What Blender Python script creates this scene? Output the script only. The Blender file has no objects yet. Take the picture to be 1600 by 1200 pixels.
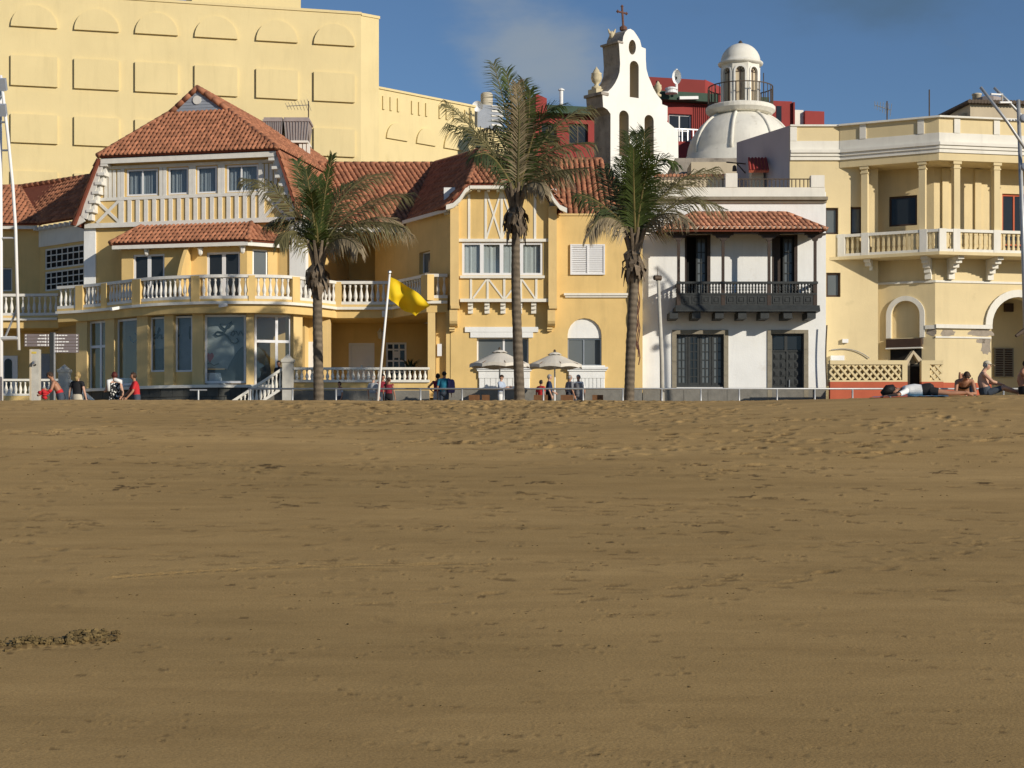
import bpy, bmesh, math, random
import numpy as np
from mathutils import Vector, Matrix
random.seed(7)
R = math.radians
S = bpy.context.scene
COL = S.collection
# ---------------------------------------------------------------- camera
FPX, HY = 2600.0, 730.0            # focal length in photo pixels, horizon row of the 1600x1200 photo
cam = bpy.data.objects.new('camera', bpy.data.cameras.new('camera'))
COL.objects.link(cam)
cam.data.sensor_width = 36.0
cam.data.lens = FPX / 1600 * 36.0
cam.data.shift_y = (HY - 600) / 1600
cam.data.clip_start = 0.5
cam.data.clip_end = 9000
cam.rotation_euler = (R(90), 0, 0)
S.camera = cam
# ---------------------------------------------------------------- light
SUN_AZ, SUN_EL = 48.0, 19.0        # to the right of straight behind the camera / above the horizon
sdir = Vector((math.sin(R(SUN_AZ)) * math.cos(R(SUN_EL)), -math.cos(R(SUN_AZ)) * math.cos(R(SUN_EL)), math.sin(R(SUN_EL))))
sun = bpy.data.objects.new('sun', bpy.data.lights.new('sun', 'SUN'))
COL.objects.link(sun)
sun.data.energy = 4.2
sun.data.angle = R(0.55)
sun.data.color = (1.0, 0.91, 0.775)
sun.rotation_euler = sdir.to_track_quat('Z', 'Y').to_euler()
sun.location = (30, -30, 40)
W_ = bpy.data.worlds.new('World')
S.world = W_
W_.use_nodes = True
def build_world():
    nt = W_.node_tree
    N = nt.nodes
    L = nt.links
    N.clear()
    out = N.new('ShaderNodeOutputWorld')
    bg = N.new('ShaderNodeBackground')
    bg.inputs[1].default_value = 0.085
    sky = N.new('ShaderNodeTexSky')
    sky.sky_type = 'NISHITA'
    sky.sun_disc = False
    sky.sun_elevation = R(SUN_EL)
    sky.sun_rotation = math.atan2(sdir.x, sdir.y)
    sky.altitude = 1500
    sky.air_density = 1.0
    sky.dust_density = 0.05
    sky.ozone_density = 4.0
    tc = N.new('ShaderNodeTexCoord')
    # thin broken evening cloud
    mp = N.new('ShaderNodeMapping')
    mp.inputs['Scale'].default_value = (1.0, 1.0, 2.2)
    L.new(tc.outputs['Generated'], mp.inputs[0])
    nz = N.new('ShaderNodeTexNoise')
    nz.inputs['Scale'].default_value = 9.0
    nz.inputs['Detail'].default_value = 7.0
    nz.inputs['Roughness'].default_value = 0.55
    L.new(mp.outputs[0], nz.inputs['Vector'])
    def blob(px, py, sx, sz, gain):
        d = Vector(((px - 800) / FPX, 1.0, (HY - py) / FPX)).normalized()
        sub = N.new('ShaderNodeVectorMath'); sub.operation = 'SUBTRACT'
        L.new(tc.outputs['Generated'], sub.inputs[0]); sub.inputs[1].default_value = d
        sc = N.new('ShaderNodeVectorMath'); sc.operation = 'MULTIPLY'
        L.new(sub.outputs[0], sc.inputs[0]); sc.inputs[1].default_value = (1 / sx, 1 / sx, 1 / sz)
        ln = N.new('ShaderNodeVectorMath'); ln.operation = 'LENGTH'
        L.new(sc.outputs[0], ln.inputs[0])
        mr = N.new('ShaderNodeMapRange'); mr.interpolation_type = 'SMOOTHSTEP'
        L.new(ln.outputs['Value'], mr.inputs[0])
        mr.inputs[1].default_value = 0.0; mr.inputs[2].default_value = 1.0
        mr.inputs[3].default_value = gain; mr.inputs[4].default_value = 0.0
        return mr.outputs[0]
    def add(a, b, op='ADD'):
        m = N.new('ShaderNodeMath'); m.operation = op
        for i, x in enumerate((a, b)):
            if isinstance(x, float): m.inputs[i].default_value = x
            else: L.new(x, m.inputs[i])
        return m.outputs[0]
    def cloud(spots, lo, hi, amt, prev, colr):
        s = add(nz.outputs['Fac'], -0.5)
        for b in spots: s = add(s, blob(*b))
        mr = N.new('ShaderNodeMapRange'); mr.interpolation_type = 'SMOOTHSTEP'
        L.new(s, mr.inputs[0])
        mr.inputs[1].default_value = lo; mr.inputs[2].default_value = hi
        mr.inputs[3].default_value = 0.0; mr.inputs[4].default_value = amt
        mx = N.new('ShaderNodeMixRGB')
        L.new(mr.outputs[0], mx.inputs[0]); L.new(prev, mx.inputs[1])
        mx.inputs[2].default_value = (*colr, 1)
        return mx.outputs[0]
    c = cloud([(800, 55, 0.085, 0.05, 0.50), (905, 110, 0.10, 0.045, 0.30), (560, -60, .2, .05, .2)], 0.16, 0.62, 0.75, sky.outputs[0], (3.6, 4.1, 4.5))
    c = cloud([(1365, 2, 0.085, 0.030, 0.40)], 0.10, 0.55, 0.62, c, (0.95, 1.6, 2.3))
    L.new(c, bg.inputs[0])
    L.new(bg.outputs[0], out.inputs[0])
build_world()
S.view_settings.view_transform = 'Standard'
S.view_settings.look = 'None'
S.view_settings.exposure = 0.0
S.view_settings.gamma = 1.0
S.view_settings.use_curve_mapping = False
S.render.engine = 'CYCLES'
S.cycles.max_bounces = 6
S.cycles.diffuse_bounces = 3
S.cycles.glossy_bounces = 3
S.cycles.transmission_bounces = 4
S.cycles.transparent_max_bounces = 8
S.cycles.caustics_reflective = False
S.cycles.caustics_refractive = False

# ---------------------------------------------------------------- materials
MATS = {}
def mat(name, col, rough=0.8, var=0.12, scale=3.0, bump=0.0, bscale=30.0, streak=0.0, metal=0.0, island=0.0, spec=0.3, band=None, stain=None):
    m = bpy.data.materials.new(name)
    m.use_nodes = True
    nt = m.node_tree; N = nt.nodes; L = nt.links
    b = N['Principled BSDF']
    b.inputs['Roughness'].default_value = rough
    b.inputs['Metallic'].default_value = metal
    b.inputs['Specular IOR Level'].default_value = spec
    geo = N.new('ShaderNodeNewGeometry')
    def noise(s, d=5, vec=None, r=.55):
        n = N.new('ShaderNodeTexNoise'); n.inputs['Scale'].default_value = s; n.inputs['Detail'].default_value = d
        n.inputs['Roughness'].default_value = r
        L.new(vec or geo.outputs['Position'], n.inputs['Vector']); return n.outputs['Fac']
    def rng(x, a, b_, c, d):
        r = N.new('ShaderNodeMapRange'); L.new(x, r.inputs[0])
        for i, v in enumerate((a, b_, c, d)): r.inputs[i + 1].default_value = v
        return r.outputs[0]
    def mul(a, b_):
        q = N.new('ShaderNodeMath'); q.operation = 'MULTIPLY'; L.new(a, q.inputs[0]); L.new(b_, q.inputs[1]); return q.outputs[0]
    f = rng(noise(scale), .25, .75, 1 - var, 1 + var)
    if streak:
        mp = N.new('ShaderNodeMapping'); mp.inputs['Scale'].default_value = (1, 1, .13)
        L.new(geo.outputs['Position'], mp.inputs[0])
        f = mul(f, rng(noise(2.6, 6, mp.outputs[0], .65), .5, .78, 1.0, 1 - streak))
    if island:
        f = mul(f, rng(geo.outputs['Random Per Island'], 0, 1, 1 - island, 1 + island))
    if band:
        sp = N.new('ShaderNodeSeparateXYZ'); L.new(geo.outputs['Position'], sp.inputs[0])
        w = N.new('ShaderNodeMath'); w.operation = 'SINE'
        k = N.new('ShaderNodeMath'); k.operation = 'MULTIPLY'; L.new(sp.outputs[2], k.inputs[0]); k.inputs[1].default_value = band
        L.new(k.outputs[0], w.inputs[0])
        f = mul(f, rng(w.outputs[0], -1, 1, .72, 1.1))
    vm = N.new('ShaderNodeVectorMath'); vm.operation = 'SCALE'
    vm.inputs[0].default_value = col; L.new(f, vm.inputs['Scale'])
    cout = vm.outputs[0]
    if stain:
        scol, lo, hi, ss = stain
        mx = N.new('ShaderNodeMixRGB'); L.new(rng(noise(ss, 8, None, .65), lo, hi, 0, 1), mx.inputs[0])
        L.new(cout, mx.inputs[1]); mx.inputs[2].default_value = (*scol, 1); cout = mx.outputs[0]
    L.new(cout, b.inputs['Base Color'])
    if bump:
        bp = N.new('ShaderNodeBump'); bp.inputs['Strength'].default_value = bump; bp.inputs['Distance'].default_value = .02
        L.new(noise(bscale, 6), bp.inputs['Height']); L.new(bp.outputs[0], b.inputs['Normal'])
    MATS[name] = m
    return m
def M(n): return MATS[n]
mat('ochre', (.73, .52, .215), .9, .08, 1.2, .25, 25, .14, stain=((.56, .40, .18), .62, .85, 1.3))
mat('ochre_trim', (.74, .54, .245), .9, .06, 1.5, .2, 25, .12)
mat('cream', (.735, .605, .32), .9, .05, .5, .25, 18, .09, stain=((.58, .46, .22), .62, .82, .55))
mat('cream_wall', (.725, .595, .345), .9, .07, .8, .25, 20, .10, stain=((.56, .46, .26), .64, .86, 1.2))
mat('cream_white', (.80, .77, .68), .85, .06, 1.5, .2, 25, .14)
mat('white', (.83, .835, .81), .85, .05, 1.2, .3, 16, .12, stain=((.62, .58, .50), .63, .86, 1.1))
mat('white_wood', (.74, .72, .66), .6, .07, 4, .1, 40, .10)
mat('white_pvc', (.80, .80, .80), .35, .02, 2)
mat('church_white', (.80, .78, .72), .9, .05, 1.0, .35, 9, .05)
mat('dome_white', (.76, .73, .64), .9, .10, .9, .35, 9, .12, stain=((.42, .38, .30), .60, .80, 1.4))
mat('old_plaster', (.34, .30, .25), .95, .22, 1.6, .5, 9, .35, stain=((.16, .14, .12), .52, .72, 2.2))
mat('stone_urn', (.58, .50, .33), .9, .2, 6, .4, 30)
mat('lilac_shade', (.50, .45, .44), .9, .06, 1.0, .2, 20, .10)  # side-wall tone with the shade already in the colour
mat('sand_wall', (.56, .47, .33), .9, .07, 1.0, .2, 20, .12)
mat('pan_shade', (.21, .062, .036), .85, .12, 5)  # pan tile red, darkened to paint in the shade between tile columns
mat('tile', (.35, .148, .080), .85, .22, 5, .2, 30, island=.28)
mat('tile_old', (.43, .20, .115), .85, .20, 5, .2, 30, island=.34)
mat('mortar', (.70, .62, .50), .9, .1)
mat('red_wall', (.30, .046, .040), .8, .08, .8, .1, 20, .10)
mat('red_dark', (.22, .035, .03), .8, .08, .8)
mat('red_dado', (.50, .12, .06), .85, .10, 2, .2, 20)
mat('green_slab', (.05, .085, .06), .8, .1)
mat('wood_black', (.038, .042, .042), .55, .25, 6, .25, 40)
mat('wood_brown', (.050, .034, .026), .55, .25, 6, .25, 40)
mat('brown_frame', (.06, .035, .022), .5, .1, 4)
mat('basalt', (.20, .19, .165), .85, .18, 3.5, .5, 14, .15)
mat('stone_frame', (.27, .24, .18), .9, .14, 5, .4, 25, .1)
mat('dark_stone', (.085, .085, .075), .85, .2, 3, .4, 15)
mat('dark_glass', (.022, .026, .03), .08, .1, 1, spec=.35)
mat('pale_glass', (.13, .145, .15), .08, .15, .5, spec=.35)
mat('interior', (.12, .13, .125), .9, .1)
mat('interior_dark', (.012, .011, .010), .9, .1)
mat('interior_mural', (.40, .42, .41), .9, .05)
mat('mural_dark', (.12, .15, .16), .9, .1)
mat('ink', (.03, .04, .045), .7, .05)
mat('heart', (.35, .06, .07), .7, .05)
mat('curtain', (.42, .44, .46), .9, .10, 8)
mat('curtain_white', (.72, .72, .68), .9, .06, 8)
mat('steel', (.52, .52, .52), .35, .08, 6, metal=.85)
mat('galv', (.45, .46, .46), .5, .12, 6, metal=.5)
mat('iron', (.10, .075, .055), .7, .25, 8, metal=.3)
mat('rust', (.15, .075, .055), .85, .3, 10)
mat('sign_grey', (.20, .17, .175), .5, .05)
mat('sign_white', (.82, .82, .80), .6, .02)
mat('dark_post', (.035, .04, .042), .5, .1)
mat('concrete', (.50, .48, .42), .9, .15, 4, .4, 25, .2)
mat('sticker', (.60, .45, .08), .7, .3, 30)
mat('tank', (.56, .50, .38), .7, .12, 4, .1, 20, .15)
mat('tank_grey', (.34, .29, .27), .6, .12, 5, 0, 20, .25)
mat('flag', (.80, .55, .010), .7, .05, 3)
mat('canvas', (.68, .64, .56), .85, .05, 3, .1, 60)
mat('bark', (.155, .125, .09), .95, .35, 5, .9, 14, band=31)
mat('husk', (.165, .128, .09), .95, .35, 9, .5, 25, island=.3)
mat('rachis', (.17, .14, .05), .7, .2, 6)
mat('paving', (.30, .28, .25), .85, .1, 2, .2, 20)
mat('wood_bench', (.16, .075, .03), .7, .2, 8)
mat('plant', (.035, .06, .02), .6, .3, 8, island=.3)
mat('blue_grey', (.30, .33, .38), .8, .1)
def leafmat(name, c1, c2):
    m = mat(name, c1, .5, .25, 1.6, island=.35, spec=.35)
    nt = m.node_tree; b = nt.nodes['Principled BSDF']
    tr = nt.nodes.new('ShaderNodeBsdfTranslucent'); tr.inputs[0].default_value = (*c2, 1)
    mx = nt.nodes.new('ShaderNodeMixShader'); mx.inputs[0].default_value = .25
    o = nt.nodes['Material Output']
    nt.links.new(b.outputs[0], mx.inputs[1]); nt.links.new(tr.outputs[0], mx.inputs[2]); nt.links.new(mx.outputs[0], o.inputs[0])
leafmat('leaf_green', (.062, .090, .022), (.16, .22, .03))
leafmat('leaf_dark', (.050, .068, .024), (.07, .10, .02))
leafmat('leaf_olive', (.150, .134, .060), (.2, .18, .05))
leafmat('leaf_dry', (.31, .25, .155), (.3, .22, .1))
def glassmat():
    m = bpy.data.materials.new('window_glass'); m.use_nodes = True
    nt = m.node_tree; N = nt.nodes; N.clear()
    o = N.new('ShaderNodeOutputMaterial'); t = N.new('ShaderNodeBsdfTransparent'); g = N.new('ShaderNodeBsdfGlossy')
    t.inputs[0].default_value = (.86, .89, .90, 1); g.inputs['Roughness'].default_value = .03
    fr = N.new('ShaderNodeLayerWeight'); fr.inputs[0].default_value = .5
    pw = N.new('ShaderNodeMath'); pw.operation = 'POWER'; pw.inputs[1].default_value = 4.0; nt.links.new(fr.outputs['Facing'], pw.inputs[0])
    ad = N.new('ShaderNodeMath'); ad.operation = 'MULTIPLY_ADD'; ad.inputs[1].default_value = .6; ad.inputs[2].default_value = .05
    mx = N.new('ShaderNodeMixShader')
    nt.links.new(pw.outputs[0], ad.inputs[0]); nt.links.new(ad.outputs[0], mx.inputs[0])
    nt.links.new(t.outputs[0], mx.inputs[1]); nt.links.new(g.outputs[0], mx.inputs[2]); nt.links.new(mx.outputs[0], o.inputs[0])
    MATS['glass'] = m
glassmat()

# ---------------------------------------------------------------- mesh helpers
def at(px, py, Y): return Vector(((px - 800) / FPX * Y, Y, (HY - py) / FPX * Y))
class Frame:
    """A vertical facade plane: x along it, y into the building, z up (world height)."""
    def __init__(s, px, Y, th=0.0):
        s.o = Vector(((px - 800) / FPX * Y, Y, 0)); s.th = R(th)
        s.c, s.s = math.cos(s.th), math.sin(s.th)
        s.M = Matrix.Translation(s.o) @ Matrix.Rotation(s.th, 4, 'Z')
    def _t(s, px, d):
        a = (px - 800) / FPX
        return (d - s.s * s.o.x + s.c * s.o.y) / (-s.s * a + s.c)
    def x(s, px, d=0.0):
        t = s._t(px, d); a = (px - 800) / FPX
        return s.c * (t * a - s.o.x) + s.s * (t - s.o.y)
    def z(s, px, py, d=0.0): return s._t(px, d) * (HY - py) / FPX
    def p(s, px, py, d=0.0): return Vector((s.x(px, d), d, s.z(px, py, d)))
    def loc(s, w): return s.M.inverted() @ w
WORLD = Frame(800, 0.0, 0)
WORLD.M = Matrix.Identity(4)
WM = {}
def put(o, parent, Mw):
    COL.objects.link(o)
    if parent is not None:
        o.parent = parent
        o.matrix_local = WM[parent.name].inverted() @ Mw
    else:
        o.matrix_world = Mw
    WM[o.name] = Mw.copy()
    return o
def tag(o, label=None, cat=None, group=None, kind=None):
    if label: o['label'] = label
    if cat: o['category'] = cat
    if group: o['group'] = group
    if kind: o['kind'] = kind
    return o
def thing(name, label, cat, Mw, group=None):
    o = bpy.data.objects.new(name, None); o.empty_display_size = .3
    put(o, None, Mw if isinstance(Mw, Matrix) else Matrix.Translation(Mw))
    return tag(o, label, cat, group)
def inst(name, me, parent, Mw):
    return put(bpy.data.objects.new(name, me), parent, Mw)
class MB:
    def __init__(s): s.v = []; s.f = []
    def add(s, vs, fs):
        k = len(s.v); s.v += [tuple(v) for v in vs]; s.f += [tuple(i + k for i in f) for f in fs]; return s
    def box(s, x0, x1, y0, y1, z0, z1):
        if x0 > x1: x0, x1 = x1, x0
        if y0 > y1: y0, y1 = y1, y0
        if z0 > z1: z0, z1 = z1, z0
        return s.add([(x0, y0, z0), (x1, y0, z0), (x1, y1, z0), (x0, y1, z0), (x0, y0, z1), (x1, y0, z1), (x1, y1, z1), (x0, y1, z1)],
                     [(0, 3, 2, 1), (4, 5, 6, 7), (0, 1, 5, 4), (1, 2, 6, 5), (2, 3, 7, 6), (3, 0, 4, 7)])
    def quad(s, *p): return s.add(p, [tuple(range(len(p)))])
    def prism(s, pts, y0, y1):
        """polygon of (x, z) drawn out from depth y0 to y1"""
        a = sum(pts[i][0] * pts[(i + 1) % len(pts)][1] - pts[(i + 1) % len(pts)][0] * pts[i][1] for i in range(len(pts)))
        if a < 0: pts = pts[::-1]
        n = len(pts)
        return s.add([(x, y0, z) for x, z in pts] + [(x, y1, z) for x, z in pts],
                     [tuple(range(n)), tuple(range(2 * n - 1, n - 1, -1))] + [(i, i + n, (i + 1) % n + n, (i + 1) % n) for i in range(n)])
    def plan(s, pts, z0, z1):
        """polygon of (x, y) raised from z0 to z1"""
        a = sum(pts[i][0] * pts[(i + 1) % len(pts)][1] - pts[(i + 1) % len(pts)][0] * pts[i][1] for i in range(len(pts)))
        if a < 0: pts = pts[::-1]
        n = len(pts)
        return s.add([(x, y, z0) for x, y in pts] + [(x, y, z1) for x, y in pts],
                     [tuple(range(n - 1, -1, -1)), tuple(range(n, 2 * n))] + [(i, (i + 1) % n, (i + 1) % n + n, i + n) for i in range(n)])
    def bar(s, p, q, w, h=None, up=(0, 0, 1)):
        p, q = Vector(p), Vector(q); h = h or w
        d = (q - p).normalized(); u = Vector(up)
        if abs(d.dot(u)) > .98: u = Vector((0, 1, 0))
        a = d.cross(u).normalized() * (w / 2); b = a.cross(d).normalized() * (h / 2)
        vs = [p - a - b, p + a - b, p + a + b, p - a + b, q - a - b, q + a - b, q + a + b, q - a + b]
        return s.add(vs, [(0, 1, 2, 3), (7, 6, 5, 4), (0, 4, 5, 1), (1, 5, 6, 2), (2, 6, 7, 3), (3, 7, 4, 0)])
    def tube(s, pts, rad, n=8, cap=True, sx=1.0):
        pts = [Vector(p) for p in pts]
        if not hasattr(rad, '__len__'): rad = [rad] * len(pts)
        vs = []; a = None
        for i, p in enumerate(pts):
            d = (pts[min(i + 1, len(pts) - 1)] - pts[max(i - 1, 0)]).normalized()
            if a is None:
                u = Vector((0, 0, 1)) if abs(d.z) < .9 else Vector((1, 0, 0))
                a = (u - d * u.dot(d)).normalized()
            else: a = (a - d * a.dot(d)).normalized()
            b = d.cross(a)
            vs += [p + (a * math.cos(2 * math.pi * k / n) + b * math.sin(2 * math.pi * k / n) * sx) * rad[i] for k in range(n)]
        fs = [(i * n + k, i * n + (k + 1) % n, (i + 1) * n + (k + 1) % n, (i + 1) * n + k) for i in range(len(pts) - 1) for k in range(n)]
        if cap: fs += [tuple(range(n - 1, -1, -1)), tuple(range((len(pts) - 1) * n, len(pts) * n))]
        return s.add(vs, fs)
    def lathe(s, prof, c=(0, 0, 0), n=12, a0=0.0):
        c = Vector(c); vs = []
        for r, z in prof: vs += [c + Vector((r * math.cos(a0 + 2 * math.pi * k / n), r * math.sin(a0 + 2 * math.pi * k / n), z)) for k in range(n)]
        m = len(prof)
        fs = [(i * n + k, i * n + (k + 1) % n, (i + 1) * n + (k + 1) % n, (i + 1) * n + k) for i in range(m - 1) for k in range(n)]
        fs += [tuple(range(n - 1, -1, -1)), tuple(range((m - 1) * n, m * n))]
        return s.add(vs, fs)
    def xf(s, Mx):
        s.v = [tuple(Mx @ Vector(v)) for v in s.v]; return s
    def mesh(s, name, m, smooth=False):
        me = bpy.data.meshes.new(name); me.from_pydata(s.v, [], s.f); me.update()
        if m: me.materials.append(M(m) if isinstance(m, str) else m)
        if smooth: me.polygons.foreach_set('use_smooth', [True] * len(me.polygons))
        return me
    def build(s, name, m, parent=None, fr=None, smooth=False):
        Mw = fr.M if fr is not None else (WM[parent.name] if parent is not None else Matrix.Identity(4))
        return inst(name, s.mesh(name, m, smooth), parent, Mw)
def wall(x0, x1, z0, z1, d, th, ops=()):
    """wall with rectangular or arched openings: ops = (xa, xb, za, zb[, 'arch'])"""
    b = MB()
    xs = sorted({x0, x1} | {o[0] for o in ops} | {o[1] for o in ops}); zs = sorted({z0, z1} | {o[2] for o in ops} | {o[3] for o in ops})
    for i in range(len(xs) - 1):
        for j in range(len(zs) - 1):
            cx, cz = (xs[i] + xs[i + 1]) / 2, (zs[j] + zs[j + 1]) / 2
            if any(o[0] < cx < o[1] and o[2] < cz < o[3] for o in ops): continue
            a, c, e, g = xs[i], xs[i + 1], zs[j], zs[j + 1]
            b.quad((a, d, e), (c, d, e), (c, d, g), (a, d, g))
            b.quad((a, d + th, g), (c, d + th, g), (c, d + th, e), (a, d + th, e))
    for o in ops:
        a, c, e, g = o[:4]
        b.quad((a, d, e), (a, d, g), (a, d + th, g), (a, d + th, e)); b.quad((c, d, g), (c, d, e), (c, d + th, e), (c, d + th, g))
        b.quad((a, d, e), (a, d + th, e), (c, d + th, e), (c, d, e)); b.quad((a, d, g), (c, d, g), (c, d + th, g), (a, d + th, g))
        if len(o) > 4:
            r = (c - a) / 2; mx = (a + c) / 2; n = 10
            arc = [(mx + r * math.cos(math.pi * k / n), g - r + r * math.sin(math.pi * k / n)) for k in range(n + 1)]
            h = n // 2
            b.prism([(c, g)] + arc[:h + 1][::-1], d + .001, d + th); b.prism([(a, g)] + arc[h:], d + .001, d + th)
    b.quad((x0, d, z1), (x1, d, z1), (x1, d + th, z1), (x0, d + th, z1)); b.quad((x0, d, z0), (x0, d + th, z0), (x1, d + th, z0), (x1, d, z0))
    b.quad((x0, d, z0), (x0, d, z1), (x0, d + th, z1), (x0, d + th, z0)); b.quad((x1, d, z1), (x1, d, z0), (x1, d + th, z0), (x1, d + th, z1))
    return b
def window(parent, fr, x0, x1, z0, z1, d, fw=.06, mul=(), tra=(), fm='white_pvc', pm='dark_glass', curtain=None, name='window', th=.06, bw=None):
    """a framed window whose frame front lies at depth d; each light is a pane of its own"""
    bw = bw or fw * .8
    b = MB()
    b.box(x0, x0 + fw, d, d + th, z0, z1).box(x1 - fw, x1, d, d + th, z0, z1)
    b.box(x0 + fw, x1 - fw, d + .002, d + th, z0, z0 + fw).box(x0 + fw, x1 - fw, d + .002, d + th, z1 - fw, z1)
    xs = [x0 + fw / 2] + [x0 + (x1 - x0) * m for m in mul] + [x1 - fw / 2]; zs = [z0 + fw / 2] + [z0 + (z1 - z0) * t for t in tra] + [z1 - fw / 2]
    for x in xs[1:-1]: b.box(x - bw / 2, x + bw / 2, d + .004, d + th, z0 + fw, z1 - fw)
    for z in zs[1:-1]: b.box(x0 + fw, x1 - fw, d + .007, d + th - .003, z - bw / 2, z + bw / 2)
    w = b.build(name, fm, parent, fr)
    for i in range(len(xs) - 1):
        for j in range(len(zs) - 1):
            q = MB().box(xs[i] + bw * .45, xs[i + 1] - bw * .45, d + th * .55, d + th * .8, zs[j] + bw * .45, zs[j + 1] - bw * .45)
            q.build('pane', pm, w, fr)
    if curtain:
        c = MB(); n = max(12, int((x1 - x0) / .05)); vs = []
        for k in range(n + 1):
            x = x0 + fw + (x1 - x0 - 2 * fw) * k / n; y = d + th + .10 + .035 * math.sin(k * 2.2 + math.sin(k * .7) * 1.5)
            vs += [(x, y, z0 + .02), (x, y, z1 - .02)]
        c.add(vs, [(2 * k, 2 * k + 2, 2 * k + 3, 2 * k + 1) for k in range(n)])
        c.build('curtain', curtain, w, fr, True)
        MB().box(x0, x1, d + th + .2, d + th + .22, z0, z1).build('room_back', 'interior_dark', w, fr)
    return w
BAL = {}
def baluster_mesh(h, r, m, style=0):
    k = (round(h, 2), round(r, 3), m, style)
    if k not in BAL:
        if style == 0: pr = [(.72, 0), (.72, .07), (.5, .10), (.92, .24), (1.0, .32), (.78, .48), (.42, .68), (.38, .80), (.66, .84), (.5, .88), (.72, .92), (.72, 1)]
        else: pr = [(.8, 0), (.8, .12), (.5, .15), (.5, .2), (1, .36), (.6, .5), (1, .64), (.5, .8), (.5, .85), (.8, .88), (.8, 1)]
        BAL[k] = MB().lathe([(a * r, b * h) for a, b in pr], n=8).mesh('baluster', m, True)
    return BAL[k]
def balusters(parent, fr, pts, z0, z1, step, r=.075, m='white_wood', style=0, ends=.5):
    """turned balusters along a polyline of (x, y[, z0, z1]) points"""
    pts = [Vector((p[0], p[1], p[2] if len(p) > 2 else 0)) for p in pts]
    for a, b in zip(pts, pts[1:]):
        L = (b - a).length; n = max(1, int(round(L / step)))
        for k in range(n):
            q = a.lerp(b, (k + ends) / n)
            inst('baluster', baluster_mesh(z1 - z0, r, m, style), parent, fr.M @ Matrix.Translation((q.x, q.y, z0 + q.z)))
def rail(b, pts, z0, z1, w):
    """a moulded rail of width w along a polyline (x, y), mitred"""
    n = len(pts); P = [Vector((p[0], p[1])) for p in pts]; L = []; Rr = []
    for i in range(n):
        d = (P[min(i + 1, n - 1)] - P[max(i - 1, 0)]).normalized(); nn = Vector((-d.y, d.x))
        L.append(P[i] + nn * w / 2); Rr.append(P[i] - nn * w / 2)
    vs = []
    for i in range(n): vs += [(Rr[i].x, Rr[i].y, z0), (L[i].x, L[i].y, z0), (L[i].x, L[i].y, z1), (Rr[i].x, Rr[i].y, z1)]
    fs = [(4 * i + a, 4 * i + (a + 1) % 4, 4 * i + 4 + (a + 1) % 4, 4 * i + 4 + a) for i in range(n - 1) for a in range(4)]
    fs = [f[::-1] for f in fs] + [(0, 1, 2, 3), (4 * n - 1, 4 * n - 2, 4 * n - 3, 4 * n - 4)]
    return b.add(vs, fs)
def tiles(poly, cdir=None, pitch=.2, L=.34, r=None, lift=.02, seed=1):
    """barrel tiles laid in columns over a flat 3-D polygon; edge 0-1 is the eave.  Returns (slab, tiles) builders, world coordinates"""
    rnd = random.Random(seed)
    P = [Vector(p) for p in poly]; e = (P[1] - P[0]).normalized()
    n = Vector((0, 0, 0))
    for i in range(len(P)): n += (P[i] - P[0]).cross(P[(i + 1) % len(P)] - P[0])
    n.normalize()
    if n.z < 0: n = -n
    s = n.cross(e).normalized()
    if s.z < 0: s = -s
    if cdir is not None:
        cd = Vector(cdir); cd = (cd - n * cd.dot(n)).normalized()
        if cd.z < 0: cd = -cd
    else: cd = s
    q = []
    for p in P:
        w = p - P[0]; v = w.dot(s) / cd.dot(s); u = w.dot(e) - v * cd.dot(e); q.append((u, v))
    r = r or pitch * .46
    slab = MB(); k = len(P); dn = n * .10
    slab.add([p - n * .01 for p in P] + [p - dn for p in P], [tuple(range(k)), tuple(range(2 * k - 1, k - 1, -1))] + [(i, i + k, (i + 1) % k + k, (i + 1) % k) for i in range(k)])
    T = MB(); ax = n.cross(cd).normalized()
    u0, u1 = min(a for a, _ in q), max(a for a, _ in q); nc = int((u1 - u0) / pitch)
    for c in range(nc + 1):
        u = u0 + (c + .5) * (u1 - u0) / (nc + 1); vs = []
        for i in range(k):
            (ua, va), (ub, vb) = q[i], q[(i + 1) % k]
            if (ua - u) * (ub - u) < 0: vs.append(va + (vb - va) * (u - ua) / (ub - ua))
        if len(vs) < 2: continue
        v0, v1 = min(vs) - .05, max(vs); m = max(1, int(round((v1 - v0) / L)))
        for j in range(m):
            a = v0 + (v1 - v0) * j / m; b = min(v1, a + (v1 - v0) / m * 1.12)
            ju = rnd.uniform(-.006, .006)
            o0 = P[0] + e * (u + ju) + cd * a + n * (lift + .018); o1 = P[0] + e * u + cd * b + n * (lift - .022)
            vv = []
            for o, rr in ((o0, r), (o1, r * .84)):
                for t in range(5):
                    g = math.pi * t / 4; vv.append(o + ax * (math.cos(g) * rr) + n * (math.sin(g) * rr * 1.05))
            T.add(vv, [(t, t + 1, t + 6, t + 5) for t in range(4)] + [(4, 3, 2, 1, 0)])
    return slab, T
def ridge(T, p, q, r=.13, L=.38):
    p, q = Vector(p), Vector(q); n = max(1, int((q - p).length / L))
    for i in range(n):
        a, b = p.lerp(q, i / n), p.lerp(q, min(1, (i + 1.1) / n)); T.tube([a, b], [r, r * .85], 8)
def roof(parent, poly, cdir=None, pitch=.2, L=.34, m='tile', ridges=(), under='red_dark', seed=1, rr=.13, name='roof'):
    """roof slope (slab) with its tile field as a child"""
    sl, T = tiles(poly, cdir, pitch, L, seed=seed)
    o = sl.build(name, 'pan_shade', parent, WORLD)
    for a, b in ridges: ridge(T, a, b, rr)
    tag(T.build('roof_tiles', m, o, WORLD, True), kind='stuff')
    return o
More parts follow.
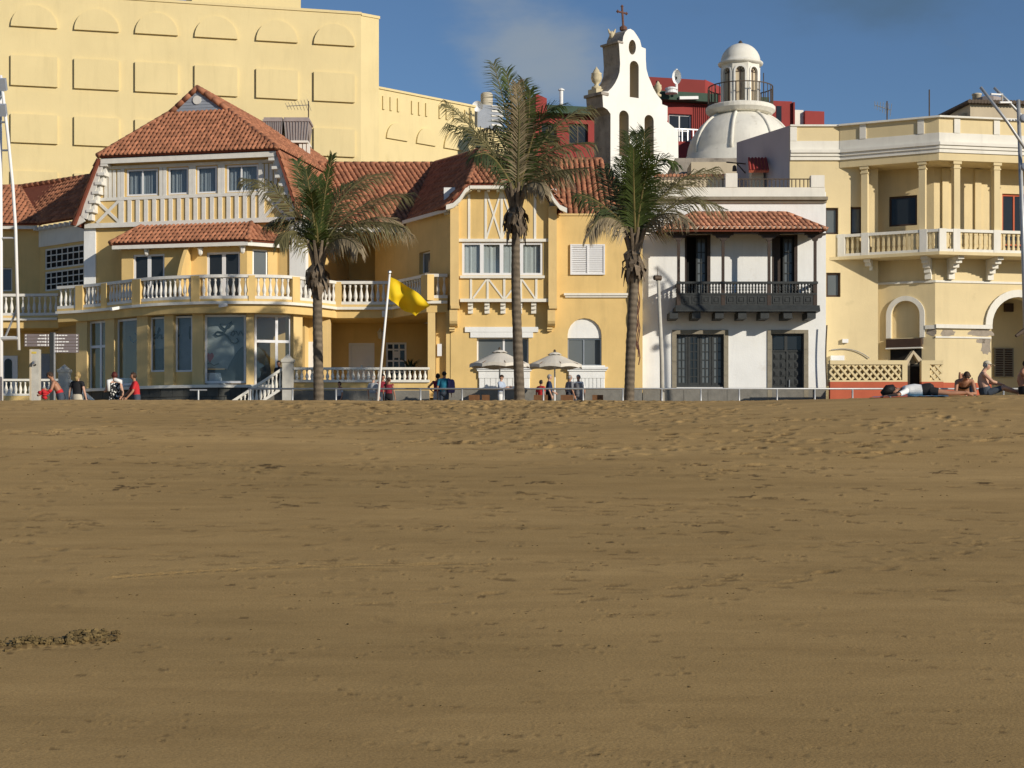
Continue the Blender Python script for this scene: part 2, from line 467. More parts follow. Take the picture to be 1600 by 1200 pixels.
# ---------------------------------------------------------------- ground, sand, sea
PZ = 1.90                                     # promenade level above the lens
_rs = np.random.RandomState(11)
_LAT = _rs.rand(256, 256)
def vnoise(x, y):
    xi = np.floor(x).astype(int); yi = np.floor(y).astype(int); fx = x - xi; fy = y - yi
    fx = fx * fx * (3 - 2 * fx); fy = fy * fy * (3 - 2 * fy)
    g = lambda i, j: _LAT[i % 256, j % 256]
    return (g(xi, yi) * (1 - fx) + g(xi + 1, yi) * fx) * (1 - fy) + (g(xi, yi + 1) * (1 - fx) + g(xi + 1, yi + 1) * fx) * fy - .5
PY_ = [-400, -20, 4, 9.5, 14, 20, 26, 32, 38, 44, 50, 54, 58, 62]
PZ_ = [-2.4, -2.35, -1.98, -1.72, -1.36, -.76, -.06, .70, 1.30, 1.70, 1.99, 2.02, 1.95, 1.80]
def smooth_prof(Y):
    return np.interp(Y, _gy, _gz)
_gy = np.linspace(-400, 62, 9241)
_gz = np.interp(_gy, PY_, PZ_); _k = np.hanning(81); _k /= _k.sum()
_gz = np.convolve(np.pad(_gz, 40, mode='edge'), _k, 'valid')
def sand_z(X, Y):
    X = np.asarray(X, float); Y = np.asarray(Y, float)
    z = smooth_prof(Y)
    px = 800 + X / np.maximum(Y, 6) * FPX
    m = np.clip((px - 900) / 620, 0, 1); m = m * m * (3 - 2 * m)
    z = z + m * .30 * np.exp(-((Y - 39.5) / 6.5) ** 2)
    z = z + .14 * vnoise(X * .10 + 9, Y * .16) * np.clip((Y - 12) / 20, 0, 1) + .045 * vnoise(X * .33, Y * .55 + 40) * np.clip(Y / 30, .15, 1)
    z = z + .012 * vnoise(X * .9 + 70, Y * 1.7) * np.clip(Y / 30, .2, 1)
    w = np.clip((330 - px) / 90, 0, 1) * np.clip((Y - 50.4) / 1.3, 0, 1) * np.clip((57.6 - Y) / .8, 0, 1); z = z - .72 * w * w * (3 - 2 * w)
    return z
def on_sand(px, py):
    """where the view ray through a photo pixel meets the sand"""
    Y = np.linspace(8.5, 57, 3000); X = (px - 800) / FPX * Y
    h = (HY - py) / FPX * Y - sand_z(X, Y)
    i = int(np.argmax(h < 0)) if (h < 0).any() else len(Y) - 1
    return Vector((X[i], Y[i], float(sand_z(X[i], Y[i]))))
def sand():
    rows = np.concatenate([[-400, -60, -10, 0, 3, 5, 6.5, 7.5], np.exp(np.linspace(math.log(8.2), math.log(61.5), 600))])
    inn = np.linspace(-.325, .325, 900)
    out = np.array([.34, .37, .42, .5, .65, .9, 1.4, 2.5, 6])
    a = np.concatenate([-out[::-1], inn, out]); nr, nc = len(rows), len(a)
    Y = np.repeat(rows[:, None], nc, 1); X = a[None, :] * np.maximum(Y, 8.2)
    Z = sand_z(X, Y)
    fine = np.clip((Y - 7) / 2, 0, 1)
    # trampled, lumpy surface: finer relief, stronger towards the promenade
    rough = .05 + .50 * np.clip((Y - 22) / 18, 0, 1)
    patch = np.clip(.5 + 2.2 * vnoise(X * .16 + 3, Y * .12 + 8), 0, 1)
    Z += fine * rough * (.035 * vnoise(X * 2.3, Y * 2.0) + .022 * vnoise(X * 5.1, Y * 4.1 + 7)) * (.15 + 1.1 * patch)
    Z += fine * .0016 * vnoise(X * 11, Y * 9)
    lg = math.log(61.5 / 8.2) / 599
    rnd = random.Random(5)
    DA = np.zeros_like(Z); FQ = 30 / np.maximum(Y, 9); GR = .25 + 2.6 * (vnoise(X * 15 * FQ + Y * 5.3, Y * 9.1 + X * 1.7) + .5) * (vnoise(X * 34 * FQ + 5 - Y * 7.7, Y * 13.3 + X * 2.9) + .5) * 2
    def dent(x, y, L, w, ang, dep, damp=0.0, rim=.3):
        w = max(w, .0030 * y); damp *= min(1.0, .58 + max(0, y - 12) / 30); ex = (L + w) * 1.6
        i0 = int((math.log(max(y - ex, 8.3) / 8.2)) / lg) + 8; i1 = int((math.log(min(y + ex, 61) / 8.2)) / lg) + 10
        ac = x / y; da = ex / y; j0 = max(9, int((ac - da + .325) / .65 * 899) + 9); j1 = min(nc - 9, int((ac + da + .325) / .65 * 899) + 11)
        if i1 <= i0 or j1 <= j0 or i1 > nr: return
        dx = X[i0:i1, j0:j1] - x; dy = Y[i0:i1, j0:j1] - y; c, s = math.cos(ang), math.sin(ang)
        q = ((dx * c + dy * s) / L) ** 2 + ((-dx * s + dy * c) / w) ** 2
        Z[i0:i1, j0:j1] += dep * (-np.exp(-q * 1.6) + rim * np.exp(-(np.sqrt(q) - 1.45) ** 2 * 6))
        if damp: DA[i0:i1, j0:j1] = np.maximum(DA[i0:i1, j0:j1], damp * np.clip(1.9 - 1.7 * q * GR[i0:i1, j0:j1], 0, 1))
    def inside(x, y): return 8.8 < y < 55 and abs(x / y) < .322
    dens = lambda x, y: float(vnoise(np.array([x * .13 + 31]), np.array([y * .10 + 3]))[0]) + .5
    # walked tracks
    for t in range(95):
        y = math.exp(rnd.uniform(math.log(15), math.log(52))); x = rnd.uniform(-.33, .33) * y
        ang = rnd.choice((rnd.gauss(0, .25), rnd.gauss(math.pi, .25), rnd.uniform(0, 6.28))); st = rnd.uniform(.6, .8); k0 = rnd.uniform(.4, 1.0)
        for k in range(rnd.randint(5, 22)):
            sd = .12 * (-1) ** k; xx = x - math.sin(ang) * sd; yy = y + math.cos(ang) * sd
            if inside(xx, yy): dent(xx, yy, .16 * rnd.uniform(.8, 1.2), .07, ang + rnd.gauss(0, .15), .022 * k0 * min(1, y / 35), .75 * k0 * rnd.uniform(.3, 1))
            x += math.cos(ang) * st; y += math.sin(ang) * st; ang += rnd.gauss(0, .06)
    # trampled strip under the promenade: scuffs in loose groups
    n = 0
    while n < 1700:
        y = rnd.triangular(26, 53, 44); x = rnd.uniform(-.33, .33) * y; px = x / y * FPX
        if rnd.random() > (dens(x, y) * 1.5 - .25) * (.45 + .55 * min(1, max(0, (px + 500) / 900))): n += .12; continue
        for g in range(rnd.randint(1, 5)):
            xx, yy = x + rnd.gauss(0, .5), y + rnd.gauss(0, .7); n += 1
            if inside(xx, yy): dent(xx, yy, rnd.uniform(.08, .24), rnd.uniform(.06, .11), rnd.gauss(0, .5), rnd.uniform(.02, .06), rnd.choice((0, .4, .8, 1)) * rnd.uniform(.7, 1), .3)
    # short kicked-up streaks further down
    n = 0
    while n < 760:
        y = math.exp(rnd.uniform(math.log(9), math.log(33))); x = rnd.uniform(-.33, .33) * y
        if rnd.random() > dens(x * 2, y * 2.4) * 1.5 - .2: n += .1; continue
        for g in range(rnd.randint(1, 4)):
            xx, yy = x + rnd.gauss(0, .03 * y), y + rnd.gauss(0, .012 * y); n += 1; k = y / 14
            if inside(xx, yy): dent(xx, yy, rnd.uniform(.018, .07) * k ** .8, rnd.uniform(.008, .017) * k, rnd.gauss(.05, .2), rnd.uniform(.002, .007) * k, rnd.choice((.2, .45, .8, 1)) * rnd.uniform(.6, 1), .5)
    # a long dragged groove and the clod ridge's bed
    for k in range(150):
        u = k / 149; y = 16.6 + 1.0 * u + .2 * math.sin(u * 4); x = (-.24 + .22 * u) * y
        dent(x, y, .09, .035, .1, .008, .25)
    for px, py in ((195, 763), (450, 791), (843, 753), (820, 771), (1183, 777), (1477, 738), (590, 793), (1130, 833), (425, 729), (1535, 756), (700, 693), (1200, 690)):
        for g in range(7):
            q = on_sand(px + rnd.gauss(0, 12), py + rnd.gauss(0, 1.5))
            if inside(q.x, q.y): dent(q.x, q.y, rnd.uniform(.05, .14), .06, rnd.gauss(0, .3), -rnd.uniform(.002, .012), rnd.uniform(.4, 1), 0)
    for k in range(260):
        u = rnd.random(); q = on_sand(-25 + 212 * u, 1016 - 19 * u + rnd.gauss(0, 3))
        if inside(q.x, q.y): dent(q.x, q.y, rnd.uniform(.02, .05), rnd.uniform(.02, .04), rnd.uniform(0, 3), -rnd.uniform(.001, .005), rnd.choice((0, .5, 1)), 0)
    co = np.stack([X, Y, Z], -1).reshape(-1, 3)
    i = np.arange(nr - 1)[:, None] * nc + np.arange(nc - 1)[None, :]
    fc = np.stack([i, i + 1, i + nc + 1, i + nc], -1).reshape(-1, 4)
    me = bpy.data.meshes.new('beach')
    me.vertices.add(len(co)); me.vertices.foreach_set('co', co.ravel())
    me.loops.add(fc.size); me.loops.foreach_set('vertex_index', fc.ravel().astype(np.int32))
    me.polygons.add(len(fc)); me.polygons.foreach_set('loop_start', np.arange(0, fc.size, 4, dtype=np.int32))
    me.polygons.foreach_set('use_smooth', np.ones(len(fc), bool))
    me.update(calc_edges=True)
    at_ = me.attributes.new('damp', 'FLOAT', 'POINT'); at_.data.foreach_set('value', np.clip(DA, 0, 1).ravel().astype(np.float32))
    m = bpy.data.materials.new('sand'); m.use_nodes = True
    nt = m.node_tree; N = nt.nodes; L = nt.links; b = N['Principled BSDF']
    b.inputs['Roughness'].default_value = .92; b.inputs['Specular IOR Level'].default_value = .12
    geo = N.new('ShaderNodeNewGeometry')
    def noise(s, d, vs=(1, 1, 1), r=.6):
        mp = N.new('ShaderNodeMapping'); mp.inputs['Scale'].default_value = vs; L.new(geo.outputs['Position'], mp.inputs[0])
        n = N.new('ShaderNodeTexNoise'); n.inputs['Scale'].default_value = s; n.inputs['Detail'].default_value = d; n.inputs['Roughness'].default_value = r
        L.new(mp.outputs[0], n.inputs['Vector']); return n.outputs['Fac']
    def ramp(x, stops):
        r = N.new('ShaderNodeValToRGB'); L.new(x, r.inputs[0])
        while len(r.color_ramp.elements) < len(stops): r.color_ramp.elements.new(.5)
        for e, (p, c) in zip(r.color_ramp.elements, stops): e.position = p; e.color = (*c, 1)
        return r.outputs[0]
    def mix(f, a, c, t='MIX'):
        x = N.new('ShaderNodeMixRGB'); x.blend_type = t
        if isinstance(f, float): x.inputs[0].default_value = f
        else: L.new(f, x.inputs[0])
        L.new(a, x.inputs[1]); L.new(c, x.inputs[2]); return x.outputs[0]
    base = ramp(noise(.22, 6, (.45, 1.0, 1)), [(.30, (.335, .222, .088)), (.50, (.392, .258, .104)), (.70, (.46, .306, .127))])
    grain = ramp(noise(55, 4), [(.3, (.80, .80, .80)), (.7, (1.15, 1.15, 1.15))])
    band = ramp(noise(1.6, 6, (.35, 1.3, 1), .65), [(.35, (.88, .87, .85)), (.6, (1.04, 1.04, 1.04))])
    c = mix(1.0, base, grain, 'MULTIPLY'); c = mix(1.0, c, band, 'MULTIPLY')
    sp = N.new('ShaderNodeSeparateXYZ'); L.new(geo.outputs['Position'], sp.inputs[0]); mr = N.new('ShaderNodeMapRange'); L.new(sp.outputs[1], mr.inputs[0])
    for i_, v_ in enumerate((24, 42, 0, 1)): mr.inputs[i_ + 1].default_value = v_
    dry = N.new('ShaderNodeRGB'); dry.outputs[0].default_value = (1.20, 1.19, 1.20, 1); c = mix(mr.outputs[0], c, mix(1.0, c, dry.outputs[0], 'MULTIPLY'))
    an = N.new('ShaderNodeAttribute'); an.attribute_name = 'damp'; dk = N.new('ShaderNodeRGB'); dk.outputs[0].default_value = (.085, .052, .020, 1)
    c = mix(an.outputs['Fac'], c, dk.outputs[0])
    L.new(c, b.inputs['Base Color'])
    bp = N.new('ShaderNodeBump'); bp.inputs['Strength'].default_value = .45; bp.inputs['Distance'].default_value = .012
    L.new(noise(38, 5), bp.inputs['Height']); L.new(bp.outputs[0], b.inputs['Normal'])
    me.materials.append(m); MATS['sand'] = m
    tag(inst('beach', me, None, Matrix.Identity(4)), kind='structure')
sand()
mat('wet_clod', (.15, .105, .042), .95, .3, 14, .8, 40, island=.3)
def lump(b, p, r, rnd, sq=.6):
    n, m = 7, 4; vs = []
    for i in range(m + 1):
        t = math.pi * i / m
        for k in range(n):
            g = 2 * math.pi * k / n; q = r * rnd.uniform(.7, 1.25)
            vs.append((p[0] + q * math.sin(t) * math.cos(g) * 1.25, p[1] + q * math.sin(t) * math.sin(g), p[2] + q * math.cos(t) * sq))
    b.add(vs, [(i * n + k, (i + 1) * n + k, (i + 1) * n + (k + 1) % n, i * n + (k + 1) % n) for i in range(m) for k in range(n)])
def debris():
    rnd = random.Random(3)
    b = MB()
    for k in range(1300):
        u = rnd.random() ** .8; px = -40 + 228 * u; py = 1016 - 20 * u + rnd.gauss(0, 2.2 + 1.2 * math.sin(u * 9)) + 2.5 * math.sin(u * 14)
        if rnd.random() > .55 + .45 * math.sin(u * 17 + 1): continue
        p = on_sand(px, py); r = rnd.uniform(.005, .019) * (1.35 if .5 < u < .9 else 1.0)
        lump(b, (p.x, p.y, p.z + r * .3 + max(0, .055 - abs(py - 1013 + 19 * u) * .006) * rnd.random()), r, rnd, rnd.uniform(.4, 1.1))
    tag(b.build('clod_ridge', 'wet_clod', None, None), 'low ridge of dark crumbled sand clods on the smooth near sand', 'sand clods', kind='stuff')
    b = MB()
    for k in range(330):
        py = 634 + 560 * rnd.random() ** 1.4; px = rnd.uniform(-10, 1610); p = on_sand(px, py)
        for q in range(rnd.randint(1, 3)):
            r = rnd.uniform(.003, .010) * (p.y / 14) ** .6
            lump(b, (p.x + rnd.gauss(0, r * 4), p.y + rnd.gauss(0, r * 3), p.z + r * .15), r, rnd, .45)
    tag(b.build('sand_crumbs', 'wet_clod', None, None, True), 'loose crumbs of damp sand strewn over the beach', 'sand crumbs', kind='stuff')
debris()
tag(MB().box(-400, 400, 58.2, 4000, PZ - 3, PZ).build('promenade', 'paving'), kind='structure')
mat('sea_water', (.02, .05, .06), .12, .1, .3, .6, 1.2, spec=.5)
tag(MB().quad((-4000, -6000, -2.0), (4000, -6000, -2.0), (4000, -22, -2.0), (-4000, -22, -2.0)).build('sea', 'sea_water'), kind='structure')
# kerb along the sand
tag(MB().box(-60, 60, 58.0, 58.5, 1.0, PZ + .03).build('promenade_kerb', 'concrete'), kind='structure')
# ---------------------------------------------------------------- hotel block behind
def hotel():
    F1 = Frame(564, 92, 13.5)
    root = thing('hotel_block', 'huge windowless cream building with raised arches and squares behind the tiled villa', 'building', F1.M)
    zt = F1.z(564, 23)
    xl = -42.0
    MB().box(xl, 0, 0, 22, 0, zt).build('wall', 'cream', root)
    MB().box(xl, .03, -.06, .5, zt + .002, zt + .14).build('coping', 'cream', root)
    cols = [(17, 90), (116, 186), (211, 278), (304, 371), (400, 465), (490, 554)]
    n = .15
    def zz(px, py): return F1.z(px, py)
    rows = []
    for (a, b) in ((85.5, 131), (176, 220.5), (266, 312)):
        rows.append((zz(17, b), zz(17, a)))
    zb6 = [(zz(554, 163), zz(554, 117)), (zz(555, 248), zz(555, 205))]
    rows = [((r[0] + q[0]) / 2, (r[1] + q[1]) / 2) for r, q in zip(rows, zb6)] + [(rows[2][0], rows[2][1])]
    d = rows[0][0] - rows[1][0]
    rows[2] = (rows[1][0] - d, rows[1][1] - d)
    az = (zz(17, 40.5) + zz(553, 73)) / 2; ah = (zz(50, 8) - zz(50, 41) + zz(520, 38) - zz(520, 72)) / 2
    for a, b in cols:
        x0, x1 = F1.x(a), F1.x(b)
        for z0, z1 in rows:
            MB().box(x0, x1, -n, .02, z0, z1).build('relief_square', 'cream', root)
        mx, r = (x0 + x1) / 2, (x1 - x0) / 2
        pts = [(x0, az)] + [(mx - r * math.cos(math.pi * k / 16), az + ah * math.sin(math.pi * k / 16)) for k in range(1, 16)] + [(x1, az)]
        MB().prism(pts, -n, .02).build('relief_arch', 'cream', root)
    # corner return
    Fc = Frame(564, 92, 36)
    wc = Fc.x(592)
    ztc = Fc.z(564, 23)
    MB().plan([(0, .002), (wc, 0), (wc + .3, 14), (0, 14)], 0, ztc - .05).build('corner_wall', 'cream', root, Fc)
    MB().box(0.02, wc + .05, -.05, .4, ztc - .05, ztc + .1).build('corner_coping', 'cream', root, Fc)
    # wing running back to the right
    pw = Fc.M @ Vector((wc, .25, 0))
    F2 = Frame(594, pw.y, 42.8)
    z1 = F2.z(594, 139)
    xe = F2.x(742)
    w2 = MB().box(-.2, xe, .02, 9, 0, z1).build('wing_wall', 'cream', root, F2)
    MB().box(-.2, xe + .05, -.06, .4, z1, z1 + .12).build('wing_coping', 'cream', root, F2)
    MB().box(xe, F2.x(815), .15, 9, 0, F2.z(760, 200)).build('wing_end_wall', 'cream', root, F2)
    for px in (599, 610.5, 622, 644, 655, 666, 687, 698, 709, 727, 735):
        x = F2.x(px); MB().box(x - .07, x + .07, -.07, .05, F2.z(px, 171 + (px - 599) * .16), F2.z(px, 150 + (px - 599) * .17)).build('relief_rib', 'cream', root, F2)
    za = F2.z(603, 215.5)
    for a, b in ((603, 636), (650, 680), (693, 722), (737, 764)):
        x0, x1 = F2.x(a), F2.x(b); mx, r = (x0 + x1) / 2, (x1 - x0) / 2; h = F2.z(a, 190) - F2.z(a, 215.5)
        pts = [(x0, za)] + [(mx - r * math.cos(math.pi * k / 16), za + h * math.sin(math.pi * k / 16)) for k in range(1, 16)] + [(x1, za)]
        MB().prism(pts, -.1, .03).build('relief_arch', 'cream', root, F2)
    # plant room on the roof
    zr = zt + .1
    xr, xq = F1.x(470, 4), F1.x(300, 4)
    MB().box(xq, xr, 4, 12, zr, zr + 6).build('roof_house', 'cream', root)
    b = MB(); x = F1.x(445, 3.8); b.tube([(x - .5, 3.8, zr + .9), (x + .1, 3.8, zr + .9), (x + .3, 3.8, zr + .7), (x + .3, 3.8, zr)], .07, 8)
    b.build('pipe', 'tank_grey', root)
    b = MB().lathe([(.3, 0), (.3, .3), (.1, .42)], (F1.x(443, 3.5), 3.5, zr), 10); b.build('vent', 'tank', root, F1)
    b = MB().box(F1.x(350, 3.9), F1.x(355, 3.9), 3.85, 4.0, zr + .35, zr + .55); b.build('vent_grille', 'interior_dark', root)
hotel()
def roof_cabin():
    # rendered tank house with a ribbed tank, right of the hotel wing
    F = Frame(765, 101, 20)
    root = thing('water_tank', 'ribbed beige water tank standing on a grey rooftop cabin behind the tallest palm', 'water tank', F.M @ Matrix.Translation((0, 0, F.z(765, 165))))
    x0, x1 = F.x(746), F.x(786); zt = F.z(765, 164)
    c = thing('rooftop_cabin', 'small grey-white rooftop cabin between hotel wing and red building', 'rooftop cabin', F.M)
    MB().box(x0, x1, 0, 3.2, 0, zt).build('wall', 'blue_grey', c)
    b = MB()
    for k in range(5):
        z = F.z(765, 196) + k * .28; b.box(x0 + .9, x1 + .02, -.04, 0, z, z + .1)
    b.build('louvre', 'white_wood', c)
    xc = F.x(760.5, 1.2); r = (F.x(769) - F.x(751)) / 2; h = F.z(760, 138) - zt
    pr = []
    for k in range(6): pr += [(r, h * .92 * k / 6), (r * 1.04, h * .92 * (k + .3) / 6), (r, h * .92 * (k + .6) / 6)]
    pr += [(r, h * .92), (r * .8, h)]
    MB().lathe(pr, (xc, 1.2, zt), 18).build('tank_body', 'tank', root, F, True)
    d = thing('satellite_dish', 'white satellite dish at the end of the hotel wing roof', 'satellite dish', Matrix.Translation(at(746, 170, 99)))
    b = MB(); vs = []
    p = at(746, 166, 99)
    for i in range(5):
        rr = .068 * i
        for k in range(14): vs.append((p.x + rr * 1.2 * math.cos(k * math.pi / 7), p.y + .25 - .12 * (i / 4) ** 2 * 2, p.z + rr * 1.2 * math.sin(k * math.pi / 7)))
    b.add(vs, [(i * 14 + k, i * 14 + (k + 1) % 14, (i + 1) * 14 + (k + 1) % 14, (i + 1) * 14 + k) for i in range(4) for k in range(14)])
    b.build('reflector', 'white_pvc', d, WORLD, True)
    MB().tube([p + Vector((0, .3, 0)), p + Vector((0, .3, -1.6))], .04, 6).build('mast', 'galv', d, WORLD)
roof_cabin()
# ---------------------------------------------------------------- tiled villa with the bow front
def frame2(A, B):
    f = Frame(800, 1, 0); f.o = Vector((A[0], A[1], 0)); f.th = math.atan2(B[1] - A[1], B[0] - A[0])
    f.c, f.s = math.cos(f.th), math.sin(f.th); f.M = Matrix.Translation(f.o) @ Matrix.Rotation(f.th, 4, 'Z'); return f
def XY(px, Y): return ((px - 800) / FPX * Y, Y)
def plane_at(poly, px, py):
    P = [Vector(p) for p in poly]; n = (P[1] - P[0]).cross(P[2] - P[0]); d = Vector(((px - 800) / FPX, 1, (HY - py) / FPX))
    return d * (P[0].dot(n) / d.dot(n))
ZR = 7.78     # top of the first-floor balustrades
def balcony(parent, pts, posts, back, step=.235, name='balcony', fas=6.24, sub=True):
    """first-floor balcony: slab, white moulding, ochre pedestals, rails and turned balusters; pts are world (x, y)"""
    def inset(P, q):
        out = []
        for i in range(len(P)):
            d = (Vector(P[min(i + 1, len(P) - 1)]) - Vector(P[max(i - 1, 0)])).normalized(); out.append((P[i][0] - d.y * q, P[i][1] + d.x * q))
        return out
    s = MB().plan(list(inset(pts, .10)) + list(back), fas, 6.70)
    o = s.build(name, 'ochre', parent, WORLD)
    rail(MB(), inset(pts, .02), 6.58, 6.69, .16).build('moulding', 'cream_white', o, WORLD)
    rail(MB(), inset(pts, .16), 6.702, 6.80, .24).build('kerb', 'ochre', o, WORLD)
    rail(MB(), inset(pts, .16), 6.802, 6.92, .22).build('bottom_rail', 'white_wood', o, WORLD)
    rail(MB(), inset(pts, .16), 7.66, ZR, .26).build('top_rail', 'white_wood', o, WORLD)
    ip = inset(pts, .16)
    # arc length
    L = [0]
    for a, b in zip(ip, ip[1:]): L.append(L[-1] + math.hypot(b[0] - a[0], b[1] - a[1]))
    def pos(l):
        for i in range(len(ip) - 1):
            if l <= L[i + 1] or i == len(ip) - 2:
                t = (l - L[i]) / max(1e-6, L[i + 1] - L[i]); return ip[i][0] + (ip[i + 1][0] - ip[i][0]) * t, ip[i][1] + (ip[i + 1][1] - ip[i][1]) * t, math.atan2(ip[i + 1][1] - ip[i][1], ip[i + 1][0] - ip[i][0])
    def l_of(px):
        best = min(range(400), key=lambda k: abs(800 + pos(L[-1] * k / 399)[0] / pos(L[-1] * k / 399)[1] * FPX - px)); return L[-1] * best / 399
    cuts = [(l_of(a), l_of(b)) for a, b in posts]
    for a, b in cuts:
        x, y, g = pos((a + b) / 2); w = max(.2, b - a)
        q = MB().box(-w / 2, w / 2, -.15, .15, 6.70, 7.74); q.xf(Matrix.Translation((x, y, 0)) @ Matrix.Rotation(g, 4, 'Z')); q.build('pedestal', 'ochre', o, WORLD)
    edges = [0] + [e for c in cuts for e in c] + [L[-1]]
    for k in range(0, len(edges), 2):
        a, b = edges[k], edges[k + 1]
        n = int(round((b - a) / step))
        for j in range(n):
            x, y, g = pos(a + (b - a) * (j + .5) / n); inst('baluster', baluster_mesh(.74, .085, 'white_wood'), o, Matrix.Translation((x, y, 6.92)))
    return o
def lantern(parent, p, name='wall_lantern'):
    b = MB(); b.lathe([(.03, -.22), (.09, -.16), (.12, .06), (.14, .08), (.05, .2), (.02, .26)], p, 6); b.bar((p[0], p[1], p[2] + .12), (p[0], p[1] + .3, p[2] + .12), .03)
    return b.build(name, 'white_wood', parent, WORLD)
def villa():
    F = Frame(300, 70.5, -12.5)
    root = thing('villa', 'large ochre villa with red tiled roof, white half-timbered gable and curved glazed front', 'villa', F.M)
    X = F.x
    def Z(py, px=300, d=0): return F.z(px, py, d)
    # ---- main walls, first floor
    z0, zm, ze = 3.2, Z(351), Z(243)
    MB().box(X(134), X(476), .02, 9, z0, zm).build('wall', 'ochre', root)
    for a, b in ((132, 150), (453, 478)):
        MB().box(X(a), X(b), -.05, .3, 6.7, zm - .01).build('corner_pilaster', 'white', root)
    # ---- half-timbered storey
    d0 = -.14
    wins = [(197.5, 247, (.5,)), (262.5, 294, ()), (307.5, 339, ()), (354, 403.5, (.46,))]
    zw0, zw1 = Z(304), Z(261.5)
    ops = [(X(a, d0), X(b, d0), zw0, zw1) for a, b, _ in wins]
    xl, xr = X(190, d0), X(409, d0)
    wall(xl, xr, zm, ze + .05, d0, .3, ops).build('gable_wall', 'ochre', root)
    for tl, bl, e in ((159, 131, xl), (427, 462, xr)):
        MB().prism([(e, zm), (e, ze + .05), (X(tl, d0), ze + .05), (X(bl, d0), zm)], d0 + .003, d0 + .3).build('gable_side', 'ochre', root)
    MB().box(X(160), X(426), .2, 9, zm, ze).build('gable_core', 'ochre', root)
    for (a, b, m), o in zip(wins, ops):
        window(root, F, o[0] + .01, o[1] - .01, o[2] + .01, o[3] - .01, d0 + .03, .07, m, (), 'white_pvc', 'glass', 'curtain')
    def batten(p, q, w=.16, t=.05, dd=0.0):
        a, b = Vector(p), Vector(q); m = MB().bar((a.x, d0 - t / 2 - dd, a.y), (b.x, d0 - t / 2 - dd, b.y), t, w, (0, 0, 1)) if abs(a.x - b.x) > abs(a.y - b.y) else MB().bar((a.x, d0 - t / 2 - dd, a.y), (b.x, d0 - t / 2 - dd, b.y), w, t, (0, 1, 0))
        m.build('batten', 'white_wood', root)
    zs0, zs1 = Z(309), Z(345)
    batten((X(133, d0), Z(348.5)), (X(461, d0), Z(348.5)), .2, .06)
    batten((X(146, d0), Z(307.5)), (X(447, d0), Z(307.5)), .13, .06)
    batten((X(159, d0), Z(258)), (X(428, d0), Z(258)), .13, .055)
    n = 18
    for k in range(n):
        px = 190 + (409 - 190) * k / (n - 1); batten((X(px, d0), zs0), (X(px, d0), zs1), .17 if k not in (0, n - 1) else .24, .05)
    for px in (166, 172.5, 179, 186.5, 410, 417, 424, 431, 438):
        top = 262 if 160 < px < 428 else 262 + (px - 427) * 2.6
        batten((X(px, d0), zs0 + .05), (X(px, d0), Z(top)), .14, .045)
    for px in (192, 252, 258, 298, 303.5, 343.5, 349, 407):
        batten((X(px, d0), zw0 - .05), (X(px, d0), zw1 + .12), .15, .04, .004)
    for a, b in ((152, 187), (413, 448)):
        batten((X(a, d0), zs0 - .02), (X(b, d0), zs1 + .02), .12, .04, .006); batten((X(a, d0), zs1 + .02), (X(b, d0), zs0 - .02), .12, .04, .013)
    # ---- eaves: fascia, rafter tails, verge boards with brackets
    de = -.62
    zf_ = ((F.M @ F.p(434, 231, de - .1)).z + (F.M @ F.p(152, 244, de - .1)).z) / 2 - .10
    MB().box(X(157, de), X(431, de), de, de + .06, zf_ - .22, zf_).build('fascia', 'white_wood', root)
    MB().box(X(158, de), X(430, de), de + .06, d0 + .1, zf_ - .05, zf_ - .02).build('soffit', 'white_wood', root)
    for k in range(17):
        x = X(163, d0) + (X(426, d0) - X(163, d0)) * k / 16
        MB().prism([(0, 0), (.0, .14), (.4, .14)], -.05, .05).xf(Matrix.Translation((x, d0, ze + .03)) @ Matrix.Rotation(R(-90), 4, 'Z') @ Matrix.Scale(1, 4)).build('rafter_tail', 'white_wood', root)
    def verge(pts, side):
        P = [F.p(px, py, de + .1) for px, py in pts]
        b = MB()
        for p, q in zip(P, P[1:]): b.bar(p, q, .07, .3, (0, 0, 1) if abs((q - p).x) > abs((q - p).z) else (side, 0, 0))
        b.build('verge_board', 'white_wood', root)
        for t in range(6):
            p = P[0].lerp(P[1], (t + .6) / 6.4); MB().box(p.x + side * .05, p.x + side * .36, de + .02, d0, p.z - .07, p.z + .05).build('bracket', 'white_wood', root)
            MB().box(p.x + side * .03, p.x + side * .22, d0 - .28, d0, p.z - .38, p.z - .08).build('bracket', 'white_wood', root)
    verge([(159, 249), (131, 341), (115, 350)], 1); verge([(430, 240), (463, 326), (478, 337)], -1)
    # ---- roofs
    A = F.M @ F.p(434, 231, de - .1); B = F.M @ F.p(152, 244, de - .1)
    zA = (A.z + B.z) / 2; A.z = B.z = zA
    dt = 1.9
    TL, TR = F.M @ F.p(266, 177, dt), F.M @ F.p(357, 171, dt); zT = (TL.z + TR.z) / 2; TL.z = TR.z = zT
    P = F.M @ F.p(308, 137, dt)
    back = F.M.to_3x3() @ Vector((0, 1, 0))
    A2, B2, P2 = A + back * 17, B + back * 17, P + back * 15.2
    roof(root, [B, A, TR, TL], None, .2, .33, 'tile', [(B, TL), (A, TR)], seed=3)
    # flared first courses
    roof(root, [A, A2, P2, P, TR], None, .22, .36, 'tile', [(TR, P), (P, P2)], seed=4)
    roof(root, [B2, B, TL, P, P2], None, .22, .36, 'tile', [(TL, P)], seed=5)
    C = F.M @ F.p(468, 338, de - .1); D = F.M @ F.p(113, 351, de - .1); C.z = D.z = (C.z + D.z) / 2
    A3, B3 = A - back * -.02 - Vector((0, 0, .10)), B - Vector((0, 0, .10))
    roof(root, [C, C + back * 15, A3 + back * 17, A3], None, .22, .36, 'tile', [], seed=6)
    roof(root, [D + back * 15, D, B3, B3 + back * 17], None, .22, .36, 'tile', [], seed=7)
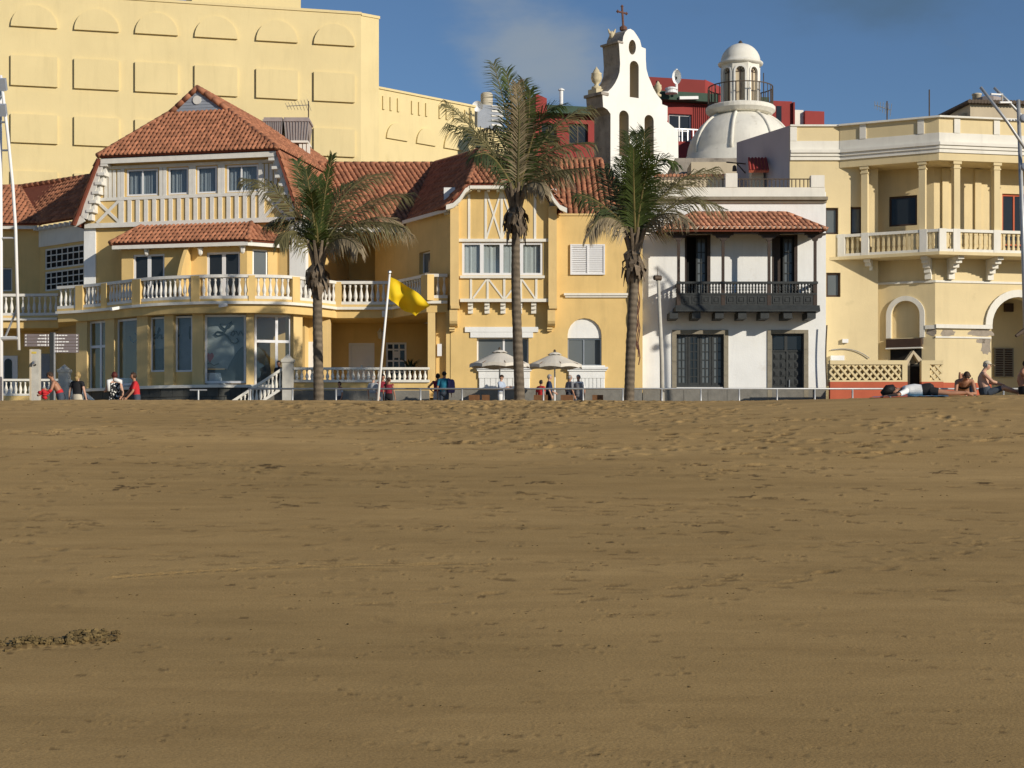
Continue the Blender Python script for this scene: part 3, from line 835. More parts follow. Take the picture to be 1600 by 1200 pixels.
    # gablet with boarding and a round vent
    tl, tr, p = F.loc(TL), F.loc(TR), F.loc(P)
    gb = MB().prism([(tl.x + .1, tl.z), (tr.x - .1, tr.z), (p.x, p.z - .1)], dt + .05, dt + .3).build('gablet', 'blue_grey', root)
    for k in range(7):
        zb = tl.z + .02 + (p.z - tl.z) * k / 7.6; t = (zb - tl.z) / (p.z - tl.z); t2 = min(.98, t + .11)
        MB().prism([(tl.x + (p.x - tl.x) * t + .12, zb), (tr.x + (p.x - tr.x) * t - .12, zb), (tr.x + (p.x - tr.x) * t2 - .12, zb + .125), (tl.x + (p.x - tl.x) * t2 + .12, zb + .125)], dt + .015, dt + .05).build('board', 'blue_grey', gb)
    vx, vz = p.x, tl.z + (p.z - tl.z) * .48
    MB().prism([(vx + .19 * math.cos(k * math.pi / 9), vz + .19 * math.sin(k * math.pi / 9)) for k in range(18)], dt - .03, dt + .02).build('round_vent', 'white_wood', gb)
    # ---- projecting bay with its own tiled hood
    db = -.95
    zb1 = Z(383, 300, db); zf = 6.71
    doors = [(208, 257), (323, 375)]
    ops = [(X(a, db), X(b, db), zf, Z(395, 300, db)) for a, b in doors]
    wall(X(190, db), X(386, db), zf, zb1, db, .2, ops).build('bay_wall', 'ochre', root)
    for o in ops: window(root, F, o[0], o[1], o[2], o[3], db + .05, .09, (.5,), (), 'white_pvc', 'dark_glass', name='balcony_door', bw=.16)
    MB().box(X(190, db), X(190, db) + .15, db + .2, 0, zf, zb1).build('bay_return', 'ochre', root)
    pa = F.M @ Vector((X(386, db), db, 0)); pb = F.M @ Vector((X(386, db) + 1.0, -.05, 0)); Fb = frame2(pa, pb); wl = Fb.x(418)
    wl = (pb - pa).length
    ob = [(wl * .18, wl * .68, Fb.z(396, 432), Fb.z(396, 389))]
    wall(0, wl, zf, zb1, .002, .2, ob).build('bay_return', 'ochre', root, Fb)
    window(root, Fb, *ob[0][:2], *ob[0][2:], .05, .07, (), (), 'white_pvc', 'pale_glass')
    # fin between the two balcony doors
    xf = X(293, db); b = MB(); pts = [(db, zf)]
    for k in range(9):
        t = k / 8; pts.append((db - 1.25 + 1.0 * t ** 2.2, zf + (zb1 - zf - .1) * t))
    pts.append((db, zb1 - .1))
    k = len(pts)
    b.add([(xf, y, z) for y, z in pts] + [(xf + .16, y, z) for y, z in pts], [tuple(range(k))[::-1], tuple(range(k, 2 * k))] + [(i, (i + 1) % k, (i + 1) % k + k, i + k) for i in range(k)])
    b.build('divider_fin', 'ochre', root)
    dh = db - .55
    e1, e2 = F.M @ F.p(172, 381.5, dh), F.M @ F.p(388, 372.5, dh); e1.z = e2.z = (e1.z + e2.z) / 2
    t1, t2 = F.M @ F.p(222, 354, -.15), F.M @ F.p(393, 347.5, -.15); t1.z = t2.z = (t1.z + t2.z) / 2
    e3 = F.M @ Vector((F.loc(e2).x + 1.35, -.1, 0)); e3.z = e1.z; e0 = F.M @ Vector((F.loc(e1).x - .2, -.1, 0)); e0.z = e1.z
    roof(root, [e1, e2, t2, t1], None, .2, .33, 'tile', [(e1, t1), (e2, t2)], seed=8, name='bay_hood')
    roof(root, [e2, e3, t2], None, .2, .33, 'tile', [], seed=9, name='bay_hood')
    roof(root, [e0, e1, t1], None, .2, .33, 'tile', [], seed=10, name='bay_hood')
    hx0, hx1 = F.loc(e1).x, F.loc(e2).x; hz = e1.z - .12
    MB().box(hx0 + .05, hx1 - .05, dh + .06, dh + .12, hz - .12, hz + .06).build('hood_fascia', 'white_wood', root)
    q0, q1 = F.loc(e2), F.loc(e3); MB().bar((q0.x - .1, q0.y + .12, hz - .03), (q1.x - .12, q1.y, hz - .03), .06, .18).build('hood_fascia', 'white_wood', root)
    MB().box(hx0 + .1, hx1 + .1, dh + .12, db + .1, hz + .04, hz + .07).build('hood_soffit', 'white_wood', root)
    for k in range(13):
        x = hx0 + .2 + (hx1 - hx0 - .3) * k / 12; MB().box(x - .04, x + .04, dh + .1, db, hz - .1, hz + .04).build('rafter_tail', 'white_wood', root)
    for px, py in ((313, 391), (379, 388)): lantern(root, F.M @ F.p(px, py, db - .25))
    lantern(root, F.M @ F.p(229, 391, db - .2))
    # ---- bow-fronted balcony
    bow = [(88, 71.5), (110, 71.15), (133, 70.75), (163, 70.0), (190, 69.2), (212, 68.55), (250, 67.8), (300, 67.3), (345, 67.08), (388, 67.08), (430, 67.25), (454, 67.5), (490, 68.3), (526, 69.5)]
    # smooth the plan curve
    xs = np.array([XY(*p)[0] for p in bow]); ys = np.array([p[1] for p in bow]); t = np.linspace(0, len(bow) - 1, 60)
    pts = []
    for k in t:
        i = min(int(k), len(bow) - 2); u = k - i; g = lambda a, j: a[min(max(j, 0), len(a) - 1)]
        c = lambda a: .5 * (2 * g(a, i) + (g(a, i + 1) - g(a, i - 1)) * u + (2 * g(a, i - 1) - 5 * g(a, i) + 4 * g(a, i + 1) - g(a, i + 2)) * u * u + (3 * g(a, i) - g(a, i - 1) - 3 * g(a, i + 1) + g(a, i + 2)) * u ** 3)
        pts.append((float(c(xs)), float(c(ys))))
    court = [XY(560, 69.5), XY(612, 69.5), XY(640, 68.1), XY(664, 66.9), XY(699, 66.9)]
    backpts = [XY(699, 68.0), XY(640, 75.1), XY(440, 75.1), tuple((F.M @ Vector((X(470), .4, 0)))[:2]), tuple((F.M @ Vector((X(136), .4, 0)))[:2]), XY(92, 74.5)]
    balcony(root, pts + court, [(121, 133), (162, 170), (211, 223), (300, 314), (388, 399), (454, 465), (525, 533), (663, 679)], backpts)
    # ---- ground floor: piers, glazing, stone base
    Yb = lambda px: float(np.interp(px, [p[0] for p in bow], [p[1] for p in bow]))
    zs, zt = 3.32, 6.26
    G = lambda px, off=.55: XY(px, Yb(px) + off)
    piers = [(122, 139), (168, 182), (217, 234), (259, 273), (302, 319), (385, 397), (456, 470)]
    for a, b in piers:
        f = frame2(G(a), G(b)); w = (Vector(G(b)) - Vector(G(a))).length
        MB().box(0, w, -.12, .45, zs, zt).build('pier', 'ochre_trim', root, f)
    bays = [(139, 168, 'door'), (182, 217, 'big'), (234, 259, 'small'), (273, 302, 'small'), (319, 385, 'big'), (397, 456, 'door')]
    for a, b, kind in bays:
        A_, B_ = G(a, .62), G(b, .62); f = frame2(A_, B_); w = (Vector(B_) - Vector(A_)).length
        if kind == 'small':
            zp = f.z((a + b) / 2, 581); MB().box(0, w, 0, .25, zs, zp).build('apron', 'ochre', root, f)
            window(root, f, .04, w - .04, zp, zt - .08, .02, .07, (), (), 'white_pvc', 'glass')
        elif kind == 'big': window(root, f, .02, w - .02, zs + .1, zt - .05, .02, .09, (), (), 'white_pvc', 'glass')
        else: window(root, f, .02, w - .02, zs - .3, zt - .03, .02, .09, (.62,) if b < 200 else (.6,), (.66,), 'white_pvc', 'glass', name='glazed_door', bw=.11)
    # room seen through the glass
    ins = [XY(px, Yb(px) + 3.4) for px in range(128, 475, 12)]
    b = MB(); n = len(ins)
    b.add([(x, y, z) for z in (zs - .6, zt) for x, y in ins], [(i, i + 1, n + i + 1, n + i) for i in range(n - 1)]); b.build('room_wall', 'interior_mural', root, WORLD)
    b = MB(); e = [XY(px, Yb(px) + .7) for px in range(128, 475, 12)]
    b.plan(e + ins[::-1], zs - .65, zs - .6); b.build('room_floor', 'mural_dark', root, WORLD)
    # painted room details right behind the panes: lettering, heart, dark dado and arch
    def on_glass(a, b, off=.85): f = frame2(G(a, off), G(b, off)); return f
    f = on_glass(319, 385); fl = MB()
    def stroke(f, pts, w, name, m='ink', d=0.0):
        b = MB(); b.tube([f.p(px, py, d) for px, py in pts], w, 5); return b.build(name, m, root, f)
    back_card = MB().box(f.x(319), f.x(385), .06, .1, f.z(350, 576), zt).build('mural_panel', 'interior_mural', root, f)
    pts = [(344, 506), (348, 512), (352, 515), (358, 512), (363, 506), (362, 503), (358, 506), (353, 516), (348, 523), (340, 525), (336, 522), (340, 518), (348, 519), (356, 526), (362, 534), (368, 537), (373, 533), (370, 528)]
    stroke(f, pts, .035, 'lettering')
    stroke(f, [(366, 517), (362, 519), (361, 523), (364, 525), (367, 521), (366, 517), (370, 518), (372, 524), (376, 517), (378, 519), (379, 524), (384, 519)], .03, 'lettering')
    hp = []
    for k in range(28):
        a = 2 * math.pi * k / 28; hx = 16 * math.sin(a) ** 3; hy = 13 * math.cos(a) - 5 * math.cos(2 * a) - 2 * math.cos(3 * a) - math.cos(4 * a)
        hp.append((f.x(328) + hx * .0098, f.z(328, 558) + hy * .0145))
    MB().prism(hp, -.01, .03).build('heart', 'heart', root, f)
    stroke(f, [(321, 570), (328, 567), (334, 571), (342, 568)], .02, 'lettering')
    c = [(f.x(352), f.z(352, 597)), (f.x(352), f.z(352, 585))] + [(f.x(353 + 31 * u), f.z(370, 580 - 40 * math.sin(u * math.pi / 2))) for u in (0, .2, .4, .6, .8, 1)] + [(f.x(384), f.z(384, 597))]
    MB().prism(c, .02, .05).build('mural_arch', 'mural_dark', root, f)
    MB().box(f.x(320), f.x(353), .025, .05, f.z(340, 598), f.z(340, 577)).build('mural_dado', 'mural_dark', root, f)
    f = on_glass(234, 259)
    MB().box(f.x(236), f.x(258), .04, .08, f.z(246, 545), zt).build('mural_panel', 'interior_mural', root, f)
    MB().box(f.x(236), f.x(258), .03, .07, f.z(246, 582), f.z(246, 545)).build('mural_dado', 'mural_dark', root, f)
    stroke(f, [(244, 523), (239, 524), (237, 527), (239, 530), (244, 528), (250, 514), (249, 512), (247, 518), (246, 529), (249, 523), (252, 523), (252, 529), (257, 527)], .03, 'lettering')
    stroke(f, [(238, 533), (241, 537), (239, 541), (236, 542)], .03, 'lettering')
    f = on_glass(273, 302); MB().box(f.x(274), f.x(301), .05, .09, f.z(290, 582), zt).build('mural_panel', 'blue_grey', root, f)
    stroke(f, [(275, 527), (278, 526), (280, 523)], .025, 'lettering'); stroke(f, [(297, 510), (296, 520), (297, 530)], .03, 'lettering')
    f = on_glass(182, 217); stroke(f, [(203, 525), (204, 532), (209, 535), (214, 531), (215, 524), (211, 521)], .022, 'lettering')
    f = on_glass(397, 456); c = [(f.x(398), f.z(400, 597))] + [(f.x(398 + 27 * math.sin(u)), f.z(410, 597 - 56 * math.cos(u))) for u in (0, .3, .6, .9, 1.2, 1.57)]
    MB().prism(c, .03, .06).build('mural_arch', 'interior', root, f)
    # restaurant tables
    for px, py, Yo in ((337, 588, 1.3), (199, 596, 1.4), (412, 592, 1.5)):
        p = at(px, py, Yb(px) + Yo); t = thing('dining_table', {337: 'white clothed dining table behind the large lettered window', 199: 'white clothed dining table seen through the window behind the red shirted man', 412: 'white clothed dining table just inside the glazed door by the stairs'}[px], 'table', Matrix.Translation((p.x, p.y, zs - .6)))
        b = MB(); h = p.z - (zs - .6) + .12
        b.lathe([(.62, .0), (.56, h * .6), (.5, h - .02), (.48, h)], (0, 0, 0), 10); b.build('tablecloth', 'sign_white', t, None)
    sb = [XY(px, Yb(px) + .28) for px in range(122, 474, 8)]
    base = MB().plan(sb + [XY(474, 71.5), XY(122, 74)], PZ, zs - .1).build('stone_base', 'dark_stone', root, WORLD)
    rail(MB(), [XY(px, Yb(px) + .34) for px in range(118, 476, 8)], zs - .1, zs + .02, .42).build('sill', 'cream_white', root, WORLD)
    # stone facing blocks
    for r in range(3):
        for px in range(126 + 9 * (r % 2), 466, 18):
            a, b2 = XY(px, Yb(px) + .26), XY(px + 17.4, Yb(px + 17.4) + .26); f = frame2(a, b2); w = (Vector(b2) - Vector(a)).length
            MB().box(0, w, -.03, .06, 2.15 + r * .36, 2.49 + r * .36).build('stone', 'dark_stone', base, f)
    for px, py in ((185, 481), (354, 476)):
        p = at(px, py, Yb(px) - .1); b = MB(); b.bar(p, p + Vector((-.22, -.32, -.08)), .12, .12); b.bar(p + Vector((0, .2, .05)), p, .04); b.build('spotlight', 'sign_white', root, WORLD)
    lantern(root, at(463, 503, 68.6))
    # ---- court between the wings
    cw = MB().box(*[XY(p, 73)[0] for p in (400, 650)], 75.2, 75.5, 6.0, 12.4).build('court_wall', 'ochre', root, WORLD)
    re = [at(466, 351, 70.4), at(641, 348, 70.4), at(686, 256.5, 76.2), at(484, 252, 76.2)]
    re[1].z = re[0].z; re[3].z = re[2].z
    cd = plane_at(re, 500, 262) - plane_at(re, 538, 330)
    roof(root, re, cd, .235, .36, 'tile', [(re[3], re[2])], seed=12, name='court_roof')
    MB().box(re[0].x, re[1].x, 70.5, 70.6, re[0].z - .3, re[0].z - .1).build('court_fascia', 'white_wood', root, WORLD)
    MB().box(re[0].x - 1.5, re[1].x, 70.6, 75.2, re[0].z - .12, re[0].z - .09).build('court_soffit', 'ochre', root, WORLD)
    # ground floor of the court
    fw = Frame(565, 72.3, 0); zg = 3.2
    ops = [(fw.x(545), fw.x(585), zg, fw.z(560, 536)), (fw.x(603), fw.x(635), zg, fw.z(620, 535))]
    wall(fw.x(466), fw.x(672), zg - .4, 6.24, 0, .3, ops).build('porch_wall', 'ochre', root, fw)
    o = ops[0]
    dr = MB().box(o[0], o[1], .06, .12, zg, o[3]).build('door', 'white_pvc', root, fw)
    b = MB()
    b.box(o[0], o[0] + .1, .0, .06, zg, o[3]).box(o[1] - .1, o[1], .0, .06, zg, o[3]).box(o[0] + .1, o[1] - .1, .001, .06, o[3] - .1, o[3]); b.build('frame', 'white_pvc', dr, fw)
    mx = (o[0] + o[1]) / 2
    arc = [(mx + .3 * math.cos(k * math.pi / 10), zg + 1.35 + .3 * math.sin(k * math.pi / 10)) for k in range(11)]
    MB().prism([(mx + .3, zg + .7)] + arc + [(mx - .3, zg + .7)], .03, .06).build('panel', 'white_pvc', dr, fw)
    MB().tube([(mx, .0, zg + 1.2), (mx, .03, zg + 1.2)], .04, 8).build('knocker', 'steel', dr, fw)
    o = ops[1]; window(root, fw, o[0], o[1], o[2], o[3], .04, .08, (.36, .64), (.2, .42, .64, .86), 'white_pvc', 'dark_glass', name='glazed_door', bw=.07)
    MB().box(fw.x(619.5) - .16, fw.x(619.5) + .16, .02, .035, fw.z(619, 559), fw.z(619, 549)).build('notice', 'sign_white', root, fw)
    lantern(root, at(594, 522, 72.0))
    p = at(601, 497, 69.3); MB().box(p.x - .1, p.x + .1, p.y - .1, p.y + .15, p.z + .05, p.z + .3).build('porch_lamp', 'sign_white', root, WORLD)
    # side piece under the balcony right of the bow
    fs = Frame(480, 69.9, 0)
    MB().box(fs.x(469), fs.x(503), 0, 2.6, zg - .4, 6.24).build('porch_side', 'ochre', root, fs)
    MB().box(fs.x(474), fs.x(496), -.03, .02, zg, fs.z(485, 534)).build('side_door', 'white_pvc', root, fs)
    MB().box(fs.x(464) - .05, fs.x(464) + .15, -.35, -.3, fs.z(464, 551), fs.z(464, 543)).build('door_plate', 'steel', root, fs)
    MB().box(fs.x(503.5), fs.x(517), -.35, .1, zg - .4, 6.24).build('pier', 'ochre_trim', root, fs)
    fr = Frame(675, 67.0, 0)
    MB().box(fr.x(668.5), fr.x(680), 0, .5, zg - .4, 6.24).build('pier', 'ochre_trim', root, fr)
    # porch terrace and balustrade
    ft = Frame(560, 66.4, 0); zt0, zt1 = ft.z(560, 595), ft.z(560, 574)
    MB().box(ft.x(457.5), ft.x(670), .05, 5.9, PZ, zt0 - .06).build('porch_terrace', 'ochre', root, ft)
    tb = MB().box(ft.x(457.5), ft.x(671), -.04, .24, zt0 - .06, zt0 + .04).build('terrace_balustrade', 'cream_white', root, ft)
    MB().box(ft.x(457.5), ft.x(671), -.05, .25, zt1 - .09, zt1).build('top_rail', 'cream_white', tb, ft)
    balusters(tb, ft, [(ft.x(459), .1), (ft.x(668), .1)], zt0 + .04, zt1 - .09, .205, .075, 'cream_white')
    MB().box(ft.x(457.5), ft.x(671), -.03, .05, PZ, ft.z(560, 610)).build('plinth', 'basalt', root, ft)
    # left wing
    yl = [at(-60, 343, 77), at(62, 349, 77), at(30, 292, 81), at(-60, 288, 81)]; yl[0].z = yl[1].z; yl[3].z = yl[2].z
    roof(root, yl, None, .24, .36, 'tile', [(yl[2], yl[3])], seed=14, name='wing_roof')
    yr = [yl[1].copy(), at(141, 337, 74.5), at(152, 273, 77.7), yl[2].copy()]; yr[1].z = yr[0].z; yr[2].z = yr[3].z
    roof(root, yr, None, .24, .36, 'tile', [(yr[3], yr[2]), (yr[0], yr[3])], seed=15, name='wing_roof')
    fl = Frame(0, 77.5, 0); ops = [(fl.x(1), fl.x(19), fl.z(10, 455), fl.z(10, 418))]
    wall(fl.x(-60), fl.x(62), 1.9, yl[1].z - .1, 0, .3, ops).build('wing_wall', 'ochre', root, fl)
    window(root, fl, *ops[0], .1, .07, (), (), 'white_wood', 'pale_glass')
    MB().box(fl.x(-60), fl.x(62), -.4, -.34, yl[1].z - .24, yl[1].z - .08).build('wing_fascia', 'white_wood', root, fl)
    fq = frame2(XY(62, 77.5), XY(134, 75.2)); w = fq.x(134); ops = [(fq.x(70), fq.x(131), fq.z(100, 418), fq.z(100, 385)), (fq.x(70), fq.x(131), fq.z(100, 452), fq.z(100, 421))]
    wall(0.01, w, 1.9, yl[1].z - .1, 0, .3, ops).build('wing_wall', 'ochre', root, fq)
    MB().box(.01, w, -.06, 0, fq.z(100, 381), yl[1].z - .12).build('frieze', 'cream_white', root, fq)
    for o in ops: window(root, fq, *o, .03, .08, [k / 7 for k in range(1, 7)], (.333, .667), 'white_wood', 'interior_dark', bw=.05)
    for k in range(9):
        x = w * (k + .5) / 9; MB().box(x - .05, x + .05, -.45, -.06, yl[1].z - .32, yl[1].z - .16).build('rafter_tail', 'white_wood', root, fq)
    balcony(root, [XY(-60, 74.6), XY(40, 74.6), XY(90, 74.4)], [], [XY(90, 75.5), XY(60, 77.4), XY(-60, 77.4)], .26, 'wing_balcony')
    fd = Frame(60, 76.5, 0)
    MB().box(fd.x(-60), fd.x(126), 0, .3, 1.9, 6.26).build('wing_ground_wall', 'ochre', root, fd)
    dr = MB().box(fd.x(3), fd.x(28), -.06, .02, 3.0, fd.z(15, 556)).build('door', 'white_pvc', root, fd)
    xa, xb = fd.x(7.5), fd.x(19.5); r = (xb - xa) / 2; zc = fd.z(12, 575)
    MB().prism([(xa, 3.6), (xb, 3.6)] + [((xa + xb) / 2 + r * math.cos(k * math.pi / 8), zc + .25 + r * math.sin(k * math.pi / 8)) for k in range(9)], -.08, -.05).build('door_light', 'dark_glass', dr, fd)
    MB().box(fd.x(61), fd.x(78), -.05, .02, 2.9, fd.z(70, 553)).build('shutter', 'blue_grey', root, fd)
    dd = MB().box(fd.x(104), fd.x(124), -.06, .02, 2.9, fd.z(112, 553)).build('doorway_frame', 'cream_white', root, fd)
    MB().box(fd.x(107), fd.x(123), -.08, -.055, 2.9, fd.z(112, 556)).build('doorway', 'interior_dark', dd, fd)
    fb = Frame(30, 70.0, 0); z0b, z1b = fb.z(30, 615), fb.z(30, 592)
    lb = MB().box(fb.x(-60), fb.x(96), -.02, .22, z0b - .09, z0b).build('wing_balustrade', 'cream_white', root, fb)
    MB().box(fb.x(-60), fb.x(96), -.03, .23, z1b - .09, z1b).build('top_rail', 'cream_white', lb, fb)
    balusters(lb, fb, [(fb.x(-10), .1), (fb.x(94), .1)], z0b, z1b - .09, .2, .075, 'cream_white')
    MB().box(fb.x(-60), fb.x(96), 0, 6, PZ, z0b - .09).build('wing_terrace', 'ochre', root, fb)
    return root
VILLA = villa()
def stair(name, label, Y, top, bot, lowbot, steps, xw, newel):
    """outside stair running along the facade with a raking balustrade; pixel points at depth Y"""
    root = thing(name, label, 'stairs', Matrix.Translation(at(*bot, Y)))
    T, B = at(*top, Y), at(*bot, Y); up = T - B
    MB().bar(B, T, .2, .1).build('handrail', 'cream_white', root, WORLD)
    LB = at(*lowbot, Y); LT = Vector((T.x, Y, T.z - (lowbot[1] and .75)))
    LB2 = LT - up * 1.0
    MB().bar(LB2, LT, .2, .1).build('string', 'cream_white', root, WORLD)
    n = 13
    for k in range(n):
        p = LB2.lerp(LT, (k + .5) / n); inst('baluster', baluster_mesh(.66, .07, 'cream_white'), root, Matrix.Translation(p + Vector((0, 0, .04))))
    for k in range(steps):
        t0, t1 = k / steps, (k + 1) / steps; a, b = LB2.lerp(LT, t0), LB2.lerp(LT, t1)
        MB().box(a.x, b.x, Y + .12, Y + 1.6, PZ, max(PZ + .05, b.z - .02)).build('step', 'basalt', root, WORLD)
    if newel:
        p = at(*newel, Y); w = .2
        b = MB().box(p.x - w, p.x + w, Y - .2, Y + .2, PZ, p.z - .28); b.box(p.x - w - .04, p.x + w + .04, Y - .24, Y + .24, p.z - .28, p.z - .16)
        b.add([(p.x - w, Y - .2, p.z - .16), (p.x + w, Y - .2, p.z - .16), (p.x + w, Y + .2, p.z - .16), (p.x - w, Y + .2, p.z - .16), (p.x, Y, p.z + .05)], [(0, 1, 4), (1, 2, 4), (2, 3, 4), (3, 0, 4)])
        b.build('newel', 'concrete', root, WORLD)
stair('villa_stairs', 'outside stairs with sloping white balustrade and stone newel beside the glazed bow', 65.2, (441, 577), (361, 629), (400, 628), 9, 0, (450, 555))
stair('wing_stairs', 'steps with sloping pale rail behind the woman in the black top', 66.5, (99, 586), (153, 632), (120, 632), 8, 0, (101, 571))
# ---------------------------------------------------------------- gabled house in the middle
def gabled_house():
    F = Frame(800, 67.0, 0); X, Zf = F.x, lambda py, d=0.0: F.z(800, py, d)
    root = thing('gabled_house', 'ochre house with white-trimmed projecting gable bay behind the tallest palm', 'house', F.M)
    zb = 3.0
    ops = [(X(745), X(826), Zf(571), Zf(527)), (X(887), X(940), Zf(571), Zf(497), 'arch')]
    wall(X(703), X(1004), zb, Zf(337), 0, .35, ops).build('wall', 'ochre', root)
    MB().box(X(703), X(1004), .36, 8, zb, Zf(340)).build('core', 'ochre', root)
    MB().box(X(868), X(1004), -.05, .35, Zf(337) + .002, Zf(337) + .08).build('coping', 'ochre_trim', root)
    # side wall towards the court
    a, b = XY(703.2, 67.02), XY(586, 73.0); f = frame2(b, a); w = (Vector(a) - Vector(b)).length
    op = [(f.x(655), f.x(672), f.z(663, 427), f.z(663, 393))]
    wall(0, w, 6.26, 10.35, 0, .35, op).build('side_wall', 'ochre', root, f)
    a2, b2 = XY(681, 67.3), XY(673, 72.3); f2 = frame2(b2, a2); MB().box(0, (Vector(a2) - Vector(b2)).length, 0, .3, zb, 6.25).build('porch_end_wall', 'ochre', root, f2)
    window(root, f, *op[0], .18, .06, (), (), 'white_pvc', 'pale_glass')
    MB().box(f.x(640), w + .3, -.35, -.28, 10.22, 10.36).build('side_fascia', 'white_wood', root, f)
    # niche beside the porch
    MB().box(X(681), X(697), .25, .3, zb, Zf(485)).build('niche_back', 'ochre', root)
    MB().box(X(697), X(704), -.0, .3, zb, Zf(485)).build('niche_jamb', 'ochre', root)
    b = MB().box(X(683), X(690), .12, .25, Zf(556), Zf(537)); b.build('meter_box', 'white_pvc', root)
    # gable bay
    d1 = -.32
    zt, zbo = Zf(291, d1), Zf(469, d1)
    prof = [(X(716, d1), zbo), (X(858, d1), zbo), (X(858, d1), Zf(318, d1)), (X(843, d1), Zf(299, d1)), (X(838, d1), zt), (X(742, d1), zt), (X(733, d1), Zf(303, d1)), (X(716, d1), Zf(318, d1))]
    ow = (X(722, d1), X(848, d1), Zf(430, d1), Zf(378.5, d1))
    bw = wall(X(716, d1), X(858, d1), zbo, Zf(318, d1), d1, .32, [ow]); bw.prism([(X(716, d1), Zf(318, d1)), (X(858, d1), Zf(318, d1)), (X(843, d1), Zf(299, d1)), (X(838, d1), zt), (X(742, d1), zt), (X(733, d1), Zf(303, d1))], d1, 0)
    bw.build('bay_wall', 'ochre', root)
    window(root, F, *ow, d1 + .02, .09, (.245, .49, .735), (), 'white_pvc', 'glass', 'curtain_white', bw=.15)
    def band(y0, y1, a, c, dd, name='band', m='cream_white'): MB().box(X(a, d1), X(c, d1), d1 - dd, d1, Zf(y1, d1), Zf(y0, d1)).build(name, m, root)
    band(373.5, 378, 717, 857, .09); band(431, 435, 719, 851, .12); band(467, 472, 719, 857, .10)
    def bat(p, q, w=.075, t=.03, dd=0):
        b = MB().bar((X(p[0], d1), d1 - t / 2 - dd, Zf(p[1], d1)), (X(q[0], d1), d1 - t / 2 - dd, Zf(q[1], d1)), w, t, (0, 1, 0)); b.build('batten', 'cream_white', root)
    for px, y0 in ((733, 304), (759, 299), (784, 299), (810, 299), (836, 303)): bat((px, y0), (px, 373.5), .1)
    for a, c in ((760, 783), (785, 809)): bat((a, 300), (c, 373), .07, .025, .002); bat((a, 373), (c, 300), .07, .025, .007)
    for px in (736, 762, 788, 814, 838): bat((px, 435), (px, 467), .09)
    for a, c in (((739, 466), (760, 437)), ((764, 437), (786, 466)), ((790, 466), (812, 437)), ((816, 437), (836, 466))): bat(a, c, .065, .025, .003)
    for px in (735, 761, 786, 812, 834):
        x = X(px, d1); b = MB()
        for k, (dy, z0, z1) in enumerate(((.30, 472, 477), (.2, 477, 483), (.11, 483, 489))): b.box(x - .1, x + .1, -dy - .0, 0, Zf(z1, d1), Zf(z0, d1) - .004)
        b.build('bracket', 'cream_white', root)
    for a, c in ((703.5, 717), (857, 870)):
        b = MB().box(X(a, -.5), X(c, -.5), -.5, 0, Zf(479, -.5), Zf(322, -.5)); b.build('bay_pilaster', 'ochre_trim', root)
        b = MB(); x0, x1 = X(a, -.5), X(c, -.5)
        b.box(x0 + .02, x1 + .02, -.54, 0, Zf(484), Zf(479) - .003); b.box(x0 - .03, x1 - .06, -.44, 0, Zf(503), Zf(484) - .003)
        b.prism([(-.44, Zf(503) - .003), (0, Zf(503) - .003), (0, Zf(512)), (-.25, Zf(510)), (-.38, Zf(507))], x0 - .03, x1 - .06)
        k = len(b.v) - 10; b.v[k:] = [(v[1], v[0], v[2]) for v in b.v[k:]]
        b.box(x0 - .05, x1 - .16, -.24, 0, Zf(515), Zf(512) - .003); b.box(x0 - .04, x1 - .18, -.18, 0, Zf(518), Zf(515) - .003); b.build('corbel', 'ochre_trim', root)
    # white barge boards with flared feet
    db = -.95
    def barge(pts, h):
        b = MB(); P = [(X(px, db), Zf(py, db)) for px, py in pts]
        up = P + [(x, z - h) for x, z in P[::-1]]; b.prism(up, db, db + .14); return b.build('barge_board', 'cream_white', root)
    barge([(733, 288), (792, 288), (852, 288)], .17)
    barge([(697, 320), (708, 317), (718, 308), (727, 294), (734, 288)], .19); barge([(851, 288), (858, 296), (866, 309), (875, 320), (886, 325)], .19)
    MB().box(X(735, db), X(851, db), db + .14, d1, Zf(293, db), Zf(291, db)).build('soffit', 'white_wood', root)
    for sgn, pts in ((1, [(699, 322), (711, 316), (727, 296), (735, 291)]), (-1, [(850, 291), (858, 298), (866, 311), (884, 325)])):
        P = [Vector((X(px, db), 0, Zf(py + 3, db))) for px, py in pts]; b = MB()
        for p, q in zip(P, P[1:]): b.add([(p.x, db + .14, p.z), (q.x, db + .14, q.z), (q.x, d1 + .1, q.z), (p.x, d1 + .1, p.z), (p.x, db + .14, p.z - .05), (q.x, db + .14, q.z - .05), (q.x, d1 + .1, q.z - .05), (p.x, d1 + .1, p.z - .05)], [(0, 1, 2, 3), (7, 6, 5, 4), (0, 4, 5, 1), (3, 2, 6, 7)])
        b.build('soffit', 'white_wood', root)
    for px in (748, 763, 778, 793, 808, 823, 838): MB().box(X(px, db) - .06, X(px, db) + .06, db + .15, d1, Zf(296.5, db), Zf(293, db) - .003).build('rafter_tail', 'white_wood', root)
    MB().box(*[XY(p, 66.6)[0] for p in (693, 714)], 66.9, 67.5, 10.2, (HY - 291) / FPX * 66.6).build('chimney_block', 'white', root, WORLD)
    MB().box(*[XY(p, 66.6)[0] for p in (859, 870)], 66.9, 67.5, 10.2, (HY - 293) / FPX * 66.6).build('chimney_block', 'white', root, WORLD)
    # roofs
    ap = at(752, 233.5, 69.6); e1, e2 = at(731, 286, 66.0), at(853, 286, 66.0)
    cd = plane_at([e1, e2, ap], 752, 256) - plane_at([e1, e2, ap], 771, 283)
    roof(root, [e1, e2, ap], cd, .215, .34, 'tile', [(e1, ap), (e2, ap)], seed=21)
    l0, l1, l4 = at(639, 346, 70.3), at(698, 322.5, 66.2), at(687, 256.5, 76.2)
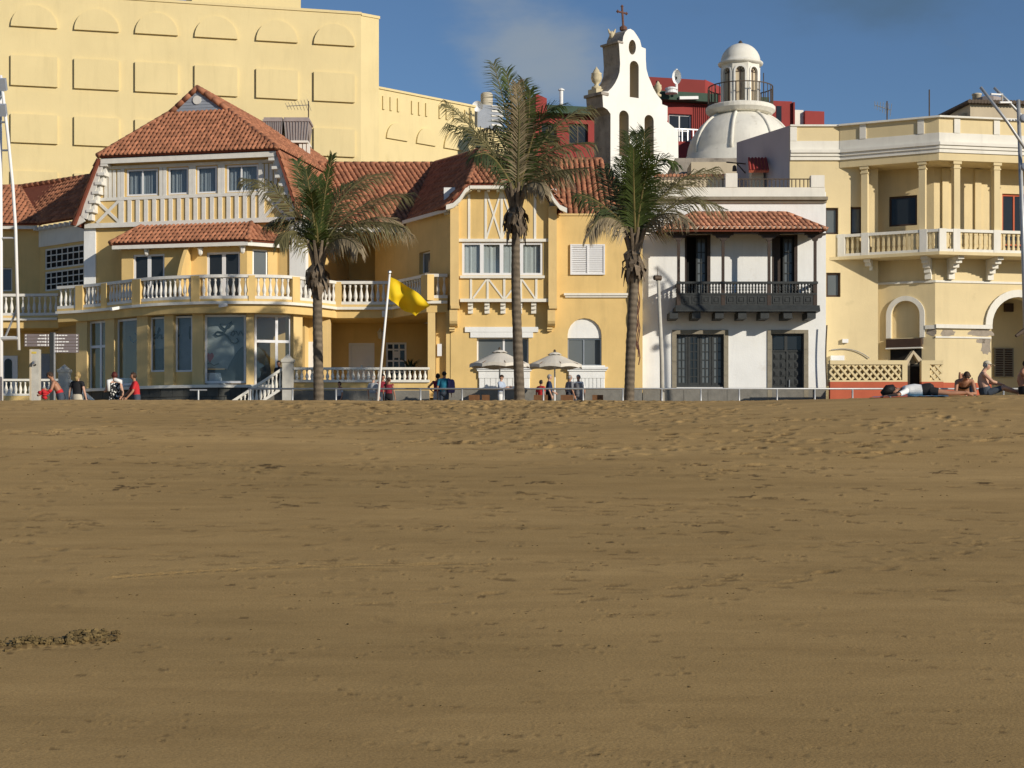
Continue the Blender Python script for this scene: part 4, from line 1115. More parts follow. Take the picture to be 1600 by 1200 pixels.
    # two triangles-like slopes left of the hip
    roof(root, [l0, l1, e1, ap, l4], None, .23, .36, 'tile', [], seed=22)
    T_ = MB(); ridge(T_, l0, l4, .09); ridge(T_, ap, l4, .13); tag(T_.build('valley_tiles', 'tile', root, WORLD, True), kind='stuff')
    r0, r1 = at(868, 336, 67.3), at(1000, 336, 67.3); r2, r3 = at(940, 250, 73.5), at(800, 250, 73.5)
    roof(root, [r0, r1, r2, r3], None, .23, .36, 'tile', [(r3, r2)], seed=23)
    roof(root, [e2, at(884, 326, 66.2), r0, r3, ap], None, .23, .36, 'tile', [], seed=24)
    # lower windows
    o = ops[0]; window(root, F, *o, .2, .06, (.52,), (), 'white_pvc', 'pale_glass', bw=.08)
    MB().box(X(726.5), X(841), -.07, .0, Zf(519), Zf(511)).build('lintel', 'white', root); MB().box(X(735), X(833), -.055, .0, Zf(527.5), Zf(519) - .003).build('lintel', 'white', root)
    for a, c, in ((744, 832), (885, 949)):
        x0, x1 = X(a), X(c); b = MB()
        b.box(x0 + .1, x1 - .1, -.06, .0, Zf(573.5), Zf(571)); b.box(x0 - .02, x1 + .02, -.2, 0, Zf(577), Zf(573.5) - .003); b.box(x0 + .04, x1 - .04, -.15, 0, Zf(580), Zf(577) - .003); b.box(x0 + .1, x1 - .1, -.1, 0, Zf(591), Zf(580) - .003)
        b.build('sill', 'white', root)
        n = 9
        for k in range(n): xa = x0 + .12 + (x1 - x0 - .24) * k / n; MB().box(xa + .012, xa + (x1 - x0 - .24) / n - .012, -.08, 0, Zf(609), Zf(591) - .003).build('board', 'white', root)
        MB().box(x0 + .11, x1 - .11, -.05, 0, Zf(609), Zf(591) - .003).build('apron', 'white', root)
    o = ops[1]; zs = Zf(528); r = (o[1] - o[0]) / 2; mx = (o[0] + o[1]) / 2
    MB().prism([(o[1], zs)] + [(mx + r * math.cos(k * math.pi / 14), o[3] - r + r * math.sin(k * math.pi / 14)) for k in range(15)] + [(o[0], zs)], .1, .3).build('tympanum', 'white', root)
    window(root, F, o[0], o[1], o[2], zs - .01, .2, .05, (.48,), (), 'steel', 'pale_glass', bw=.06)
    # shuttered window
    x0, x1, z0, z1 = X(891), X(945), Zf(429.5), Zf(382)
    sh = MB().box(x0, x1, -.03, .0, z0, z1).build('shutter_window', 'white_pvc', root)
    for a, c in ((x0, x0 + .06), (x1 - .06, x1), ((x0 + x1) / 2 - .03, (x0 + x1) / 2 + .03)): MB().box(a, c, -.09, -.03, z0, z1).build('stile', 'white_pvc', sh)
    for z in (z0, z1 - .06): MB().box(x0 + .06, x1 - .06, -.088, -.03, z, z + .06).build('rail', 'white_pvc', sh)
    for s_, (a, c) in enumerate(((x0 + .06, (x0 + x1) / 2 - .03), ((x0 + x1) / 2 + .03, x1 - .06))):
        for k in range(15):
            z = z0 + .09 + (z1 - z0 - .18) * k / 14; q = MB()
            if s_ == 0: q.add([(a, -.075, z - .028), (c, -.075, z - .028), (c, -.035, z + .03), (a, -.035, z + .03), (a, -.07, z - .035), (c, -.07, z - .035), (c, -.03, z + .023), (a, -.03, z + .023)], [(0, 1, 2, 3), (7, 6, 5, 4), (0, 4, 5, 1), (2, 6, 7, 3)])
            else: q.box(a, c, -.06, -.03, z - .03, z + .026)
            q.build('slat', 'white_pvc', sh)
    MB().box(X(881), X(981), -.14, 0, Zf(462), Zf(458.5)).build('string_course', 'cream_white', root); MB().box(X(883), X(980), -.08, 0, Zf(465), Zf(462) - .003).build('string_course', 'cream_white', root)
    MB().box(X(697), X(1003), -.12, .02, PZ, Zf(608)).build('plinth', 'basalt', root)
    # loose cables at the corner
    for k in range(3):
        b = MB(); pts = [at(994 + k * 2.2 + 1.5 * math.sin(t * 1.7 + k), 432 + t * (9.5 + k), 66.7) for t in range(13)]; b.tube(pts, .025, 5); b.build('cable', 'rust', root, WORLD)
gabled_house()

# ---------------------------------------------------------------- white house with the wooden balcony
def white_house():
    F = Frame(1150, 67.5, 0); X, Zf = F.x, lambda py, d=0.0: F.z(1150, py, d)
    root = thing('white_house', 'white house with black carved wooden balcony under a tiled hood', 'house', F.M)
    zb = 2.6
    dl = [(1070, 1110), (1206, 1246)]
    ops = [(X(a), X(b), Zf(488), Zf(367)) for a, b in dl] + [(X(1057), X(1131), Zf(605), Zf(522)), (X(1206), X(1256), Zf(622), Zf(521))]
    wall(X(1003), X(1290.5), zb, Zf(300), 0, .4, ops).build('wall', 'white', root)
    MB().box(X(1003), X(1290.5), .41, 9, zb, Zf(302)).build('core', 'white', root)
    # flank towards the ochre house, its shade put into the wall colour
    a, b = XY(1003.5, 67.55), XY(906, 79.0); f = frame2(b, a)
    MB().box(0, (Vector(a) - Vector(b)).length, 0, .3, zb, Zf(279)).build('side_wall', 'lilac_shade', root, f)
    MB().box(X(1001), X(1292), -.24, .1, Zf(313.5), Zf(308.5)).build('cornice', 'stone_frame', root)
    MB().box(X(1002), X(1291), -.12, .1, Zf(317), Zf(313.5) - .003).build('cornice', 'stone_frame', root)
    MB().box(X(1003), X(1289), -.04, .25, Zf(308.5) + .002, Zf(293)).build('parapet', 'cream_white', root)
    for a, b, t in ((1133.5, 1152, 271), (1267, 1288, 274), (1004, 1021, 274)): MB().box(X(a), X(b), -.06, .36, Zf(293) + .002, Zf(t)).build('parapet_pier', 'cream_white', root)
    for a, b in ((1021, 1133), (1153, 1266)):
        rl = MB().box(X(a), X(b), .06, .11, Zf(280), Zf(278.5)).build('roof_railing', 'iron', root)
        n = int((b - a) / 6)
        for k in range(n):
            x = X(a + (b - a) * (k + .5) / n); MB().box(x - .018, x + .018, .065, .105, Zf(293), Zf(280) - .002).build('picket', 'iron', rl)
    # tile-capped back wall of the terrace
    bk = Frame(1100, 71.5, 0)
    MB().box(bk.x(1010), bk.x(1152), 0, .3, 11, bk.z(1100, 275)).build('terrace_wall', 'sand_wall', root, bk)
    T = MB()
    for k in range(24): x = bk.x(1012 + k * 5.9); T.tube([(x, -.12, bk.z(1100, 274.5)), (x, .4, bk.z(1100, 272))], .075, 6)
    tag(T.build('wall_tiles', 'tile_old', root, bk), kind='stuff')
    # stone surrounds
    for a, b, t, o, lo in ((1050, 1138, 515.5, ops[2], 608), (1199, 1263, 515.5, ops[3], 622)):
        for x0, x1, z0, z1 in ((X(a), o[0], Zf(lo), o[3]), (o[1], X(b), Zf(lo), o[3])):
            n = 4
            for k in range(n): MB().box(x0, x1, -.04, .12, z0 + (z1 - z0) * k / n + .005, z0 + (z1 - z0) * (k + 1) / n - .003).build('jamb_stone', 'stone_frame', root)
        n = 3
        for k in range(n): MB().box(X(a) + (X(b) - X(a)) * k / n + .004, X(a) + (X(b) - X(a)) * (k + 1) / n - .004, -.042, .12, o[3] + .002, Zf(t)).build('lintel_stone', 'stone_frame', root)
    # glazed double doors, four leaves of twelve lights
    o = ops[2]; n = 4; w = (o[1] - o[0]) / n
    MB().box(o[0], o[1], .1, .16, o[2], o[2] + .1).build('threshold', 'wood_black', root)
    for k in range(n):
        window(root, F, o[0] + w * k + .01, o[0] + w * (k + 1) - .01, o[2] + .1, o[3] - .03, .16, .09, (.5,), [i / 6 for i in range(1, 6)], 'wood_black', 'pale_glass' if k != 1 else 'dark_glass', name='door_leaf', bw=.035)
    # panelled front door
    o = ops[3]; zt = Zf(549)
    window(root, F, o[0], o[1], zt, o[3], .16, .06, (.46,), (), 'wood_black', 'dark_glass', name='fanlight', bw=.12)
    dr = MB().box(o[0], o[1], .2, .26, o[2], zt - .003).build('front_door', 'wood_black', root)
    for i in range(4):
        for j in range(5):
            x = o[0] + .11 + (o[1] - o[0] - .22) * (i + .5) / 4 + (.03 if i > 1 else -.03); z = zt - .2 - j * .345
            if z < o[2] + .1: continue
            q = MB().box(x - .105, x + .105, .175, .2, z - .12, z + .12); q.box(x - .06, x + .06, .15, .175, z - .07, z + .07); q.build('panel', 'wood_black', dr)
    xm = (o[0] + o[1]) / 2; MB().box(xm - .04, xm + .04, .16, .2, o[2] + .02, zt).build('meeting_stile', 'wood_black', dr)
    MB().tube([(xm + .08, .12, zt - 1.15), (xm + .08, .12, zt - 1.45)], .025, 6).build('door_pull', 'steel', dr)
    # balcony doors
    for k, (a, b) in enumerate(dl):
        x0, x1 = X(a), X(b); z0, z1 = Zf(488), Zf(367)
        MB().box(x0, x1, .36, .4, z0, z1).build('dark_interior', 'interior_dark', root)
        fx = MB().box(x0, x0 + .08, .0, .3, z0, z1).box(x1 - .13, x1, -.03, .3, z0, z1).box(x0 + .08, x1 - .13, .0, .3, z1 - .07, z1); fx.build('door_frame', 'wood_brown', root)
        xm = x0 + (x1 - x0) * .45
        window(root, F, xm, x1 - .14, z0, z1 - .08, .12, .07, (.5,), (.1, .24, .38, .52, .66, .8), 'wood_black', 'pale_glass', name='balcony_door_leaf', bw=.04)
        if k: MB().box(x0 + .08, xm - .1, .16, .2, z0, z1 - .08).build('closed_leaf', 'wood_brown', root)
    # ---- wooden balcony
    D = -1.17; x0, x1 = X(1060, D), X(1276, D); zz = lambda py: F.z(1150, py, D)
    fl = MB().box(x0, x1, D, -.002, zz(484), zz(481)).build('balcony', 'wood_black', root)
    MB().box(x0 + .01, x1 - .01, D + .02, D + .08, zz(481) + .002, zz(459.5)).build('front_boarding', 'wood_black', fl)
    for x in (x0, x1 - .06): MB().box(x, x + .06, D + .08, -.005, zz(481) + .002, zz(459.5)).build('end_boarding', 'wood_black', fl)
    posts = [1060.5, 1130, 1202, 1274]; px_ = [X(p, D) for p in posts]
    for i in range(3):
        a, b = px_[i] + .09, px_[i + 1] - .09
        for k in range(4):
            xa, xb = a + (b - a) * k / 4 + .05, a + (b - a) * (k + 1) / 4 - .05; za, zb_ = zz(474.5), zz(462.5)
            q = MB().box(xa, xb, D - .0, D + .02, za, za + .05).box(xa, xb, D, D + .02, zb_ - .05, zb_).box(xa, xa + .05, D, D + .02, za + .05, zb_ - .05).box(xb - .05, xb, D, D + .02, za + .05, zb_ - .05)
            q.box(xa + .085, xb - .085, D - .005, D + .02, za + .085, zb_ - .085); q.build('panel', 'wood_black', fl)
    b = MB(); b.prism([(D - .14, zz(487)), (D - .14, zz(485)), (D, zz(477)), (D + .06, zz(477)), (D + .06, zz(487))], x0 - .12, x1 + .12); b.v = [(v[1], v[0], v[2]) for v in b.v]; b.build('base_moulding', 'wood_black', fl)
    for x in (x0 - .12, x1 - .02): MB().box(x, x + .14, D + .06, -.005, zz(487), zz(479)).build('base_moulding', 'wood_black', fl)
    for px in (1053, 1088, 1124, 1160, 1195, 1231, 1268):
        x = X(px, D); MB().box(x - .17, x + .17, D - .02, -.003, zz(497.5), zz(487) - .003).build('joist', 'wood_black', fl)
    MB().box(x0 - .05, x1 + .05, D - .04, D + .1, zz(443.5), zz(440)).build('handrail', 'wood_black', fl); MB().box(x0, x1, D - .01, D + .08, zz(460.5), zz(458)).build('lower_rail', 'wood_black', fl)
    for x in (x0, x1 - .08): MB().box(x - .02, x + .1, D + .1, -.003, zz(443.5), zz(440)).build('handrail', 'wood_black', fl)
    hb = zz(443.5) - zz(458)
    for i in range(3):
        a, b = px_[i] + .1, px_[i + 1] - .1; n = 13
        for k in range(n): inst('baluster', baluster_mesh(hb, .05, 'wood_black', 1), fl, F.M @ Matrix.Translation((a + (b - a) * (k + .5) / n, D + .035, zz(458))))
    for x in (x0 + .04, x1 - .04):
        for k in range(6): inst('baluster', baluster_mesh(hb, .05, 'wood_black', 1), fl, F.M @ Matrix.Translation((x, D + .22 + k * .15, zz(458))))
    for x in px_:
        b = MB().box(x - .075, x + .075, D + .005, D + .13, zz(481), zz(440) + .02); b.box(x - .055, x + .055, D + .012, D + .122, zz(440) + .02, zz(368)); b.build('post', 'wood_brown', fl)
        q = []
        for s_ in (-1, 1): q += []
        b = MB(); b.prism([(x - .42, zz(364)), (x - .42, zz(367)), (x - .3, zz(368)), (x - .26, zz(371)), (x - .12, zz(372.5)), (x - .09, zz(376)), (x + .09, zz(376)), (x + .12, zz(372.5)), (x + .26, zz(371)), (x + .3, zz(368)), (x + .42, zz(367)), (x + .42, zz(364))], D + .0, D + .14); b.build('bolster', 'wood_brown', fl)
    MB().box(x0 - .1, x1 + .1, D, D + .16, zz(364) + .002, zz(360)).build('beam', 'wood_brown', fl)
    for x in (x0 - .1, x1 - .02): MB().box(x, x + .12, D + .16, -.003, zz(364) + .002, zz(360)).build('beam', 'wood_brown', fl)
    # tiled hood
    DE = -1.6
    e0, e1 = F.M @ F.p(1034, 358, DE), F.M @ F.p(1291, 358, DE); t1, t0 = F.M @ F.p(1229, 333.5, -.02), F.M @ F.p(1082, 333.5, -.02)
    h = roof(root, [e0, e1, t1, t0], (t0 - e0) * 0 + Vector((-.35, 1.5, .9)), .205, .4, 'tile_old', [(e1, t1), (e0, t0), (t0, t1)], seed=31, name='balcony_hood', rr=.1)
    e2 = F.M @ Vector((F.loc(e1).x, -.02, e1.z)); roof(root, [e1, e2, t1], None, .2, .4, 'tile_old', [], seed=32, name='balcony_hood')
    em = F.M @ Vector((F.loc(e0).x, -.02, e0.z)); roof(root, [em, e0, t0], None, .2, .4, 'tile_old', [], seed=33, name='balcony_hood')
    ring = MB(); n = 33
    for k in range(n):
        x = e0.x + (e1.x - e0.x) * (k + .5) / n; ring.tube([(x + .088 * math.cos(g), e0.y - .055, e0.z + .005 + .085 * math.sin(g)) for g in [math.pi * j / 6 for j in range(7)]], .018, 5)
    tag(ring.build('tile_mortar', 'mortar', h, WORLD), kind='stuff')
    MB().box(x0 - .35, x1 + .35, DE + .12, -.003, zz(359.5), zz(358.3)).build('hood_boarding', 'wood_black', root)
    # base course of cut stone
    base = MB().box(X(1003), X(1290), -.03, .05, PZ, Zf(607)).build('plinth', 'basalt', root)
    k = 0; x = X(1004)
    while x < X(1288):
        w = .75 + .35 * random.random(); x2 = min(x + w, X(1290))
        if not (x < ops[3][1] + .25 and x2 > ops[3][0] - .25): MB().box(x + .008, x2 - .008, -.07, -.03, Zf(640), Zf(607.5)).build('stone', 'basalt', base)
        x = x2
    b = MB(); b.tube([at(1292 - 1.8 * math.sin(t * .26), 508 + t * 8, 67.2) for t in range(13)], .03, 5); b.build('cable', 'iron', root, WORLD)
white_house()

# ---------------------------------------------------------------- yellow corner building with the loggia
def corner_house():
    K = Vector(XY(1467, 67.0)); a1, a2 = R(25.6), R(11.0)
    Lp = K + Vector((-math.cos(a1), math.sin(a1))) * 4.05; Rp = K + Vector((math.cos(a2), math.sin(a2))) * 8.0
    root = thing('corner_house', 'pale yellow corner building with columned loggia and white cornice beside the white house', 'building', Matrix.Translation((K.x, K.y, 0)))
    FL, FR = frame2(Lp, K), frame2(K, Rp); wl, wr = 4.05, 8.0
    zk = lambda py: (HY - py) / FPX * 67.0
    def off(o):
        """footprint offset inwards by o: left end, corner, right end"""
        nl, nr = Vector((-math.sin(-a1), math.cos(-a1))), Vector((-math.sin(a2), math.cos(a2)))
        nl = Vector((math.sin(a1), math.cos(a1)))
        A = Lp + nl * o; C = Rp + nr * o
        # corner: intersection
        dl, dr = (K - Lp).normalized(), (Rp - K).normalized()
        p, q = Lp + nl * o, K + nr * o; det = dl.x * (-dr.y) + dr.x * dl.y
        r = q - p; t = (r.x * (-dr.y) + dr.x * r.y) / det
        return A, p + dl * t, C
    def ring_(o, back, z0, z1, name, m, par=root):
        A, B, C = off(o); return MB().plan([A, B, C, C + Vector((0, back)), Vector((A.x, A.y + back))], z0, z1).build(name, m, par, WORLD)
    def strip(o, z0, z1, name, m, w=.2, par=root):
        A, B, C = off(o); return rail(MB(), [A, B, C], z0, z1, w).build(name, m, par, WORLD)
    # left flat wall (flush with the loggia's left end)
    yw = Lp.y + .02; fw = Frame(1312, yw, 0); zt = zk(181)
    Xw = fw.x; Zw = lambda py: fw.z(1312, py)
    ops = [(Xw(1289), Xw(1310), Zw(366), Zw(324.5)), (Xw(1329), Xw(1347.5), Zw(366), Zw(323)), (Xw(1291), Xw(1313.5), Zw(464), Zw(426))]
    wall(Xw(1234), Xw(1312), zk(238), zt - .02, 0, .35, []).build('wall', 'cream_wall', root, fw)
    wall(Xw(1234), Xw(1372), 2.2, zk(238), .0, .35, ops).build('wall', 'cream_wall', root, fw)
    for o in ops: window(root, fw, o[0], o[1], o[2], o[3], .12, .085, (), (), 'brown_frame', 'pale_glass')
    MB().box(Xw(1234), Xw(1345), .36, 7, 2.2, zt - .3).build('core', 'cream_wall', root, fw)
    # side wall towards the church, shade painted into its colour
    p, q = Vector(XY(1151, 72.4)), Vector(XY(1234.5, yw)); f = frame2(p, q)
    MB().box(0, (q - p).length, 0, .3, 2.2, zt - .02).build('side_wall', 'lilac_shade', root, f)
    fh = Frame(1183, 70.3, 0); xs, zs = fh.x(1183), fh.z(1183, 270); hw = .42
    hd = MB().add([(xs - hw, -.55, zs), (xs + hw, -.55, zs), (xs + hw * .9, 0, zs + .62), (xs - hw * .9, 0, zs + .62), (xs - hw, -.5, zs - .08), (xs + hw, -.5, zs - .08), (xs + hw * .9, .1, zs + .54), (xs - hw * .9, .1, zs + .54)], [(0, 1, 2, 3), (7, 6, 5, 4), (0, 4, 5, 1), (1, 5, 6, 2), (2, 6, 7, 3), (3, 7, 4, 0)]); hd.build('tile_hood', 'red_dado', root, fh)
    hb = MB()
    for k in range(6): hb.tube([(xs - hw * .9 + k * hw * .36, -.56, zs + .02), (xs - hw * .82 + k * hw * .33, 0, zs + .63)], .05, 6)
    hb.build('hood_tiles', 'red_wall', root, fh); MB().box(xs - hw * .6, xs + hw * .6, -.1, .5, zs - 1.2, zs + .3).build('hood_wall', 'sand_wall', root, fh)
    hb = MB(); zq = f.z(1160, 258); xq = f.x(1166)
    hb.bar((xq, -.04, zq), (xq, -1.0, zq), .05); hb.bar((xq, -.04, zq - .4), (xq, -.5, zq), .04); hb.build('lamp_bracket', 'iron', root, f)
    hb = MB().lathe([(.1, -.25), (.08, -.05), (.03, 0)], (xq, -.6, zq - .1), 8); hb.build('bell', 'iron', root, f)
    # parapet, cornice, frieze on the left flat wall
    def flat(z0, z1, d, name, m): MB().box(Xw(1234.5), Xw(1312) + .1, -d, .02, z0, z1).build(name, m, root, fw)
    flat(zt - .07, zt, .09, 'coping', 'cream_white'); flat(zk(222), zk(207), .03, 'cornice_band', 'cream_white')
    for i, (a, b, d) in enumerate(((222, 227, .22), (227, 232, .15), (232, 238, .09))): flat(zk(b), zk(a) - .003, d, 'cornice', 'cream_white')
    MB().box(Xw(1234.5), Xw(1245), -.045, .02, zk(207) + .003, zt - .07).build('parapet_pier', 'cream_white', root, fw)
    # loggia: upper ring
    ring_(0, 5, zk(250), zk(238) - .003, 'frieze', 'cream_wall')
    ring_(.0, 5, zk(222), zt - .07, 'parapet', 'cream_wall')
    strip(.0, zt - .07, zt, 'coping', 'cream_white', .3); strip(.06, zk(222) + .002, zk(207), 'cornice_band', 'cream_white', .18)
    for a, b, d in ((222, 227, .5), (227, 232, .36), (232, 238, .24)): strip(.06, zk(b), zk(a) - .003, 'cornice', 'cream_white', d)
    for fr, pxs in ((FL, (1348.5, 1439)), (FR, (1495, 1557))):
        for px in pxs:
            x = fr.x(px); MB().box(x - .13, x + .13, -.05, .05, zk(207) + .003, zt - .07).build('parapet_pier', 'cream_white', root, fr)
    # columns
    for fr, pxs in ((FL, (1351.5, 1441.5)), (FR, (1493.5, 1556, 1612))):
        for px in pxs:
            x = fr.x(px, .2); z0, z1 = zk(357), zk(250); c = MB().box(x - .13, x + .13, .08, .34, z0, z1 - .3)
            c.box(x - .16, x + .16, .05, .37, z1 - .3, z1 - .24); c.box(x - .13, x + .13, .08, .34, z1 - .24, z1 - .12); c.box(x - .18, x + .18, .03, .39, z1 - .12, z1 - .003); c.build('column', 'cream_wall', root, fr)
    # inner wall
    A, B, C = off(1.5); f1, f2 = frame2(A, B), frame2(B, C)
    o1 = [(f1.x(1389), f1.x(1433), f1.z(1411, 353), f1.z(1411, 306))]
    wall(-.8, (B - A).length, zk(398), zk(250) - .002, 0, .3, o1).build('loggia_wall', 'cream_wall', root, f1)
    window(root, f1, *o1[0], .08, .08, (), (), 'brown_frame', 'dark_glass')
    o2 = [(f2.x(1566), f2.x(1606), zk(398), f2.z(1585, 303))]
    wall(0, (C - B).length, zk(398), zk(250) - .002, 0, .3, o2).build('loggia_wall', 'cream_wall', root, f2)
    window(root, f2, *o2[0], .1, .09, (.5,), (.25,), 'red_dado', 'dark_glass', name='loggia_door')
    for px in (1476, 1527): x = f2.x(px); MB().box(x - .14, x + .14, -.1, 0, zk(395), zk(252)).build('pilaster', 'cream_wall', root, f2)
    # balcony slab with balustrade
    A, B, C = off(-.12); s = MB().plan([A + Vector((-.35, .12)), A, B, C, C + Vector((0, 4)), A + Vector((-.35, 2.2))], zk(398), zk(393)); bl = s.build('balcony', 'cream_wall', root, WORLD)
    strip(.06, zk(393) + .002, zk(388.5), 'bottom_rail', 'cream_white', .26, bl); strip(.06, zk(362), zk(357.5), 'top_rail', 'cream_white', .26, bl)
    A, B, C = off(.06)
    ms = MB().box(-.055, .055, -.05, .05, 0, .12).box(-.04, .04, -.035, .035, .12, .22).box(-.05, .05, -.045, .045, .22, .42).box(-.04, .04, -.035, .035, .42, .58).box(-.055, .055, -.05, .05, .58, zk(362) - zk(388.5)).mesh('baluster', 'cream_wall')
    for p, q in ((A, B), (B, C)):
        n = int((q - p).length / .21); g = math.atan2((q - p).y, (q - p).x)
        for k in range(n):
            r = p.lerp(q, (k + .5) / n); inst('baluster', ms, bl, Matrix.Translation((r.x, r.y, zk(388.5))) @ Matrix.Rotation(g, 4, 'Z'))
    for fr, pxs in ((FL, (1315, 1352, 1443)), (FR, (1472, 1494, 1557))):
        for px in pxs: x = fr.x(px); MB().box(x - .15, x + .15, -.08, .24, zk(393) + .003, zk(357)).build('pedestal', 'cream_white', bl, fr)
    # side return of the balcony at its left end
    p, q = Vector((A.x - .3, A.y + .1)), Vector((A.x - .35, A.y + 1.9))
    rail(MB(), [q, p, A], zk(362), zk(357.5), .2).build('top_rail', 'cream_white', bl, WORLD)
    for k in range(6): r = p.lerp(q, (k + .5) / 6); inst('baluster', ms, bl, Matrix.Translation((r.x, r.y, zk(388.5))))
    # lower walls
    A, B, C = off(1.15); f1, f2 = frame2(A, B), frame2(B, C); w1, w2 = (B - A).length, (C - B).length
    na, nb_ = f1.x(1392.5), f1.x(1437.5); nz0, nz1 = f1.z(1415, 560), f1.z(1415, 470)
    x0 = f1.x(1358.5)
    wall(x0, w1, 2.2, zk(398) - .002, 0, .4, [(na, nb_, f1.z(1415, 528), nz1, 'arch')]).build('lower_wall', 'cream_wall', root, f1)
    MB().box(na - .05, nb_ + .05, .22, .3, f1.z(1415, 528), nz1 + .05).build('niche_back', 'cream_wall', root, f1)
    MB().plan([(x0, .01), (x0, 3), (x0 - .05, 3), (x0 - .05, .01)], 2.2, zk(398) - .003).build('lower_return', 'cream_wall', root, f1)
    def arch_trim(fr, xa, xb, zc, w, z0, name, d=.08):
        mx, r = (xa + xb) / 2, (xb - xa) / 2; n = 16
        o_ = [(mx + (r + w) * math.cos(math.pi * k / n), zc + (r + w) * math.sin(math.pi * k / n)) for k in range(n + 1)]; i_ = [(mx + r * math.cos(math.pi * k / n), zc + r * math.sin(math.pi * k / n)) for k in range(n + 1)]
        b = MB()
        for k in range(n): b.prism([o_[k], o_[k + 1], i_[k + 1], i_[k]], -d, .02)
        if z0 is not None: b.box(xb, xb + w, -d, .02, z0, zc).box(xa - w, xa, -d, .02, z0, zc)
        return b.build(name, 'cream_white', root, fr)
    arch_trim(f1, na, nb_, nz1 - (nb_ - na) / 2, .2, f1.z(1415, 528), 'niche_surround')
    MB().box(na - .15, nb_ + .1, -.3, .0, f1.z(1415, 543.5), f1.z(1415, 530)).build('shutter_box', 'brown_frame', root, f1); MB().box(na - .17, nb_ + .12, -.34, .0, f1.z(1415, 545.5), f1.z(1415, 543.5) - .003).build('shutter_box_sill', 'cream_white', root, f1)
    MB().box(na - .03, nb_ + .07, -.03, .0, 2.3, f1.z(1415, 546)).build('shop_opening', 'interior_dark', root, f1)
    wa, wb = f2.x(1549), f2.x(1549) + 2.35; zc = f2.z(1550, 508)
    wall(0, w2, 2.2, zk(398) - .002, 0, .5, [(wa, wb, 2.2, zc + 1.175, 'arch')]).build('lower_wall', 'cream_wall', root, f2)
    arch_trim(f2, wa, wb, zc, .3, None, 'archivolt', .1)
    MB().box(wa - .8, wb + .4, 2.2, 2.5, 2.2, zk(400)).build('porch_back', 'cream_wall', root, f2)
    MB().box(wa - .6, wa - .5, .5, 2.2, 2.2, zk(400)).build('porch_side', 'cream_wall', root, f2)
    lv = [f2.x(1551.5, 2.2), f2.x(1582, 2.2), f2.z(1566, 589, 2.2), f2.z(1566, 544, 2.2)]
    lw = MB().box(lv[0], lv[1], 2.1, 2.2, lv[2], lv[3]).build('louvre_window', 'stone_frame', root, f2)
    for h_ in ((lv[0] + .07, (lv[0] + lv[1]) / 2 - .04), ((lv[0] + lv[1]) / 2 + .04, lv[1] - .07)):
        for k in range(12):
            z = lv[2] + .08 + (lv[3] - lv[2] - .16) * k / 11; MB().box(h_[0], h_[1], 2.07, 2.1, z - .03, z + .025).build('slat', 'brown_frame', lw, f2)
    MB().box(f2.x(1570, 2.1), f2.x(1583, 2.1), 2.05, 2.2, f2.z(1576, 487, 2.1), f2.z(1576, 474, 2.1)).build('meter_box', 'brown_frame', root, f2)
    # string course, impost with flaking plaster
    for f_, w0, w_ in ((f1, x0, w1), (f2, 0, w2)): MB().box(w0, w_ + .03, -.05, .0, zk(436), zk(432.5)).build('string_course', 'cream_white', root, f_)
    MB().box(-.02, wa - .02, -.14, .0, f2.z(1500, 513.5), f2.z(1500, 507.5)).build('impost', 'cream_white', root, f2); MB().box(f1.x(1446), w1 + .02, -.1, 0, f1.z(1460, 514), f1.z(1460, 508)).build('impost', 'cream_white', root, f1)
    mat('bare_render', (.34, .29, .23), .95, .2, 5, .5, 30)
    rn = random.Random(4)
    def flake(fr, cx, cy, rx, ry, n=22):
        pts = []
        for k in range(n):
            a = 2 * math.pi * k / n; q = rn.uniform(.72, 1.1); sx = math.copysign(abs(math.cos(a)) ** .6, math.cos(a)); sy = math.copysign(abs(math.sin(a)) ** .6, math.sin(a))
            pts.append((fr.x(cx + rx * q * sx), fr.z(cx, cy + ry * q * sy)))
        MB().prism(pts, -.006, .0).build('bare_patch', 'bare_render', root, fr)
    flake(f2, 1481, 520.5, 13, 5); flake(f2, 1533, 520.5, 20, 5.5); flake(f2, 1541, 541, 8, 14); flake(f2, 1533, 533, 7, 4); flake(f1, 1456, 518, 9, 7); flake(f1, 1441, 527, 2.6, 12)
    MB().box(0, wa - .02, -.05, 0, f2.z(1500, 528.5), f2.z(1500, 526)).build('impost_lower', 'cream_white', root, f2)
    # scrolled brackets under the balcony
    for f_, pxs in ((f1, (1361, 1449)), (f2, (1489, 1550))):
        for px in pxs:
            x = f_.x(px, -.3); zt_ = zk(398) - .004; b = MB(); st = [(1.05, 0, .12), (.85, .12, .26), (.6, .26, .42), (.36, .42, .6), (.2, .6, .85)]
            for d, a, c in st: b.box(x - .13, x + .13, -d, 0, zt_ - c, zt_ - a - .002)
            b.build('bracket', 'cream_white', root, f_)
    MB().box(x0, w1 + .03, -.03, .0, 2.2, zk(599)).build('dado', 'red_dado', root, f1); MB().box(-.0, wa - .01, -.03, .0, 2.2, f2.z(1500, 598)).build('dado', 'red_dado', root, f2)
    MB().box(Xw(1320) - .12, Xw(1320) + .12, -.14, 0, Zw(536), Zw(530)).build('wall_lamp', 'sign_white', root, fw)
    MB().box(Xw(1297), Xw(1318), -.2, 0, 2.2, Zw(556)).build('meter_cabinet', 'white', root, fw)
    b = MB(); b.tube([fw.M @ Vector((Xw(1298 + t * 5), -.06, Zw(547 + 13 * (t / 12) ** 3 - 2.5 * math.sin(t / 12 * math.pi)))) for t in range(13)], .02, 5); b.build('cable', 'galv', root, WORLD)
corner_house()
